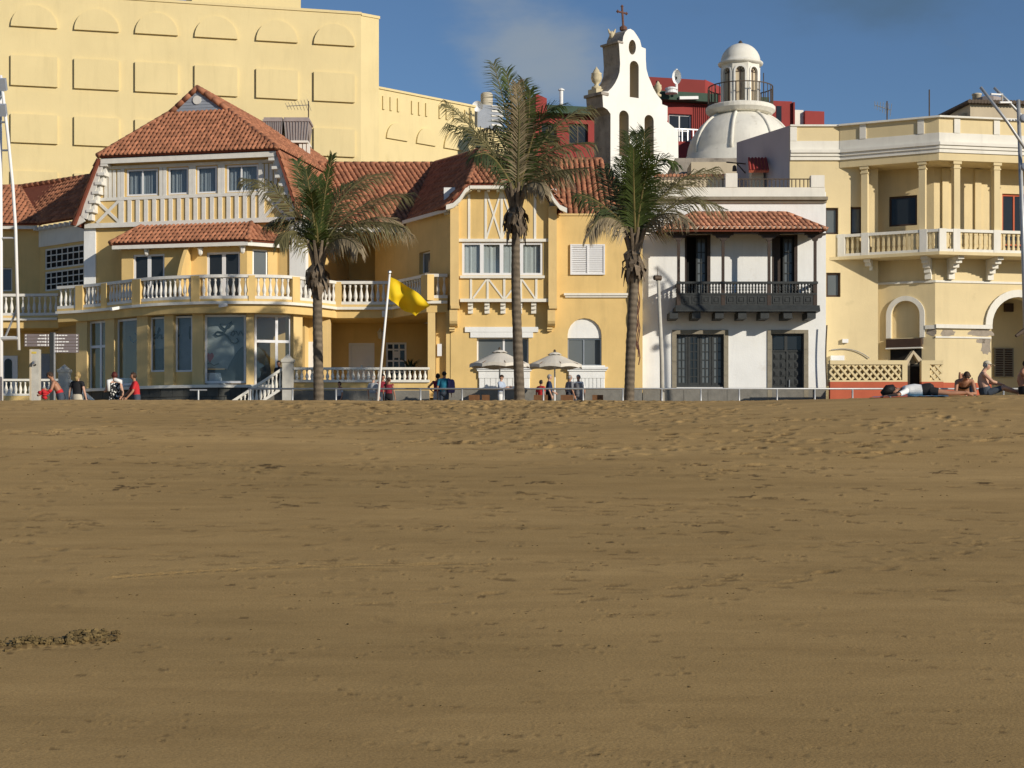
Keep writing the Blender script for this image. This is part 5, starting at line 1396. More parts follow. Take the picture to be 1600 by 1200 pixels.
def garden_wall():
    F = Frame(1360, 64.5, 0); X, Zf = F.x, lambda py: F.z(1360, py)
    for k, (a, b, la, lb, lab) in enumerate(((1297, 1418, 1297, 1410, 'long yellow garden wall with diamond lattice above a red base'), (1440, 1474, 1453, 1473, 'short yellow lattice wall piece between gate and corner building'))):
        root = thing('lattice_wall', lab, 'garden wall', F.M, 'lattice garden walls')
        z1, z0, zl0, zl1 = Zf(563), 1.9, Zf(594), Zf(569.5)
        MB().box(X(a), X(b), 0, .3, zl1, z1).build('top_band', 'cream_wall', root); MB().box(X(a), X(b), .0, .3, Zf(596.5), zl0).build('lower_band', 'cream_wall', root)
        MB().box(X(a), X(b), -.02, .3, z0, Zf(596.5) - .003).build('dado', 'red_dado', root)
        if k == 0: MB().box(X(lb), X(b), 0.001, .3, zl0, zl1).build('end_pier', 'cream_wall', root)
        else: MB().box(X(a), X(la), 0.001, .3, zl0, zl1).build('end_pier', 'cream_wall', root)
        x0, x1 = X(la), X(lb); h = zl1 - zl0; n = max(2, round((x1 - x0) / (h / 2.2)))
        s = (x1 - x0) / n; b = MB()
        for i in range(-3, n + 3):
            for sg in (1, -1):
                p = Vector((x0 + i * s, zl0)); q = Vector((x0 + i * s + sg * h / 1.15 * 1.0, zl1))
                # clip to the opening
                t0, t1 = 0.0, 1.0; dx = q.x - p.x
                for lo, hi in ((x0, x1),):
                    ta, tb = (lo - p.x) / dx, (hi - p.x) / dx
                    if ta > tb: ta, tb = tb, ta
                    t0, t1 = max(t0, ta), min(t1, tb)
                if t1 - t0 < .02: continue
                u, v = p.lerp(q, t0), p.lerp(q, t1)
                b.bar((u.x, .15 + sg * .01, u.y), (v.x, .15 + sg * .01, v.y), .075, .2, (0, 1, 0))
        b.build('lattice', 'cream_wall', root)
        MB().box(x0, x1, .5, .55, zl0 - .2, zl1 + .1).build('lattice_backing', 'cream_wall', root)
    g = thing('gate_pediment', 'small pointed grey gate hood between the two lattice walls', 'gate', Frame(1428, 65.2, 0).M)
    f = Frame(1428, 65.2, 0); x0, x1, xm = f.x(1411), f.x(1437.5), f.x(1424)
    MB().prism([(x0, f.z(1428, 566)), (xm, f.z(1428, 548.5)), (x1, f.z(1428, 563)), (x1 - .12, f.z(1428, 567)), (xm, f.z(1428, 553.5)), (x0 + .1, f.z(1428, 571))], -.35, .1).build('pediment', 'sand_wall', g, f)
    MB().prism([(x0 + .1, 1.9), (x1 - .1, 1.9), (x1 - .1, f.z(1428, 566)), (xm, f.z(1428, 553)), (x0 + .1, f.z(1428, 569))], .0, .1).build('tympanum', 'stone_frame', g, f)
    MB().box(f.x(1420.5), f.x(1437.5), -.03, .0, 1.9, f.z(1428, 569)).build('door', 'interior_dark', g, f)
    MB().box(f.x(1415.5), f.x(1420), -.2, .1, 1.9, f.z(1428, 567)).build('gate_post', 'stone_frame', g, f)
garden_wall()
# ---------------------------------------------------------------- church behind the white house
def outline_mesh(name, outer, holes, d0, d1, mats, pick):
    """flat outline with holes given thickness (local x, z), faces given a material by pick(normal)"""
    cu = bpy.data.curves.new(name, 'CURVE'); cu.dimensions = '2D'; cu.fill_mode = 'BOTH'; cu.extrude = (d1 - d0) / 2
    for ring in [outer] + holes:
        sp = cu.splines.new('POLY'); sp.points.add(len(ring) - 1)
        for p, (x, z) in zip(sp.points, ring): p.co = (x, z, 0, 1)
        sp.use_cyclic_u = True
    ob = bpy.data.objects.new(name, cu); COL.objects.link(ob)
    me = bpy.data.meshes.new_from_object(ob.evaluated_get(bpy.context.evaluated_depsgraph_get()))
    bpy.data.objects.remove(ob); bpy.data.curves.remove(cu)
    me.transform(Matrix.Translation((0, (d0 + d1) / 2, 0)) @ Matrix.Rotation(R(90), 4, 'X'))
    me.materials.clear()
    for m in mats: me.materials.append(M(m))
    me.update()
    for p in me.polygons: p.material_index = pick(p); p.use_smooth = False
    me.name = name
    return me
def urn(root, p, s, name='urn'):
    pr = [(.55, 0), (.55, .18), (.3, .22), (.22, .34), (.5, .5), (.62, .72), (.55, .95), (.6, 1.0), (.4, 1.06), (.3, 1.2), (.12, 1.32), (.02, 1.42)]
    MB().lathe([(a * s * .55, b * s) for a, b in pr], p, 10).build(name, 'stone_urn', root, WORLD, True)
def church():
    F = Frame(942, 88, 41)
    root = thing('church', 'whitewashed church with pierced bell gable, iron cross and ribbed dome', 'church', F.M)
    q = lambda px, py: (F.x(px), F.z(px, py))
    outer = [(954, 290), (954, 178), (949, 171), (942.5, 167), (941, 143), (950, 143), (956, 137), (961, 130), (965, 122), (968, 113), (969, 100), (968, 80), (966.7, 64), (973, 64.5), (974, 57), (977, 50), (981, 46), (985, 45), (990, 48), (995, 55), (1000, 63), (1002.5, 73.5), (1009, 76), (1009, 93), (1010, 108), (1013, 119), (1017, 128), (1021, 138), (1026, 147), (1034, 157), (1034.5, 163), (1043, 166), (1043, 188), (1041, 192), (1043, 290)]
    outer = [q(*p) for p in outer]
    def oval(x0, x1, y0, y1, n=18): return [q((x0 + x1) / 2 + (x1 - x0) / 2 * math.cos(2 * math.pi * k / n), (y0 + y1) / 2 + (y1 - y0) / 2 * math.sin(2 * math.pi * k / n)) for k in range(n)]
    def arch(x0, x1, y0, y1, dy, n=10):
        r = (x1 - x0) / 2; mx = (x0 + x1) / 2
        return [q(x0, y1), q(x1, y1 + dy)] + [q(mx + r * math.cos(math.pi * k / n), y0 + 9 - 9 * math.sin(math.pi * k / n) + dy * (math.cos(math.pi * k / n) + 1) / 2) for k in range(n + 1)]
    holes = [oval(982.3, 993.7, 62, 85.5), arch(984, 998, 94, 151.5, 2), arch(967.5, 982.5, 171.5, 243, 2), arch(1007, 1021.5, 178.5, 247, 2)]
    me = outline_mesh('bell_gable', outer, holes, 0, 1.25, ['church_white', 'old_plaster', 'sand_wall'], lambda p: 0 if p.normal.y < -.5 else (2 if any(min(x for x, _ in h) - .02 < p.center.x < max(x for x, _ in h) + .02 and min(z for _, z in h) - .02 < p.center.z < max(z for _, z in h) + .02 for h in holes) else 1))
    inst('bell_gable', me, root, F.M)
    MB().box(F.x(941) - .12, F.x(950), -.06, 1.3, F.z(941, 148), F.z(941, 143.5)).build('shoulder_cap', 'old_plaster', root); MB().box(F.x(966.5) - .1, F.x(973), -.05, 1.3, F.z(967, 67), F.z(967, 64)).build('shoulder_cap', 'old_plaster', root)
    # bells
    for px, py in ((975, 196), (1014, 203)):
        p = F.M @ Vector((F.x(px, .7), .7, F.z(px, py, .7))); b = MB().lathe([(.28, -.5), (.24, -.38), (.15, -.1), (.05, 0), (.03, .1)], p, 12); b.build('bell', 'rust', root, WORLD, True)
    # buttress on the right edge
    b = MB(); x = F.x(1040); b.prism([(x - .5, 0), (x + 1.3, 0), (x + 1.1, F.z(1050, 202)), (x, F.z(1041, 186)), (x - .5, F.z(1041, 186))], .1, 1.6); b.build('buttress', 'church_white', root)
    # nave walls below
    MB().box(F.x(954), F.x(1040), .4, 8, 0, F.z(954, 252)).build('nave_wall', 'old_plaster', root)
    u = lambda px, py, d=.6: F.M @ Vector((F.x(px, d), d, F.z(px, py, d)))
    p = u(932, 147, 1.0); MB().box(-.32, .32, -.32, .32, -.1, .22).xf(Matrix.Translation(p) @ Matrix.Rotation(R(41), 4, 'Z')).build('urn_base', 'stone_urn', root, WORLD)
    urn(root, p + Vector((0, 0, .22)), .88); urn(root, u(1028, 151, .6), .62)
    p = u(956, 65, 1.0); urn(root, p, .42); b = MB()
    for s_ in (-1, 1): b.tube([p + Vector((0, 0, .35)), p + Vector((s_ * .12, 0, .5)), p + Vector((s_ * .2, 0, .68))], [.1, .07, .03], 6)
    b.build('finial', 'stone_urn', root, WORLD)
    p = u(974, 46, .6); t = at(972, 10, p.y); s = at(972, 19.5, p.y)
    b = MB(); b.tube([p, t], .06, 6); ax = Vector((math.cos(R(41)), math.sin(R(41)), 0)); b.tube([s - ax * .33, s + ax * .33], .055, 6); b.lathe([(.2, -.05), (.2, .12), (.1, .2)], p, 8)
    for e in (t, s - ax * .33, s + ax * .33): b.lathe([(.02, -.09), (.09, 0), (.02, .09)], e, 6)
    b.build('cross', 'rust', root, WORLD)
    # dome and lantern
    Y = 94.0; k = Y / FPX; c = at(1157, 730, Y); cx, cy = c.x, Y; zz = lambda py: (HY - py) * k
    R0 = 82 * k; zb = zz(246); zt = zz(178); pr = [(R0 * 1.04, zb - 2.5), (R0 * 1.04, zb), (R0, zb + .02)]
    for i in range(1, 11): a = R(7.2 * i); pr.append((R0 * math.cos(a) + .25 * (1 - math.cos(a)), zb + (zt - zb) * math.sin(a) / math.sin(R(72))))
    MB().lathe(pr, (cx, cy, 0), 48).build('dome', 'dome_white', root, WORLD, True)
    for j in range(8):
        g = R(-107 + 45 * j); pts = []
        for i in range(0, 11): a = R(7.2 * i); r = R0 * math.cos(a) + .25 * (1 - math.cos(a)) + .03; pts.append((cx + r * math.cos(g), cy + r * math.sin(g), zb + (zt - zb) * math.sin(a) / math.sin(R(72))))
        MB().tube(pts, .09, 6).build('rib', 'dome_white', root, WORLD, True)
    rg = 54 * k; MB().lathe([(rg * .55, zz(184)), (rg * .9, zz(180)), (rg, zz(175)), (rg, zz(169.5)), (rg * .97, zz(168))], (cx, cy, 0), 40).build('gallery', 'dome_white', root, WORLD)
    rl = 31.5 * k
    # eight-sided lantern drum with arched lights
    n = 8; z0, z1 = zz(168), zz(103.5)
    for j in range(n):
        a0, a1 = R(-112.5 + 45 * j - 22.5 + 14), R(-112.5 + 45 * j + 22.5 + 14)
        A, B = (cx + rl * math.cos(a0), cy + rl * math.sin(a0)), (cx + rl * math.cos(a1), cy + rl * math.sin(a1)); f = frame2(A, B); w = math.hypot(B[0] - A[0], B[1] - A[1])
        wall(0, w, z0, z1, 0, .22, [(w * .2, w * .8, z0 + .2, zz(110), 'arch')]).build('lantern_wall', 'dome_white', root, f)
        MB().box(w * .2, w * .8, .12, .16, z0 + .2, zz(111)).build('lantern_glass', 'sand_wall', root, f)
        m = MB(); mx = w / 2; r_ = w * .3; zc = zz(110) - r_
        for i in range(8): a, b_ = math.pi * i / 8, math.pi * (i + 1) / 8; m.prism([(mx + r_ * math.cos(a), zc + r_ * math.sin(a)), (mx + (r_ + .1) * math.cos(a), zc + (r_ + .1) * math.sin(a)), (mx + (r_ + .1) * math.cos(b_), zc + (r_ + .1) * math.sin(b_)), (mx + r_ * math.cos(b_), zc + r_ * math.sin(b_))], -.05, .02)
        m.box(w * .2 - .1, w * .2, -.05, .02, z0, zc).box(w * .8, w * .8 + .1, -.05, .02, z0, zc); m.build('lantern_surround', 'church_white', root, f)
        m = MB().box(mx - .02, mx + .02, .09, .12, z0 + .2, zz(112)); m.box(w * .2, w * .8, .09, .12, zc - .02, zc + .02)
        for i in (1, 2, 3): a = math.pi * i / 4; m.bar((mx, .1, zc), (mx + r_ * math.cos(a), .1, zc + r_ * math.sin(a)), .03)
        m.build('glazing_bars', 'brown_frame', root, f)
    pr = [(rl * .98, zz(104)), (rl * 1.1, zz(102)), (rl * 1.12, zz(100)), (rl * 1.08, zz(98.5)), (rl * .98, zz(98))]
    for i in range(1, 9): a = R(10.5 * i); pr.append((rl * .98 * math.cos(a), zz(98) + (zz(68.5) - zz(98)) * math.sin(a)))
    MB().lathe(pr, (cx, cy, 0), 32).build('lantern_dome', 'dome_white', root, WORLD, True)
    MB().lathe([(.1, 0), (.12, .1), (.04, .2)], (cx, cy, zz(69)), 8).build('lantern_finial', 'iron', root, WORLD)
    rr = rg * .93; ra = MB().lathe([(rr - .02, zz(138.5)), (rr + .02, zz(138.5)), (rr + .02, zz(137)), (rr - .02, zz(137))], (cx, cy, 0), 40)
    ra.f = ra.f[:-2] + [(3 * 40 + t, 3 * 40 + (t + 1) % 40, (t + 1) % 40, t) for t in range(40)]
    ra = ra.build('gallery_railing', 'iron', root, WORLD)
    for j in range(34): a = 2 * math.pi * j / 34; MB().tube([(cx + rr * math.cos(a), cy + rr * math.sin(a), zz(168)), (cx + rr * math.cos(a), cy + rr * math.sin(a), zz(138))], .022 if j % 4 else .04, 5).build('rail_bar', 'iron', ra, WORLD)
    # body of the church in front of the dome
    f = Frame(1100, 80, 0)
    MB().box(f.x(1055), f.x(1162), 0, 5, 0, f.z(1100, 247)).build('church_body', 'old_plaster', root, f)
    f = Frame(1100, 78, 0); MB().box(f.x(1080), f.x(1170), 0, 1.8, 0, f.z(1100, 253)).build('church_annex', 'sand_wall', root, f)
church()

# ---------------------------------------------------------------- things further back
def red_block():
    Y = 112.0; F = Frame(1060, Y, 14); X = F.x; Z = lambda px, py, d=0.0: F.z(px, py, d)
    root = thing('red_apartment_block', 'dark red apartment block with green slab edges behind the bell gable', 'building', F.M)
    z = lambda py: Z(1060, py)
    ops = [(X(1045), X(1081), z(224), z(178))]
    wall(X(1015), X(1112), 0, z(160), 0, .4, ops).build('wall', 'red_wall', root); MB().box(X(1015), X(1112), .42, 10, 0, z(160)).build('core', 'red_dark', root)
    window(root, F, *ops[0], .2, .1, (.5,), (.45,), 'sign_white', 'dark_glass')
    MB().box(X(1015), X(1116), -.7, 10, z(160) + .002, z(147)).build('slab_edge', 'green_slab', root)
    MB().box(X(1015), X(1104), .3, 9, z(147) + .002, z(121)).build('penthouse', 'red_dark', root)
    MB().plan([(X(1104), .31), (X(1104) + 3.2, 3.4), (X(1104) + 3.2, 9), (X(1104), 9)], z(147), z(120)).build('penthouse_side', 'red_wall', root)
    for k in range(9): x = X(1084 + k * 3.2); MB().box(x - .03, x + .03, -.05, .0, z(224), z(163)).build('panel_joint', 'red_dark', root)
    rl = MB().box(X(1043), X(1088), -.62, -.58, z(205), z(203.5)).build('balcony_rail', 'steel', root)
    for k in range(6): x = X(1044 + k * 8.6); MB().box(x - .03, x + .03, -.62, -.58, z(225), z(205)).build('post', 'steel', rl)
    MB().box(X(1040), X(1092), -.9, 0, 0, z(225)).build('balcony_front', 'red_wall', root)
    MB().bar((X(1055), -.8, z(157.5)), (X(1084), -.8, z(155.5)), .2, .2).build('awning_box', 'sign_white', root)
    # left part
    F2 = Frame(860, 108, 14); z2 = lambda py: F2.z(880, py)
    ops = [(F2.x(889), F2.x(919), z2(224), z2(192)), (F2.x(846), F2.x(870), z2(224), z2(194))]
    wall(F2.x(833), F2.x(945), 0, z2(180), 0, .4, ops).build('wall', 'red_wall', root, F2); MB().box(F2.x(833), F2.x(945), .42, 8, 0, z2(180)).build('core', 'red_dark', root, F2)
    for o in ops: window(root, F2, *o, .2, .1, (.5,), (), 'brown_frame', 'dark_glass')
    MB().box(F2.x(840), F2.x(950), -.6, 8, z2(180) + .002, z2(168)).build('slab_edge', 'green_slab', root, F2)
    MB().prism([(F2.x(833), z2(182)), (F2.x(850), z2(182)), (F2.x(850), z2(159)), (F2.x(833), z2(152.5))], -.7, 6).build('fin_wall', 'red_wall', root, F2)
    MB().box(F2.x(884), F2.x(900), 1, 4, z2(168) + .003, z2(162.5)).build('roof_box', 'red_dark', root, F2)
    # right part
    F3 = Frame(1225, 106, 10); z3 = lambda py, px=1225: F3.z(px, py)
    MB().box(F3.x(1205), F3.x(1238), 0, 6, 0, z3(158)).build('wall', 'red_wall', root, F3); MB().box(F3.x(1238), F3.x(1240.5), -.2, 6, 0, z3(160)).build('fin_wall', 'red_dark', root, F3)
    MB().box(F3.x(1240.5), F3.x(1258), .3, 6, 0, z3(170, 1245)).build('cream_wall', 'cream_white', root, F3); MB().box(F3.x(1258), F3.x(1288), 0, 6, 0, z3(173, 1258)).build('wall', 'red_wall', root, F3)
    MB().box(F3.x(1213), F3.x(1221), -.02, 0, z3(191), z3(166)).build('window', 'dark_glass', root, F3)
    MB().box(F3.x(1193), F3.x(1206), .5, 4, 0, z3(150)).build('green_turret', 'green_slab', root, F3)
    # rooftop dish, vents
    d = thing('rooftop_dish', 'white dish aerial on a pole on the red block beside the dome', 'satellite dish', Matrix.Translation(at(1057, 147, 111)))
    p = at(1057, 121, 110.6); b = MB(); vs = []
    for i in range(4):
        for k in range(14): r = .1 + .13 * i; vs.append((p.x + r * .62 * math.cos(k * math.pi / 7), p.y + .2 - .04 * i * i, p.z + r * math.sin(k * math.pi / 7)))
    b.add(vs, [(i * 14 + k, i * 14 + (k + 1) % 14, (i + 1) * 14 + (k + 1) % 14, (i + 1) * 14 + k) for i in range(3) for k in range(14)] + [tuple(range(14))]); b.build('reflector', 'sign_white', d, WORLD, True)
    b = MB(); b.tube([at(1057, 147, 110.9), at(1057, 108, 110.9)], .09, 6); b.tube([at(1057, 128, 110.9), at(1059, 122, 110.9)], .05, 5); b.build('pole', 'sign_white', d, WORLD)
    v = thing('rooftop_vent', 'white drum ventilator below the dish on the red block', 'ventilator', Matrix.Translation(at(1049, 146, 111)))
    p = at(1049, 146, 110.5); MB().lathe([(.42, 0), (.42, .1), (.34, .12), (.34, .22), (.42, .24), (.42, .34), (.2, .42)], p, 14).build('drum', 'sign_white', v, WORLD)
    p = at(877, 166, 108.5); v = thing('rooftop_flue', 'white flue pipe on the red roof beside the tallest palm', 'flue', Matrix.Translation(p)); b = MB(); b.tube([p, p + Vector((0, 0, 1.0))], .12, 8); b.lathe([(.2, 0), (.2, .08), (.05, .16)], p + Vector((0, 0, 1.02)), 8); b.build('pipe', 'sign_white', v, WORLD)
red_block()
def far_house():
    F = Frame(1560, 84, 6); X = F.x; z = lambda py: F.z(1560, py)
    root = thing('far_house', 'low beige building with corrugated roof behind the corner building parapet', 'building', F.M)
    MB().box(X(1516), X(1660), 0, 8, 0, z(162)).build('wall', 'sand_wall', root)
    MB().prism([(X(1450), z(196)), (X(1530), z(196)), (X(1530), z(174)), (X(1514), z(174))], .5, 6).build('annex', 'sand_wall', root)
    b = MB(); n = 30
    for k in range(n): x = X(1512) + (X(1660) - X(1512)) * k / n; b.tube([(x, -.3, z(161)), (x, 6, z(155))], .11, 6)
    b.build('corrugated_roof', 'iron', root)
    MB().lathe([(.7, 0), (.7, .9), (.2, 1.05)], (X(1556), 1, z(176)), 16).build('roof_dome', 'tank_grey', root)
    t = thing('roof_tank', 'beige cylindrical tank on the corrugated roof by the light mast', 'water tank', F.M @ Matrix.Translation((X(1538), 1, z(162))))
    MB().lathe([(.22, 0), (.22, .62), (.25, .63), (.25, .7), (.1, .74)], (X(1538), 1, z(162)), 16).build('tank_body', 'tank', t, F, True)
far_house()
def aerial(label, px, pt, pb, Y, bars, lean=0):
    p0, p1 = at(px, pb, Y), at(px + lean, pt, Y); root = thing('tv_aerial', label, 'aerial', Matrix.Translation(p0))
    MB().tube([p0, p1], .03, 5).build('mast', 'iron', root, WORLD)
    if bars:
        x0, y0, x1, y1, n = bars; a, b_ = at(x0, y0, Y), at(x1, y1, Y); q = MB().tube([a, b_], .018, 5)
        for k in range(n): c = a.lerp(b_, k / (n - 1)); l = .22 + .2 * k / n; q.tube([c + Vector((-.05, -l, l * .5)), c + Vector((.05, l, -l * .5))], .011, 4)
        q.build('yagi', 'galv', root, WORLD)
aerial('thin tv aerial on a mast beside the villa roof tanks', 482, 158, 240, 80, (448, 166, 483, 164, 8))
aerial('forked tv aerial above the corner building parapet', 1386, 158, 196, 72, (1367, 164, 1392, 172, 7))
aerial('plain thin mast above the corner building parapet', 1452, 140, 190, 71, None)
aerial('thin rod aerial beside the lantern of the dome', 1193, 114, 160, 98, None)
def roof_tanks():
    st = thing('tank_stand', 'white stand under the two roof tanks on the villa', 'stand', Matrix.Translation(at(460, 240, 80)))
    p, q = at(426, 222, 80), at(483, 222, 80); MB().box(p.x, q.x, 79.6, 81, p.z - .1, p.z).build('shelf', 'cream_white', st, WORLD)
    for px in (470, 476, 482): a = at(px, 222, 79.8); MB().box(a.x - .07, a.x + .07, 79.7, 79.9, a.z - 1.4, a.z - .1).build('leg', 'cream_white', st, WORLD)
    for a, b, lab in ((414, 443, 'dark grey roof tank, the one half hidden by the villa roof'), (445, 484, 'brown grey caged roof tank beside the aerial mast')):
        A, B = at(a, 221.5, 80), at(b, 186, 80); t = thing('roof_tank', lab, 'water tank', Matrix.Translation(A)); m = MB()
        w = B.x - A.x; h = B.z - A.z
        m.add([(A.x + w * .08, 79.7, A.z), (B.x - w * .08, 79.7, A.z), (B.x - w * .08, 80.9, A.z), (A.x + w * .08, 80.9, A.z), (A.x, 79.6, B.z - .18), (B.x, 79.6, B.z - .18), (B.x, 81, B.z - .18), (A.x, 81, B.z - .18)], [(0, 3, 2, 1), (4, 5, 6, 7), (0, 1, 5, 4), (1, 2, 6, 5), (2, 3, 7, 6), (3, 0, 4, 7)])
        m.build('tank_body', 'tank_grey', t, WORLD); m = MB().box(A.x - .05, B.x + .05, 79.55, 81.05, B.z - .2, B.z - .1); m.box(A.x, B.x, 79.6, 81, B.z - .098, B.z); m.lathe([(.12, 0), (.12, .08)], (A.x + w * .3, 80.2, B.z), 8); m.build('lid', 'tank_grey', t, WORLD)
        for k in range(9): x = A.x + w * (.1 + .8 * k / 8); MB().bar((x, 79.66, A.z), (A.x + w * (.02 + .96 * k / 8), 79.57, B.z - .2), .02).build('cage_bar', 'galv', t, WORLD)
roof_tanks()
# ---------------------------------------------------------------- palms
def spline(P, n):
    out = []; P = [Vector(p) for p in P]
    for k in range(n):
        t = k / (n - 1) * (len(P) - 1); i = min(int(t), len(P) - 2); u = t - i; g = lambda j: P[min(max(j, 0), len(P) - 1)]
        out.append(.5 * (2 * g(i) + (g(i + 1) - g(i - 1)) * u + (2 * g(i - 1) - 5 * g(i) + 4 * g(i + 1) - g(i + 2)) * u * u + (3 * g(i) - g(i - 1) - 3 * g(i + 1) + g(i + 2)) * u ** 3))
    return out
def frond(root, pts, Y, dY, L, leaf, hang, rnd, n=68, wid=.038, name='frond'):
    """one palm leaf: tapered midrib with many narrow leaflets; pts are photo pixels from base to tip, dY how far the tip leans in depth"""
    m = len(pts); P = [at(px, py, Y + dY * (k / (m - 1)) ** 1.3) for k, (px, py) in enumerate(pts)]; C = spline(P, 40)
    st = MB().tube(C[::3] + [C[-1]], [.045 * (1 - .85 * k / 14) for k in range(len(C[::3]) + 1)], 5)
    rb = st.build(name, 'rachis' if leaf in ('leaf_green', 'leaf_dark') else 'leaf_olive', root, WORLD)
    b = MB(); total = sum((q - p).length for p, q in zip(C, C[1:])); down = Vector((0, 0, -1))
    for k in range(n):
        s = .10 + .90 * (k + rnd.random() * .8) / n; i = min(int(s * 39), 38); p = C[i].lerp(C[i + 1], s * 39 - i); T = (C[i + 1] - C[i]).normalized()
        N = Vector((0, -.6, .8)); N = (N - T * N.dot(T)).normalized(); Sd = T.cross(N)
        for sd in (-1, 1):
            if rnd.random() < .07: continue
            l = L * 1.15 * max(.2, math.sin(math.pi * min(1, .20 + .72 * s)) ** .55) * rnd.uniform(.82, 1.12)
            h = hang * rnd.uniform(.8, 1.2) + .05
            d = (Sd * sd * (.62 + .1 * rnd.random()) + T * (.62 + .5 * s + rnd.gauss(0, .06)) + N * rnd.uniform(-.05, .22) + down * h * .45 + Vector((.07, 0, 0))).normalized()
            d2 = (d + down * (h * 1.25 + .12) + T * .10 + Vector((rnd.gauss(.10, .07), rnd.gauss(0, .08), 0))).normalized()
            w = d.cross(N if abs(d.dot(N)) < .9 else T).normalized() * wid * rnd.uniform(.7, 1.2) * .5
            q = p + d * l * .5; e = q + d2 * l * .55
            b.add([p - w * .6, p + w * .6, q + w, q - w, e], [(0, 1, 2, 3), (3, 2, 4)])
    b.build('leaflets', leaf, rb, WORLD)
def palm(label, Y, trunk, rad, husk, fronds, seed):
    rnd = random.Random(seed)
    base = at(*trunk[0], Y); root = thing('palm_tree', label, 'palm tree', Matrix.Translation((base.x, base.y, PZ)), 'palms along the promenade')
    P = [at(px, py, Y) for px, py in trunk]; C = spline([Vector((P[0].x, Y, PZ - .1))] + P, 70); rr = []
    for k in range(70):
        t = k / 69; r = rad[0] + (rad[1] - rad[0]) * min(1, t * 1.25); r += .10 * max(0, 1 - t * 6) ** 2; rr.append(r * (1 + .045 * (k % 2)) * (1 + rnd.gauss(0, .012)))
    MB().tube(C, rr, 14).build('trunk', 'bark', root, WORLD, True)
    top = C[-1]
    # skirt of old leaf bases and fibre
    (hx, hy0, hy1, hw) = husk; b = MB(); a0, a1 = at(hx, hy0, Y), at(hx, hy1, Y)
    b.tube([a1 + Vector((0, 0, -.05)), a1.lerp(a0, .4), a0, a0 + Vector((0, 0, .5))], [rad[1] * 1.0, hw * .62, hw * .55, .10], 10)
    for k in range(64):
        g = rnd.uniform(0, 2 * math.pi); t = rnd.random(); p = a0.lerp(a1, t * .75) + Vector((math.cos(g), math.sin(g), 0)) * hw * .45; l = rnd.uniform(.35, .75); o = Vector((math.cos(g), math.sin(g), 0))
        q = p + o * rnd.uniform(.05, .28) + Vector((0, 0, -l * .5)); e = q + o * rnd.uniform(-.15, .10) + Vector((0, 0, -l * .55)); w = Vector((-o.y, o.x, 0)) * rnd.uniform(.05, .12)
        b.add([p - w, p + w, q + w * 1.1, q - w * 1.1, e + w * .3, e - w * .3], [(0, 1, 2, 3), (3, 2, 4, 5)])
    for k in range(9):
        g = 2 * math.pi * k / 9 + rnd.random() * .3; o = Vector((math.cos(g), math.sin(g), 0)); b.tube([a0 + o * .1 + Vector((0, 0, -.25)), a0 + o * .22 + Vector((0, 0, .15)), a0 + o * .4 + Vector((0, 0, .65))], [.09, .07, .045], 6)
    b.build('husk', 'husk', root, WORLD)
    for pts, dY, L, leaf, hang in fronds: frond(root, pts, Y, dY, L, leaf, hang, rnd)
G, D_, O, T_ = 'leaf_green', 'leaf_dark', 'leaf_olive', 'leaf_dry'
palm('shortest palm, standing before the villa between bow front and flagpole', 56.0, [(498, 627), (497, 560), (496, 480), (497, 420)], (.182, .154), (497, 408, 442, .30), [
    ([(497, 395), (503, 340), (510, 290), (519, 243)], -.3, .38, G, .1), ([(496, 395), (486, 340), (474, 290), (464, 252)], .6, .55, G, .25), ([(496, 395), (490, 345), (484, 300), (478, 266)], -.5, .6, D_, .2),
    ([(498, 395), (500, 350), (500, 310), (497, 278)], .9, .6, G, .2), ([(495, 394), (477, 352), (450, 318), (418, 290), (381, 280)], -.4, .95, O, .9), ([(494, 396), (476, 365), (452, 347), (432, 343), (416, 350)], .8, .9, D_, 1.1),
    ([(494, 398), (478, 375), (462, 362), (446, 365), (436, 380)], -1.2, .85, O, 1.2), ([(500, 395), (514, 345), (538, 305), (568, 281), (604, 270)], .5, .85, O, .6), ([(500, 395), (524, 355), (562, 325), (600, 308), (636, 303)], -.6, .95, O, .7),
    ([(501, 397), (530, 362), (568, 345), (605, 340), (637, 362)], .7, 1.1, T_, 1.1), ([(501, 397), (525, 372), (555, 352), (590, 347), (622, 352)], -1.0, 1.15, O, 1.25), ([(501, 398), (516, 380), (534, 372), (552, 378), (560, 392)], -1.4, .8, T_, 1.2),
    ([(499, 396), (508, 352), (520, 318), (536, 296), (552, 285)], 1.7, .8, D_, .4), ([(497, 397), (496, 365), (490, 330), (486, 300)], -1.5, .7, G, .3)], 41)
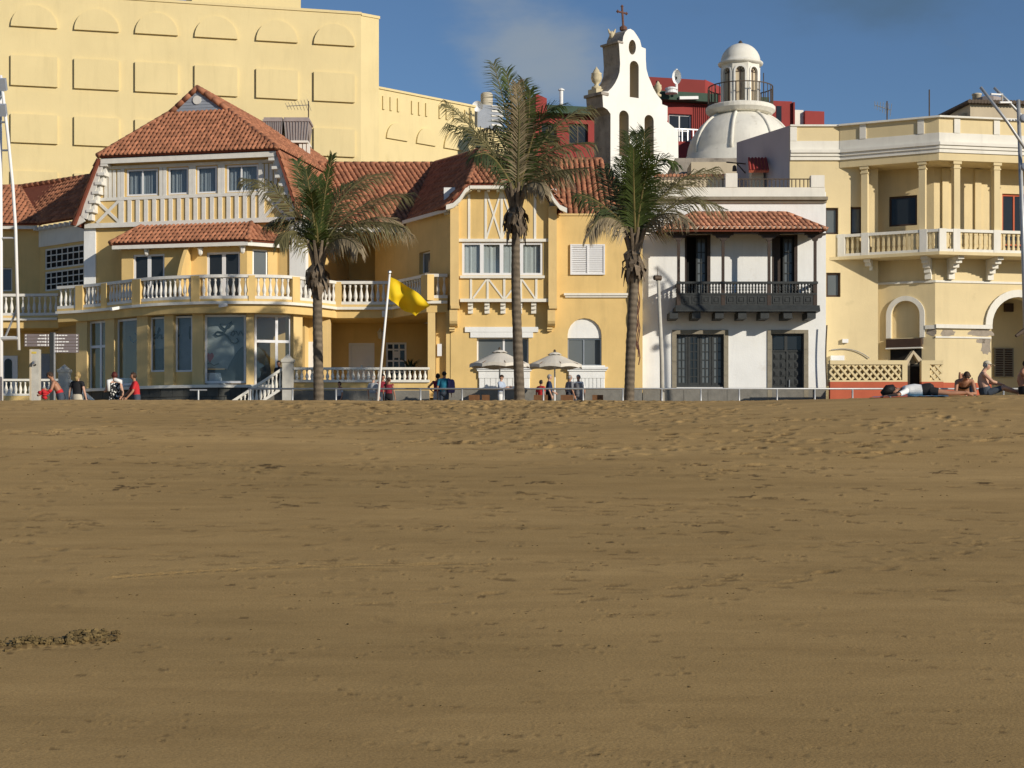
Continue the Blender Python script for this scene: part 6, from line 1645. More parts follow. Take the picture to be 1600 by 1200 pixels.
palm('tallest palm, standing before the gabled house and rising above its roof', 56.0, [(812, 625), (809, 540), (806, 450), (806, 370), (807, 345)], (.187, .136), (806, 318, 364, .31), [
    ([(808, 300), (798, 230), (787, 160), (771, 100)], .4, .7, D_, .45), ([(808, 300), (803, 230), (800, 165), (791, 112)], -.6, .62, G, .3), ([(809, 300), (810, 240), (811, 180), (807, 132)], -.9, .62, T_, .35), ([(809, 300), (815, 240), (820, 180), (818, 126)], .6, .65, D_, .35),
    ([(810, 300), (818, 245), (826, 190), (828, 140)], -.3, .62, G, .35), ([(811, 300), (824, 245), (838, 200), (856, 172), (876, 164)], -.8, .9, G, .6), ([(811, 300), (828, 255), (852, 217), (882, 187), (918, 168)], .5, 1.0, O, .9),
    ([(811, 300), (830, 262), (856, 238), (886, 226), (922, 222)], -.5, 1.1, O, 1.1), ([(811, 302), (830, 275), (852, 262), (874, 262), (890, 276)], .9, 1.15, T_, 1.2), ([(812, 304), (836, 282), (862, 270), (888, 265), (914, 262)], -1.3, .85, O, .9),
    ([(806, 300), (786, 258), (760, 225), (730, 192), (698, 163)], -.4, .85, O, .75), ([(806, 300), (786, 262), (762, 232), (736, 208), (704, 196)], .6, .9, D_, .95), ([(806, 302), (790, 272), (774, 250), (758, 240), (742, 244)], -1.2, .85, D_, 1.0),
    ([(807, 300), (795, 250), (780, 215), (764, 200), (748, 206)], 1.4, .9, O, .9), ([(812, 306), (822, 290), (834, 284), (846, 288), (852, 302)], -1.6, .7, T_, 1.2),
    ([(811, 300), (822, 255), (838, 225), (856, 212), (872, 214)], 1.5, 1.0, O, 1.0)], 42)
palm('palm with a dense upright dark crown, standing before the edge of the white house', 56.0, [(983, 625), (985, 560), (988, 490), (991, 430), (992, 400)], (.178, .15), (991, 388, 432, .30), [
    ([(993, 372), (993, 315), (994, 260), (995, 210)], .3, .75, D_, .35), ([(992, 372), (989, 315), (986, 262), (983, 212)], -.5, .7, D_, .4), ([(994, 372), (998, 315), (1003, 260), (1007, 206)], -.4, .7, D_, .4), ([(993, 372), (991, 320), (990, 275), (990, 232)], -1.0, .75, G, .4),
    ([(994, 372), (1000, 325), (1008, 280), (1016, 245)], -.9, .75, G, .4), ([(995, 372), (1006, 315), (1018, 268), (1036, 248), (1056, 256)], -.5, .7, G, .8), ([(995, 374), (1015, 330), (1045, 298), (1078, 275), (1116, 263)], .5, .95, O, .8),
    ([(996, 374), (1022, 344), (1052, 322), (1086, 310), (1126, 324)], -.6, 1.0, O, .9), ([(991, 372), (977, 335), (964, 308), (953, 284), (944, 264)], .4, .95, D_, .7), ([(990, 373), (970, 345), (946, 324), (924, 310), (902, 303)], -.5, .95, D_, .9),
    ([(990, 376), (974, 352), (954, 340), (934, 344), (920, 368)], -1.0, .85, T_, 1.2), ([(990, 374), (978, 346), (962, 330), (944, 326), (930, 336)], 1.2, .9, D_, 1.0), ([(996, 375), (1012, 350), (1032, 336), (1054, 334), (1074, 345)], -1.4, .85, T_, 1.0),
    ([(995, 372), (1008, 330), (1024, 302), (1044, 288), (1064, 290)], 1.4, .85, O, .7), ([(992, 372), (982, 325), (974, 285), (968, 250)], 1.3, .8, D_, .5)], 43)
# ---------------------------------------------------------------- flag, masts, posts, rail
def flag():
    b0, t0 = at(590, 630, 53.0), at(609, 428, 53.0); root = thing('flagpole', 'leaning white flagpole planted in the sand flying a plain yellow flag', 'flagpole', Matrix.Translation(b0))
    d = (t0 - b0).normalized(); MB().tube([b0 - d * .4, b0.lerp(t0, .5), t0], [.042, .038, .032], 8).build('pole', 'sign_white', root, WORLD, True)
    MB().lathe([(.03, 0), (.06, .03), (.06, .08), (.02, .12)], t0, 8).build('finial', 'steel', root, WORLD)
    # cloth: four corner points, blown to the right and drooping
    c = {(0, 0): at(610.5, 433, 53.0), (1, 0): at(672, 475.5, 52.6), (0, 1): at(607, 466, 53.0), (1, 1): at(650, 494, 53.3)}
    n, m = 30, 20; vs = []
    for j in range(m + 1):
        for i in range(n + 1):
            u, v = i / n, j / m; p = c[0, 0] * (1 - u) * (1 - v) + c[1, 0] * u * (1 - v) + c[0, 1] * (1 - u) * v + c[1, 1] * u * v
            f = min(1, u * 3)
            p += Vector((.02 * math.sin(v * 6) * f, .11 * f * math.sin(u * 8.5 - v * 3.4) + .07 * f * math.sin(v * 7 + u * 3), .10 * math.sin(u * math.pi) * (1 - v) * .9 - .05 * math.sin(u * math.pi) * v + .02 * f * math.sin(u * 11 + v * 5)))
            vs.append(p)
    q = MB().add(vs, [(j * (n + 1) + i, j * (n + 1) + i + 1, (j + 1) * (n + 1) + i + 1, (j + 1) * (n + 1) + i) for j in range(m) for i in range(n)])
    q.build('flag', 'flag', root, WORLD, True)
flag()
def railing():
    Y = 59.4; root = thing('promenade_railing', 'thin grey tubular railing along the edge of the promenade', 'railing', Matrix.Translation((0, Y, PZ)))
    zt = (HY - 607.5) / FPX * Y
    MB().tube([(at(388, 0, Y).x, Y, zt), (at(1700, 0, Y).x, Y, zt)], .033, 8).build('rail', 'galv', root, WORLD, True)
    for px in [391, 457, 525, 591, 657, 722, 787, 849, 911, 973, 1034, 1095, 1155, 1214, 1273, 1332, 1391, 1450, 1509, 1568, 1627]:
        x = at(px, 0, Y).x; MB().tube([(x, Y, PZ - .1), (x, Y, zt)], .033, 8).build('post', 'galv', root, WORLD, True)
    r2 = thing('tee_rail', 'single T shaped rail post before the stone base of the bow', 'rail post', Matrix.Translation(at(310, 640, 62)))
    p = at(310, 609.5, 62); b = MB().tube([p + Vector((-.32, 0, 0)), p + Vector((.32, 0, 0))], .028, 8); b.tube([p, Vector((p.x, p.y, PZ))], .035, 8); b.build('tee', 'galv', r2, WORLD)
railing()
def lamp_post():
    Y = 59.6; p = at(1033, 0, Y); root = thing('camera_post', 'slim grey post with a small round head and lightning spike before the white house', 'post', Matrix.Translation((p.x, Y, PZ)))
    t = at(1028.5, 438, Y); MB().tube([Vector((at(1035, 0, Y).x, Y, PZ - .1)), at(1034, 560, Y), t], [.085, .075, .06], 10).build('pole', 'concrete', root, WORLD, True)
    h = at(1027, 434.5, Y); b = MB(); b.tube([h + Vector((-.12, -.12, 0)), h + Vector((.12, -.0, 0))], [.085, .1], 10); b.tube([h + Vector((0, .0, -.1)), h + Vector((0, 0, .1))], .05, 8); b.build('camera_head', 'iron', root, WORLD)
    MB().tube([h, h + Vector((.02, 0, .42))], [.018, .004], 5).build('spike', 'iron', root, WORLD)
lamp_post()
def masts():
    Y = 57.3; root = thing('floodlight_mast', 'white floodlight mast with slanting ladder arm at the end of the villa wing', 'floodlight mast', Matrix.Translation((at(1, 0, Y).x, Y, PZ)))
    g = lambda px, py, dy=0: at(px, py, Y + dy)
    MB().tube([g(1.5, 700), g(1, 400), g(0, 118)], [.085, .075, .06], 10).build('column', 'sign_white', root, WORLD, True)
    MB().tube([g(1, 118, -.3), g(12, 210, -.3), g(20, 290, -.3), g(24.5, 360, -.3), g(29.5, 547, -.3)], .055, 8).build('arm', 'sign_white', root, WORLD, True)
    for py, x1 in ((152, 5), (191, 10), (235, 15), (372, 25), (528.5, 29)): MB().tube([g(1, py, 0), g(x1, py, -.3)], .035 if py != 528.5 else .07, 6).build('rung', 'sign_white', root, WORLD)
    MB().tube([g(27, 482, -.2), g(6, 532, 0)], .04, 6).build('strut', 'galv', root, WORLD)
    for py in (132, 172):
        p = g(2.5, py, -.35); b = MB(); b.box(-.16, .16, -.1, .1, -.2, .2).xf(Matrix.Translation(p) @ Matrix.Rotation(R(25), 4, 'X')); b.build('floodlight', 'blue_grey', root, WORLD)
    root = thing('floodlight_mast', 'grey floodlight mast with twin slanting arms before the corner building', 'floodlight mast', Matrix.Translation((at(1604, 0, Y).x, Y, PZ)))
    MB().tube([g(1607, 660), g(1600, 420), g(1591, 156)], [.10, .085, .065], 10).build('column', 'galv', root, WORLD, True)
    MB().tube([g(1532, 136, -.3), g(1575, 192, -.3), g(1622, 262, -.3)], .055, 8).build('arm', 'galv', root, WORLD, True); MB().tube([g(1553, 137, .4), g(1575, 158, .4), g(1622, 208, .3)], .05, 8).build('arm', 'galv', root, WORLD, True)
    for (a, c), (e, f) in (((1548, 147), (1566, 148)), ((1562, 160), (1580, 160)), ((1566, 147), (1566, 160)), ((1578, 188), (1592, 188))): MB().tube([g(a, c, -.2), g(e, f, .3)], .035, 6).build('rung', 'sign_white', root, WORLD)
    for px, py in ((1599, 186), (1601, 262)):
        p = g(px, py, -.3); b = MB(); b.lathe([(.04, -.12), (.12, -.05), (.15, .08), (.13, .11)], (0, 0, 0), 12); b.xf(Matrix.Translation(p) @ Matrix.Rotation(R(70), 4, 'X')); b.build('floodlight', 'blue_grey', root, WORLD, True)
    p = g(1596, 520, -.3); b = MB(); b.tube([p + Vector((-.22, -.1, -.12)), p + Vector((.1, 0, .08))], [.05, .09], 8); b.tube([p + Vector((-.02, 0, .0)), p + Vector((.2, .2, .15))], .04, 6); b.build('camera', 'iron', root, WORLD)
masts()
def signpost():
    Y = 58.5; p = at(80, 0, Y); root = thing('direction_signpost', 'dark post with two fans of grey finger signs beside the beach shower', 'signpost', Matrix.Translation((p.x, Y, PZ)))
    g = lambda px, py, dy=0.0: at(px, py, Y + dy)
    x0, x1 = g(78.5, 0).x, g(84.5, 0).x; MB().box(x0, x1, Y - .06, Y + .06, PZ, g(80, 519.5).z).build('post', 'dark_post', root, WORLD); MB().box(x1 + .002, x1 + .04, Y - .05, Y + .05, PZ, g(80, 520).z).build('post_edge', 'galv', root, WORLD)
    rnd = random.Random(2)
    for side, a, c, rows in ((-1, 38.5, 77.5, [522, 527, 532, 537]), (1, 85.5, 123, [522, 527, 532, 537, 542, 546.7])):
        for k, py in enumerate(rows):
            pl = MB().box(g(a, 0, -.02).x, g(c, 0, -.02).x, Y - .04, Y - .01, g(a, py + 4.4).z, g(a, py).z).build('sign_plate', 'sign_grey', root, WORLD)
            b = MB(); zc = g(a, py + 2.2).z; h = .035; yy = Y - .043
            tip = g(a + 1.2 if side < 0 else c - 1.0, 0).x; s_ = -side
            b.prism([(tip, zc), (tip + s_ * .045, zc + .04), (tip + s_ * .045, zc - .04)], yy, yy + .004)
            ic = g(71.5 if side < 0 else 90.2, 0).x; b.prism([(ic + .036 * math.cos(j * .7854), zc + .036 * math.sin(j * .7854)) for j in range(8)], yy, yy + .004)
            ie = g(76 if side < 0 else 86.6, 0).x; b.box(ie - .016, ie + .016, yy, yy + .004, zc - .035, zc + .035)
            # unreadable small print: two to four word-long strokes
            x = g(69.5 if side < 0 else 92.3, 0).x
            for w in range(rnd.randint(2, 3)):
                l = rnd.uniform(.06, .12); b.box(x, x - side * -l, yy, yy + .004, zc - .018, zc + .018); x += side * (l + .02)
            b.build('print', 'sign_white', pl, WORLD)
signpost()
def shower():
    Y = 55.5; root = thing('beach_shower', 'pale concrete shower column with push button at the top of the sand', 'beach shower', Matrix.Translation((at(55, 0, Y).x, Y, 1.25)))
    x0, x1 = at(48.5, 0, Y).x, at(62.3, 0, Y).x; zt = at(0, 546, Y).z
    MB().box(x0, x1, Y - .14, Y + .14, 1.1, zt).build('column', 'concrete', root, WORLD); MB().box(x0 - .01, x0 + .05, Y - .15, Y + .1, 1.1, zt - .01).build('edge_strip', 'sand_wall', root, WORLD)
    p = at(55.5, 567, Y); b = MB().tube([p + Vector((0, -.12, .03)), p + Vector((0, -.24, 0)), p + Vector((.02, -.28, -.07))], [.05, .04, .045], 8); b.build('shower_head', 'steel', root, WORLD)
    p = at(57, 570.5, Y); MB().tube([p + Vector((0, -.13, 0)), p + Vector((0, -.18, 0))], .035, 8).build('push_button', 'interior_dark', root, WORLD)
    p = at(55, 551.5, Y); MB().box(p.x - .08, p.x + .08, Y - .146, Y - .14, p.z - .035, p.z + .035).build('sticker', 'sticker', root, WORLD)
shower()
def parasol(label, px, ptop, pedge, xl, xr, Y):
    root = thing('parasol', label, 'parasol', Matrix.Translation((at(px, 0, Y).x, Y, PZ)), 'parasols on the promenade')
    c = at(px, ptop, Y); r = (at(xr, 0, Y).x - at(xl, 0, Y).x) / 2 * 1.02; cx = (at(xr, 0, Y).x + at(xl, 0, Y).x) / 2; ze = at(px, pedge, Y).z
    cx = c.x + (cx - c.x) * .35
    def ringp(f, z, sag=0.0, n=32):
        out = []
        for k in range(n):
            a = 2 * math.pi * k / n + .2; seg = (k % 4) / 4; s = 1 - .05 * math.sin(math.pi * seg); out.append((cx + r * f * s * math.cos(a), Y + r * f * s * math.sin(a), z - sag * (1 - math.sin(math.pi * seg)) ))
        return out
    zt = c.z - .05; b = MB(); rs = [(.02, zt, 0), (.3, zt - (zt - ze) * .26, .01), (.62, zt - (zt - ze) * .60, .02), (1.0, ze + .02, .05), (1.0, ze - .10, .05)]
    vs = []
    for f, z, s in rs: vs += ringp(f, z, s)
    b.add(vs, [(i * 32 + k, i * 32 + (k + 1) % 32, (i + 1) * 32 + (k + 1) % 32, (i + 1) * 32 + k) for i in range(len(rs) - 1) for k in range(32)]); b.build('canopy', 'canvas', root, WORLD)
    b = MB(); vs = ringp(.02, c.z, 0) + ringp(.16, c.z - .03, .01) + ringp(.27, c.z - .10, .02); b.add(vs, [(i * 32 + k, i * 32 + (k + 1) % 32, (i + 1) * 32 + (k + 1) % 32, (i + 1) * 32 + k) for i in range(2) for k in range(32)]); b.build('vent_cap', 'canvas', root, WORLD)
    MB().tube([(cx, Y, PZ), (cx, Y, c.z + .02)], .03, 8).build('pole', 'sign_white', root, WORLD); MB().lathe([(.05, 0), (.05, .06), (.02, .1)], (cx, Y, c.z), 8).build('finial', 'iron', root, WORLD)
    for k in range(8):
        a = 2 * math.pi * k / 8 + .2; MB().bar((cx, Y, zt - .08), (cx + r * .97 * math.cos(a), Y + r * .97 * math.sin(a), ze + .0), .02).build('rib', 'wood_bench', root, WORLD)
    MB().lathe([(.32, 0), (.32, .08), (.06, .12), (.06, .3)], (cx, Y, PZ), 12).build('base', 'concrete', root, WORLD)
parasol('beige parasol partly behind the tallest palm trunk', 781, 546.5, 569, 733, 827, 63.0)
parasol('beige parasol right of the tallest palm, open before the arched window', 865, 550, 570, 827, 913, 64.5)
def furniture():
    k = 0
    for px, w, lab in ((741, 17, 'brown wooden chair back left of the parasols'), (759, 12, 'small dark chair back near the first parasol pole'), (845, 22, 'wooden chair back behind the navy shirted man'), (886, 20, 'wooden chair back below the grey haired pair'), (934, 17, 'wooden chair back under the arched window')):
        Y = 61.5; p = at(px, 617, Y); x0, x1 = p.x - w / 2 * Y / FPX, p.x + w / 2 * Y / FPX; r = thing('cafe_chair', lab, 'chair', Matrix.Translation((p.x, Y, PZ)), 'cafe chairs on the promenade')
        zt = p.z; zs = PZ + .45
        b = MB().box(x0, x1, Y, Y + .035, zt - .22, zt); b.build('backrest', 'wood_bench', r, WORLD); MB().box(x0, x1, Y + .03, Y + .45, zs - .04, zs).build('seat', 'wood_bench', r, WORLD)
        for x, y in ((x0 + .02, Y + .01), (x1 - .05, Y + .01), (x0 + .02, Y + .42), (x1 - .05, Y + .42)): MB().box(x, x + .035, y, y + .035, PZ, zs - .04 if y > Y + .1 else zt - .22).build('leg', 'wood_bench', r, WORLD)
    # potted plant in the porch
    p = at(641, 590, 70.5); r = thing('potted_plant', 'spiky dark plant in the porch behind the white balustrade', 'plant', Matrix.Translation((p.x, p.y, 3.4))); rnd = random.Random(8); b = MB()
    MB().lathe([(.2, 0), (.27, .4), (.3, .42), (.3, .5)], (p.x, p.y, 3.4), 12).build("pot", 'tile_old', r, WORLD)
    for k in range(60):
        g = rnd.uniform(0, 6.28); l = rnd.uniform(.5, .95); o = Vector((math.cos(g), math.sin(g), 0)); e = rnd.uniform(.25, 1); s = Vector((p.x, p.y, 3.88)); m = s + o * l * .4 * e + Vector((0, 0, l * .65)); t = m + o * l * .45 * e + Vector((0, 0, l * .15)); w = Vector((-o.y, o.x, 0)) * .03
        b.add([s - w, s + w, m + w, m - w, t], [(0, 1, 2, 3), (3, 2, 4)])
    b.build('leaves', 'plant', r, WORLD)
furniture()
# ---------------------------------------------------------------- people
mat('skin_fair', (.56, .33, .23), .55, .06, 12); mat('skin_tan', (.40, .20, .12), .5, .06, 12); mat('skin_dark', (.16, .08, .05), .5, .06, 12)
for n_, c_ in dict(red=(.55, .03, .035), black=(.018, .018, .02), beige=(.58, .52, .40), white=(.78, .78, .76), denim=(.06, .075, .10), maroon=(.22, .02, .035), lightblue=(.40, .47, .58), teal=(.02, .17, .26), navy=(.02, .035, .085), grey=(.22, .22, .23), purple=(.11, .09, .20), palegrey=(.45, .46, .47), bluedenim=(.16, .24, .40), towelblue=(.10, .24, .38)).items():
    mat('cloth_' + n_, c_, .85, .10, 9, .3, 45)
for n_, c_ in dict(black=(.012, .010, .009), brown=(.05, .028, .016), blond=(.38, .26, .11), red=(.10, .02, .015), grey=(.34, .33, .31)).items():
    mat('hair_' + n_, c_, .6, .25, 25, .5, 60)
def dotted():
    m = mat('cloth_dots', (.018, .018, .02), .85, .05, 9); nt = m.node_tree; N = nt.nodes; b = N['Principled BSDF']
    g = N.new('ShaderNodeNewGeometry'); v = N.new('ShaderNodeTexVoronoi'); v.inputs['Scale'].default_value = 16; nt.links.new(g.outputs['Position'], v.inputs['Vector'])
    r = N.new('ShaderNodeMath'); r.operation = 'LESS_THAN'; r.inputs[1].default_value = .36; nt.links.new(v.outputs['Distance'], r.inputs[0])
    mx = N.new('ShaderNodeMixRGB'); nt.links.new(r.outputs[0], mx.inputs[0]); mx.inputs[1].default_value = (.018, .018, .02, 1); mx.inputs[2].default_value = (.78, .76, .70, 1); nt.links.new(mx.outputs[0], b.inputs['Base Color'])
dotted()
def loft(b, rings, n=14):
    """rings: (centre, axis a, axis b) -> closed tube"""
    vs = []
    for c, a, q in rings: vs += [c + a * math.cos(2 * math.pi * k / n) + q * math.sin(2 * math.pi * k / n) for k in range(n)]
    m = len(rings); b.add(vs, [(i * n + k, i * n + (k + 1) % n, (i + 1) * n + (k + 1) % n, (i + 1) * n + k) for i in range(m - 1) for k in range(n)] + [tuple(range(n - 1, -1, -1)), tuple(range((m - 1) * n, m * n))])
def limb(b, p, q, r0, r1, bulge=0.0):
    d = q - p; ext = d.normalized(); pts = [p - ext * r0 * .7, p, p + d * .35, p + d * .7, q, q + ext * r1 * .7]; b.tube(pts, [r0 * .6, r0, (r0 * .65 + r1 * .35) * (1 + bulge), r0 * .3 + r1 * .7, r1, r1 * .6], 10)
def hand(b, w, d, nrm, s):
    """palm with four unequal bent fingers and a thumb; w wrist, d pointing direction, nrm palm normal, s thumb side (+1/-1)"""
    d = d.normalized(); nrm = (nrm - d * nrm.dot(d)).normalized(); x = d.cross(nrm) * s
    c = w + d * .05; loft(b, [(w - d * .01, x * .024, nrm * .018), (w + d * .03, x * .036, nrm * .016), (w + d * .075, x * .042, nrm * .014), (w + d * .092, x * .038, nrm * .010)], 10)
    for k, (o, l) in enumerate(((.030, .072), (.010, .082), (-.010, .076), (-.030, .058))):
        p = w + d * .082 + x * o; q = p + (d * .85 + nrm * .35 + x * o * 1.2).normalized() * l * .55; e = q + (d * .55 + nrm * .8).normalized() * l * .5; b.tube([p - d * .01, q, e], [.0105, .0095, .0075], 7)
    p = w + d * .025 + x * .03; q = p + (d * .55 + x * .75 + nrm * .2).normalized() * .04; e = q + (d * .85 + x * .15 + nrm * .4).normalized() * .034; b.tube([p - x * .015, q, e], [.014, .0115, .009], 7)
def body(root, J, H, skin, wear, hair=None, voxel=.012, bald=0.0, face=True, ponytail=None, hat=None, feet=True):
    """one continuous skin surface from joints J (world), clothes and hair as inflated shells over it"""
    s = H / 1.72; b = MB(); seg = []
    rt = (J['shR'] - J['shL']).normalized()
    def axes(d): d = d.normalized(); a = (rt - d * rt.dot(d)).normalized(); return a, a.cross(d).normalized()
    pe, wa, ch, nb = J['pelvis'], J['waist'], J['chest'], J['neck']
    d0, d1, d2 = (wa - pe), (ch - wa), (nb - ch); a0, q0 = axes(d0); a1, q1 = axes(d1); a2, q2 = axes(d2); f = J.get('fat', 1.0)
    loft(b, [(pe - d0.normalized() * .12 * s, a0 * .10 * s, q0 * .08 * s), (pe - d0.normalized() * .05 * s, a0 * .165 * s, q0 * .115 * s * f), (pe + d0 * .3, a0 * .168 * s, q0 * .118 * s * f), (wa, a1 * .145 * s * f, q1 * .105 * s * f), (wa.lerp(ch, .6), a1 * .155 * s, q1 * .115 * s * f), (ch, a2 * .165 * s, q2 * .115 * s), (ch.lerp(nb, .55), a2 * .155 * s, q2 * .09 * s), (ch.lerp(nb, .85), a2 * .09 * s, q2 * .065 * s), (nb, a2 * .055 * s, q2 * .055 * s)], 18)
    seg += [('torso', pe - d0.normalized() * .1 * s, wa, .15 * s, 0, .42), ('torso', wa, ch, .15 * s, .42, .78), ('torso', ch, nb, .13 * s, .78, 1.0)]
    hd = J['head']; up = J['hup'].normalized(); fwd = (J['hfwd'] - up * J['hfwd'].dot(up)).normalized(); sd = up.cross(fwd)
    limb(b, nb - (hd - nb) * .15, hd - up * .03 * s, .056 * s, .052 * s); seg.append(('neck', nb, hd - up * .07 * s, .056 * s, 0, 1))
    rg = []
    for k in range(11):
        t = -1 + 2 * k / 10; r = math.sqrt(max(.0, 1 - t * t)); z = t * .118 * s; w = .076 * s * r * (1.0 if t > -.2 else 1.0 - .22 * (-t - .2)); dp = .096 * s * r * (1.0 if t > -.3 else .9); off = fwd * (.012 * s if t < -.2 else 0)
        rg.append((hd + up * z + off, sd * max(w, .004), fwd * max(dp, .004)))
    loft(b, rg, 16); seg.append(('head', hd - up * .06 * s, hd + up * .05 * s, .085 * s, 0, 1))
    nz = hd + fwd * .092 * s - up * .012 * s; b.tube([nz + up * .03 * s - fwd * .012 * s, nz + fwd * .012 * s, nz - up * .014 * s + fwd * .004 * s], [.009 * s, .014 * s, .013 * s], 7)
    for q in (-1, 1): e = hd + sd * q * .076 * s - fwd * .006 * s; b.tube([e - up * .028 * s, e + sd * q * .008 * s, e + up * .03 * s], [.008 * s, .014 * s, .010 * s], 7)
    for S_ in 'LR':
        sh, el, wr = J['sh' + S_], J['el' + S_], J['wr' + S_]
        limb(b, sh, el, .052 * s, .041 * s, .06); limb(b, el, wr, .041 * s, .027 * s, .05); b.tube([ch.lerp(nb, .45), sh], [.085 * s, .056 * s], 10)
        seg += [('uarm', sh, el, .048 * s, 0, 1), ('farm', el, wr, .035 * s, 0, 1)]
        hdir = J.get('hd' + S_, (wr - el).normalized()); hn = J.get('hn' + S_, -rt if S_ == 'R' else rt); hand(b, wr, hdir, hn, 1 if S_ == 'R' else -1); seg.append(('hand', wr + hdir * .02, wr + hdir * .16, .04, 0, 1))
        hi, kn, an, to = J['hip' + S_], J['kn' + S_], J['an' + S_], J['to' + S_]
        limb(b, hi, kn, .085 * s, .056 * s, .04); limb(b, kn, an, .055 * s, .036 * s, .12); b.tube([pe, hi], [.11 * s, .09 * s], 10)
        fd = (to - an).normalized(); b.tube([an - fd * .05 * s, an, an.lerp(to, .5), to], [.034 * s, .042 * s, .038 * s, .026 * s], 9)
        seg += [('thigh', hi, kn, .07 * s, 0, 1), ('shin', kn, an, .045 * s, 0, 1), ('foot', an, to, .035 * s, 0, 1)]
    me = b.mesh('body', None); ob = bpy.data.objects.new('tmp', me); COL.objects.link(ob)
    md = ob.modifiers.new('r', 'REMESH'); md.mode = 'VOXEL'; md.voxel_size = voxel; md.use_smooth_shade = True
    ms = ob.modifiers.new('s', 'SMOOTH'); ms.factor = .5; ms.iterations = 3
    me2 = bpy.data.meshes.new_from_object(ob.evaluated_get(bpy.context.evaluated_depsgraph_get())); bpy.data.objects.remove(ob); bpy.data.meshes.remove(me)
    n = len(me2.vertices); co = np.empty(n * 3); me2.vertices.foreach_get('co', co); co = co.reshape(-1, 3); no = np.empty(n * 3); me2.vertices.foreach_get('normal', no); no = no.reshape(-1, 3)
    np_ = len(me2.polygons); ls = np.empty(np_, int); lt = np.empty(np_, int); me2.polygons.foreach_get('loop_start', ls); me2.polygons.foreach_get('loop_total', lt); li = np.empty(len(me2.loops), int); me2.loops.foreach_get('vertex_index', li)
    faces = [li[a:a + c] for a, c in zip(ls, lt)]; cen = np.array([co[f_].mean(0) for f_ in faces]) if np_ else np.zeros((0, 3))
    best = np.full(np_, 1e9); lab = np.zeros(np_, int); tt = np.zeros(np_)
    for i, (nm, p, q, r, ta, tb) in enumerate(seg):
        p, q = np.array(p), np.array(q); d = q - p; t = np.clip(((cen - p) @ d) / (d @ d), 0, 1); ds = np.linalg.norm(cen - p - t[:, None] * d, axis=1) / r
        m_ = ds < best; best[m_] = ds[m_]; lab[m_] = i; tt[m_] = ta + (tb - ta) * t[m_]
    names = np.array([x[0] for x in seg])[lab]
    me2.materials.clear(); me2.materials.append(M(skin)); me2.name = 'body'; me2.polygons.foreach_set('use_smooth', [True] * np_)
    bo = inst('body', me2, root, Matrix.Identity(4))
    def shell(name, mask, th, m, jit=0.0):
        idx = np.nonzero(mask)[0]
        if len(idx) < 8: return None
        used = np.unique(np.concatenate([faces[i] for i in idx])); mp = {v: k for k, v in enumerate(used)}
        rn = np.random.RandomState(len(idx)); off = th * (1 + jit * (rn.rand(len(used)) - .5)); P = co[used] + no[used] * off[:, None]
        me = bpy.data.meshes.new(name); me.from_pydata(P.tolist(), [], [[mp[v] for v in faces[i]] for i in idx]); me.materials.append(M(m)); me.polygons.foreach_set('use_smooth', [True] * len(me.polygons)); me.update()
        return inst(name, me, root, Matrix.Identity(4))
    for name, m, th, parts in wear:
        mask = np.zeros(np_, bool)
        for p_, (lo, hi) in parts.items(): mask |= (names == p_) & (tt >= lo) & (tt <= hi)
        shell(name, mask, th, m)
    hv = cen - np.array(hd); u_, f_ = hv @ np.array(up), hv @ np.array(fwd)
    if hair:
        hm = ((names == 'head') | (names == 'neck')) & (((u_ > .045 * s) & (f_ < .085 * s - bald * .1)) | ((f_ < .0) & (u_ > -.07 * s)))
        if bald: hm &= ~((u_ > .075 * s))
        shell('hair', hm, .014 * s if not bald else .006, hair, .5)
    if ponytail:
        q = MB(); P0 = hd - fwd * .09 * s + up * ponytail[0]; q.tube([P0, P0 - fwd * .05 + up * ponytail[1] * .4, P0 - fwd * .05 + up * ponytail[1]], [.03, ponytail[2], ponytail[2] * .5], 8); q.build('hair_tail', hair, root, WORLD, True)
    if face:
        for q in (-1, 1): p = hd + fwd * .086 * s + sd * q * .032 * s + up * .008 * s; MB().lathe([(.002, -.006), (.011, -.003), (.011, .003), (.002, .006)], p, 8).build('eye', 'hair_black', root, WORLD)
        p = hd + fwd * .088 * s - up * .052 * s; MB().tube([p - sd * .022 * s, p + fwd * .005, p + sd * .022 * s], [.004, .006, .004], 5).build('mouth', 'heart', root, WORLD)
    if hat:
        q = MB(); rg = []
        for k in range(6): t = k / 5 * math.pi / 2; rg.append((hd + up * (.035 + .10 * math.sin(t)) * s, sd * .092 * s * max(.05, math.cos(t)), fwd * .112 * s * max(.05, math.cos(t))))
        loft(q, rg, 16); c = hd + up * .045 * s + fwd * .10 * s; loft(q, [(c - fwd * .02, sd * .08 * s, up * .008), (c + fwd * .05 * s - up * .008, sd * .075 * s, up * .006), (c + fwd * .10 * s - up * .02, sd * .05 * s, up * .005)], 12); q.build('cap', hat, root, WORLD, True)
    return bo
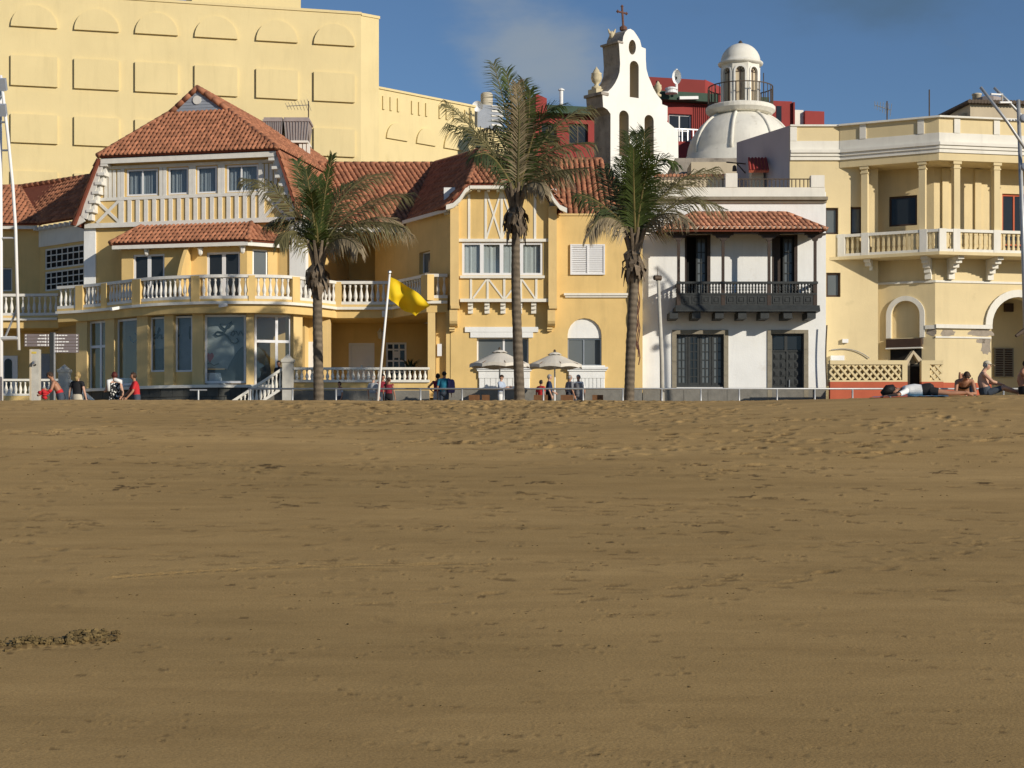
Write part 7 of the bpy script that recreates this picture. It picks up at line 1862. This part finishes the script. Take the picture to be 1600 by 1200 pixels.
def standing(px, top, Y, z0, H, face, lean=0.0, side=0.0, hturn=0.0, nod=0.0, aL=None, aR=None, fat=1.0, stride=.0):
    """joints of an upright figure: face = heading in degrees (0 towards the camera, 90 to the right of the picture, 180 away)"""
    g = R(face); fw = Vector((math.sin(g), -math.cos(g), 0)); rt = Vector((-fw.y, fw.x, 0)) * -1.0; s = H / 1.72
    rt = Vector((fw.y, -fw.x, 0)); up = Vector((0, 0, 1)); o = Vector((at(px, 0, Y).x, Y, z0)); o -= fw * math.sin(R(lean)) * .5 * s
    spine = (up * math.cos(R(lean)) + fw * math.sin(R(lean)) + rt * math.sin(R(side))).normalized(); sf = (fw * math.cos(R(lean)) - up * math.sin(R(lean)))
    pe = o + up * .90 * s; wa = pe + (spine * .5 + up * .5).normalized() * .17 * s; ch = wa + spine * .23 * s; nb = ch + spine * .18 * s; hd = nb + (spine * .6 + up * .4 + fw * .12).normalized() * .165 * s
    hg = R(face + hturn); hf = Vector((math.sin(hg), -math.cos(hg), -math.tan(R(nod)))); J = dict(pelvis=pe, waist=wa, chest=ch, neck=nb, head=hd, hup=(up + hf * math.sin(R(nod)) * .9 + fw * math.sin(R(lean)) * .3), hfwd=hf, fat=fat)
    for S_, q in (('L', -1), ('R', 1)):
        sh = ch + spine * .10 * s + rt * q * .185 * s; J['sh' + S_] = sh
        a = (aL if S_ == 'L' else aR) or ((.07, -.03, -.29), (.02, .10, -.25))
        J['el' + S_] = sh + rt * q * a[0][0] * s + sf * a[0][1] * s + up * a[0][2] * s; J['wr' + S_] = J['el' + S_] + rt * q * a[1][0] * s + sf * a[1][1] * s + up * a[1][2] * s
        J['hip' + S_] = pe + rt * q * .095 * s - up * .03 * s; k = stride * q
        J['kn' + S_] = o + rt * q * .10 * s + up * .48 * s + fw * (.03 + k) * s; J['an' + S_] = o + rt * q * .10 * s + up * .075 * s + fw * (k - .03) * s; J['to' + S_] = J['an' + S_] + fw * .19 * s - up * .045 * s
    return J
TOP = lambda m, sl=.7, lo=.30: ('shirt', m, .014, {'torso': (lo, .97), 'uarm': (0, sl)})
VEST = lambda m, lo=.3: ('vest', m, .014, {'torso': (lo, .93), 'uarm': (0, .06)})
TRO = lambda m: ('trousers', m, .014, {'torso': (0, .36), 'thigh': (0, 1), 'shin': (0, .9)})
SHO = lambda m: ('shorts', m, .016, {'torso': (0, .36), 'thigh': (0, .8)})
def person(label, px, top, Y, z0, face, skin, wear, hair, group=None, voxel=.013, **k):
    bk = {a: k.pop(a) for a in ('bald', 'ponytail', 'hat') if a in k}
    H = k.pop('H', None) or ((HY - top) / FPX * Y - z0)
    root = thing('person', label, 'person', Matrix.Translation((at(px, 0, Y).x, Y, z0)), group)
    J = standing(px, top, Y, z0, H, face, **k)
    body(root, J, H, skin, wear, hair, voxel, **bk)
    return root, J
zl = lambda px, Y: float(sand_z(at(px, 0, Y).x, Y))
r, J = person('bare shouldered man in red bending towards the beach shower', 82, 577, 52.6, zl(82, 52.6), -75, 'skin_tan', [('tank_top', 'cloth_red', .014, {'torso': (.28, .5)}), SHO('cloth_denim')], 'hair_brown', H=1.76, lean=30, nod=38, aL=((.05, .10, -.22), (.0, .14, .10)), aR=((.05, .20, -.20), (-.03, .24, .06)))
b = MB(); c = J['wrL'] + Vector((-.02, -.08, -.08)); rn = random.Random(1)
for k in range(12): lump(b, (c.x + rn.gauss(0, .05), c.y + rn.gauss(0, .03), c.z + rn.gauss(-.02, .07)), rn.uniform(.05, .08), rn, .9)
b.build('held_cloth', 'cloth_red', r, WORLD, True)
person('blond woman in black top and beige shorts walking towards the steps', 121, 583, 52.4, zl(121, 52.4), 160, 'skin_fair', [TOP('cloth_black', .5), SHO('cloth_beige')], 'hair_blond', ponytail=(-.02, -.16, .07), hturn=20, aL=((.09, -.03, -.27), (.05, .05, -.25)), aR=((.10, -.05, -.26), (.04, .06, -.25)), stride=.12)
r, J = person('woman with red hair, white shoulder towel and dotted black dress', 179, 583, 52.8, zl(179, 52.8), -150, 'skin_fair', [('dress', 'cloth_dots', .02, {'torso': (0, .9), 'thigh': (0, .8)})], 'hair_red', aL=((.06, .12, -.25), (-.02, .22, .0)))
b = MB(); c = J['neck']; sp = (J['shR'] - J['shL']); fwv = Vector((sp.y, -sp.x, 0)).normalized()
b.tube([J['shL'] - Vector((0, .02, .26)), J['shL'] + Vector((0, 0, .06)), c - fwv * .07 + Vector((0, 0, .02)), c + fwv * .07 + Vector((0, 0, .02)), J['shR'] + Vector((0, 0, .06)), J['shR'] - Vector((0, -.05, .12))], [.05, .075, .07, .07, .075, .05], 8); b.build('towel', 'cloth_white', r, WORLD, True)
person('man in a bright red t-shirt leaning to his left near the restaurant windows', 210, 585, 52.2, zl(210, 52.2), -70, 'skin_tan', [TOP('cloth_red', .75), SHO('cloth_denim')], 'hair_brown', lean=8, H=1.66, aL=((.06, .10, -.26), (.0, .18, -.18)), aR=((.02, .16, -.24), (-.02, .2, -.14)))
PG = None
person('dark haired boy in grey and maroon walking behind the railing', 531, 597.5, 62.0, PZ, -60, 'skin_tan', [TOP('cloth_palegrey', .7), ('collar', 'cloth_maroon', .02, {'torso': (.8, .97), 'uarm': (0, .3)}), SHO('cloth_denim')], 'hair_black')
person('grey haired man in a pale blue shirt beside the flagpole', 583, 589, 62.4, PZ, 150, 'skin_fair', [TOP('cloth_palegrey', .8), TRO('cloth_beige')], 'hair_grey', fat=1.15, bald=.3)
person('woman in a maroon top right beside the flagpole, facing the sea', 598, 586.5, 62.6, PZ, 20, 'skin_tan', [TOP('cloth_maroon', .4), TRO('cloth_denim')], 'hair_black', ponytail=(-.02, -.14, .05))
person('dark haired woman in maroon seen from behind, third of the group by the flagpole', 607.5, 591, 61.8, PZ, 165, 'skin_tan', [VEST('cloth_maroon'), TRO('cloth_black')], 'hair_brown', hturn=-35, ponytail=(0, -.2, .05))
person('woman in a maroon sleeveless top with hand on hip beside the backpacker', 684, 585, 62.3, PZ, 170, 'skin_tan', [VEST('cloth_maroon'), TRO('cloth_palegrey')], 'hair_black', aL=((.20, -.06, -.20), (-.16, .02, -.16)), aR=((.08, .0, -.28), (.0, .1, -.2)))
r, J = person('shaven headed man in a teal shirt with a purple backpack', 694, 581, 61.8, PZ, 172, 'skin_tan', [TOP('cloth_teal', .75, .22), TRO('cloth_denim')], 'hair_black', bald=.2, fat=1.2)
b = MB(); c = J['chest'] + Vector((.27, -.12, -.12)); 
loft(b, [(c + Vector((0, 0, z)), Vector((.13 * w, 0, 0)), Vector((0, .11 * w, 0))) for z, w in ((-.27, .7), (-.24, 1), (-.05, 1.08), (.12, 1), (.2, .8), (.24, .4))], 14); b.build('backpack', 'cloth_purple', r, WORLD, True)
MB().tube([J['shR'] + Vector((.0, -.07, .06)), J['chest'] + Vector((.16, -.16, .05)), c + Vector((0, -.05, -.1))], .02, 6).build('backpack_strap', 'cloth_purple', r, WORLD)
person('person in a light blue shirt looking down beside the parasol pole', 783, 587, 61.6, PZ, 60, 'skin_fair', [TOP('cloth_lightblue', .85, .2), TRO('cloth_white')], 'hair_brown', nod=28, aL=((.03, .12, -.26), (-.05, .22, .06)), aR=((.05, .10, -.26), (-.05, .22, .04)))
person('dark haired child in red behind the navy shirted man', 845, 595, 62.6, PZ, 140, 'skin_tan', [TOP('cloth_red', .7), SHO('cloth_denim')], 'hair_black')
person('grey haired man in a navy shirt under the open parasol', 858, 586.5, 61.9, PZ, 95, 'skin_fair', [TOP('cloth_navy', .9, .2), TRO('cloth_black')], 'hair_grey', aL=((.05, .06, -.28), (0, .2, -.12)), fat=1.15)
person('bald man in a dark grey top, the outer one of the pair beside the parasol', 890, 587, 61.9, PZ, 120, 'skin_tan', [TOP('cloth_grey', .95, .2), TRO('cloth_denim')], 'hair_grey', bald=.4, fat=1.2)
r, J = person('white haired man in white shirt and grey vest under the arched window', 904, 587, 62.2, PZ, -20, 'skin_tan', [TOP('cloth_white', .95, .2), ('waistcoat', 'cloth_grey', .024, {'torso': (.2, .9)}), TRO('cloth_grey')], 'hair_grey', fat=1.1, hturn=-25, nod=10)
person('dark figure in the shade coming down the villa stairs', 436, 565, 65.95, 2.62, -30, 'skin_dark', [TOP('cloth_black', .9), TRO('cloth_black')], 'hair_black')
# ---- on the sand
def lay(label, J, H, skin, wear, hair, base, **k):
    root = thing('person', label, 'person', Matrix.Translation(base)); body(root, J, H, skin, wear, hair, .009, **k); return root
def prone():
    p = at(1442, 0, 38.5); o = Vector((p.x, 38.5, 0)); fx = Vector((-.985, .17, 0)); rt = Vector((.17, .985, 0)); up = Vector((0, 0, 1))
    z = lambda v: Vector((v.x, v.y, float(sand_z(v.x, v.y))))
    def g(a, b, h): return z(o + fx * a + rt * b) + up * h
    J = dict(pelvis=g(-.12, 0, .17), waist=g(.06, 0, .15), chest=g(.30, 0, .16), neck=g(.48, 0, .17), head=g(.64, -.02, .14), hup=fx, hfwd=(-up * .5 - rt * .8), fat=1.15,
             shL=g(.40, -.19, .13), shR=g(.40, .19, .13), elL=g(.58, -.36, .06), elR=g(.60, .36, .06), wrL=g(.80, -.20, .04), wrR=g(.82, .18, .04), hdL=fx + rt * .4, hdR=fx - rt * .4, hnL=-up, hnR=-up,
             hipL=g(-.16, -.10, .14), hipR=g(-.16, .10, .14), knL=g(-.58, -.12, .08), knR=g(-.58, .14, .08), anL=g(-.98, -.10, .09), anR=g(-1.0, .16, .09), toL=g(-1.12, -.10, .03), toR=g(-1.14, .17, .03))
    r = lay('person lying face down in white t-shirt and black shorts on a blue towel', J, 1.68, 'skin_tan', [TOP('cloth_white', .8, .30), ('shorts', 'cloth_black', .016, {'torso': (0, .36), 'thigh': (0, .42)})], 'hair_black', o + up * z(o).z, face=False)
    b = MB(); hd = J['head']; b.tube([hd + fx * .02 + up * .06, hd + fx * .16 + up * .03 - rt * .05, hd + fx * .30 - rt * .08 - up * .06], [.10, .12, .05], 10); b.build('hair_spread', 'hair_black', r, WORLD, True)
    t = thing('beach_towel', 'blue beach towel under the person in white t-shirt', 'towel', Matrix.Translation(g(.5, 0, 0))); n, m = 24, 10; vs = []
    rn = random.Random(2)
    for i in range(n + 1):
        for j in range(m + 1): vs.append(g(1.15 - 1.7 * i / n, -.42 + .84 * j / m, .022 + rn.uniform(0, .012)))
    MB().add(vs, [(i * (m + 1) + j, i * (m + 1) + j + 1, (i + 1) * (m + 1) + j + 1, (i + 1) * (m + 1) + j) for i in range(n) for j in range(m)]).build('cloth', 'cloth_towelblue', t, WORLD, True)
prone()
def propped():
    p = at(1508, 0, 40.0); o = Vector((p.x, 40.0, 0)); g_ = R(-9); fx = Vector((math.sin(g_), -math.cos(g_), 0)); rt = Vector((fx.y, -fx.x, 0)); up = Vector((0, 0, 1)); z = lambda v: Vector((v.x, v.y, float(sand_z(v.x, v.y))))
    def g(a, b, h): return z(o + fx * a + rt * b) + up * h
    J = dict(pelvis=g(-.62, 0, .15), waist=g(-.45, 0, .17), chest=g(-.22, 0, .30), neck=g(-.06, 0, .41), head=g(.07, -.03, .47), hup=up * .75 + fx * .65, hfwd=fx * .8 - up * .75, shL=g(-.14, -.18, .35), shR=g(-.14, .18, .35), elL=g(.0, -.24, .05), elR=g(.02, .22, .05), wrL=g(.20, -.08, .06), wrR=g(.20, .06, .06), hdL=fx + rt * .5, hdR=fx - rt * .5, hnL=up, hnR=up,
             hipL=g(-.68, -.10, .13), hipR=g(-.68, .10, .13), knL=g(-1.08, -.12, .07), knR=g(-1.08, .10, .07), anL=g(-.98, -.03, .40), anR=g(-.94, .02, .42), toL=g(-.92, -.04, .56), toR=g(-.88, .03, .59))
    r = lay('tanned woman propped on her elbows facing the sea with feet raised', J, 1.64, 'skin_tan', [('bikini_bottom', 'cloth_black', .008, {'torso': (0, .2)}), ('bikini_top', 'cloth_black', .008, {'torso': (.66, .76)})], 'hair_brown', o + up * z(o).z)
    hd = J['head']; b = MB(); f = J['hfwd'].normalized(); s_ = rt
    b.tube([hd + f * .095 - s_ * .06 + up * .03, hd + f * .10 + up * .03, hd + f * .095 + s_ * .06 + up * .03], [.018, .014, .018], 6); b.build('sunglasses', 'hair_black', r, WORLD)
propped()
def seated(label, px, Y, skin, wear, hair, hat, face_deg, chairback, seed=0):
    p = at(px, 0, Y); o = Vector((p.x, Y, 0)); g_ = R(face_deg); fx = Vector((math.sin(g_), -math.cos(g_), 0)); rt = Vector((fx.y, -fx.x, 0)); up = Vector((0, 0, 1)); z0 = float(sand_z(o.x, o.y)); z = lambda v: Vector((v.x, v.y, float(sand_z(v.x, v.y))))
    def g(a, b, h): return z(o + fx * a + rt * b) + up * h
    J = dict(pelvis=g(-.02, 0, .13), waist=g(-.06, 0, .29), chest=g(-.10, 0, .50), neck=g(-.06, 0, .68), head=g(.02, 0, .82), hup=up + fx * .15, hfwd=fx - up * .12, fat=1.25, shL=g(-.08, -.19, .60), shR=g(-.08, .19, .60), elL=g(.10, -.24, .38), elR=g(.12, .24, .40), wrL=g(.34, -.14, .32), wrR=g(.36, .12, .33), hnL=-up, hnR=-up,
             hipL=g(.04, -.10, .11), hipR=g(.04, .10, .11), knL=g(.44, -.14, .22), knR=g(.44, .14, .24), anL=g(.84, -.12, .09), anR=g(.84, .12, .09), toL=g(.92, -.13, .24), toR=g(.92, .13, .24))
    r = lay(label, J, 1.72, skin, wear, hair, o + up * z0, hat=hat)
    if chairback:
        t = thing('beach_bag', 'dark bag behind the back of the capped sunbather', 'bag', Matrix.Translation(g(-.36, 0, 0))); b = MB(); c = g(-.36, 0, .0); loft(b, [(c + up * h, rt * .2 * w, fx * .11 * w) for h, w in ((-.02, .8), (.05, 1), (.2, 1.02), (.34, .8), (.4, .4))], 14); b.build('bag_body', 'cloth_denim', t, WORLD, True)
        b = MB(); b.tube([c + up * .36 - rt * .1, c + up * .5, c + up * .36 + rt * .1], .015, 6); b.build('strap', 'cloth_denim', t, WORLD)
seated('bare chested man in a beige cap sitting on the sand', 1541, 43.5, 'skin_fair', [SHO('cloth_denim')], 'hair_grey', 'cloth_beige', 82, True)
seated('sunbather cut off by the picture edge, sitting beyond the capped man', 1603, 43.0, 'skin_tan', [SHO('cloth_black')], 'hair_black', None, 70, False)
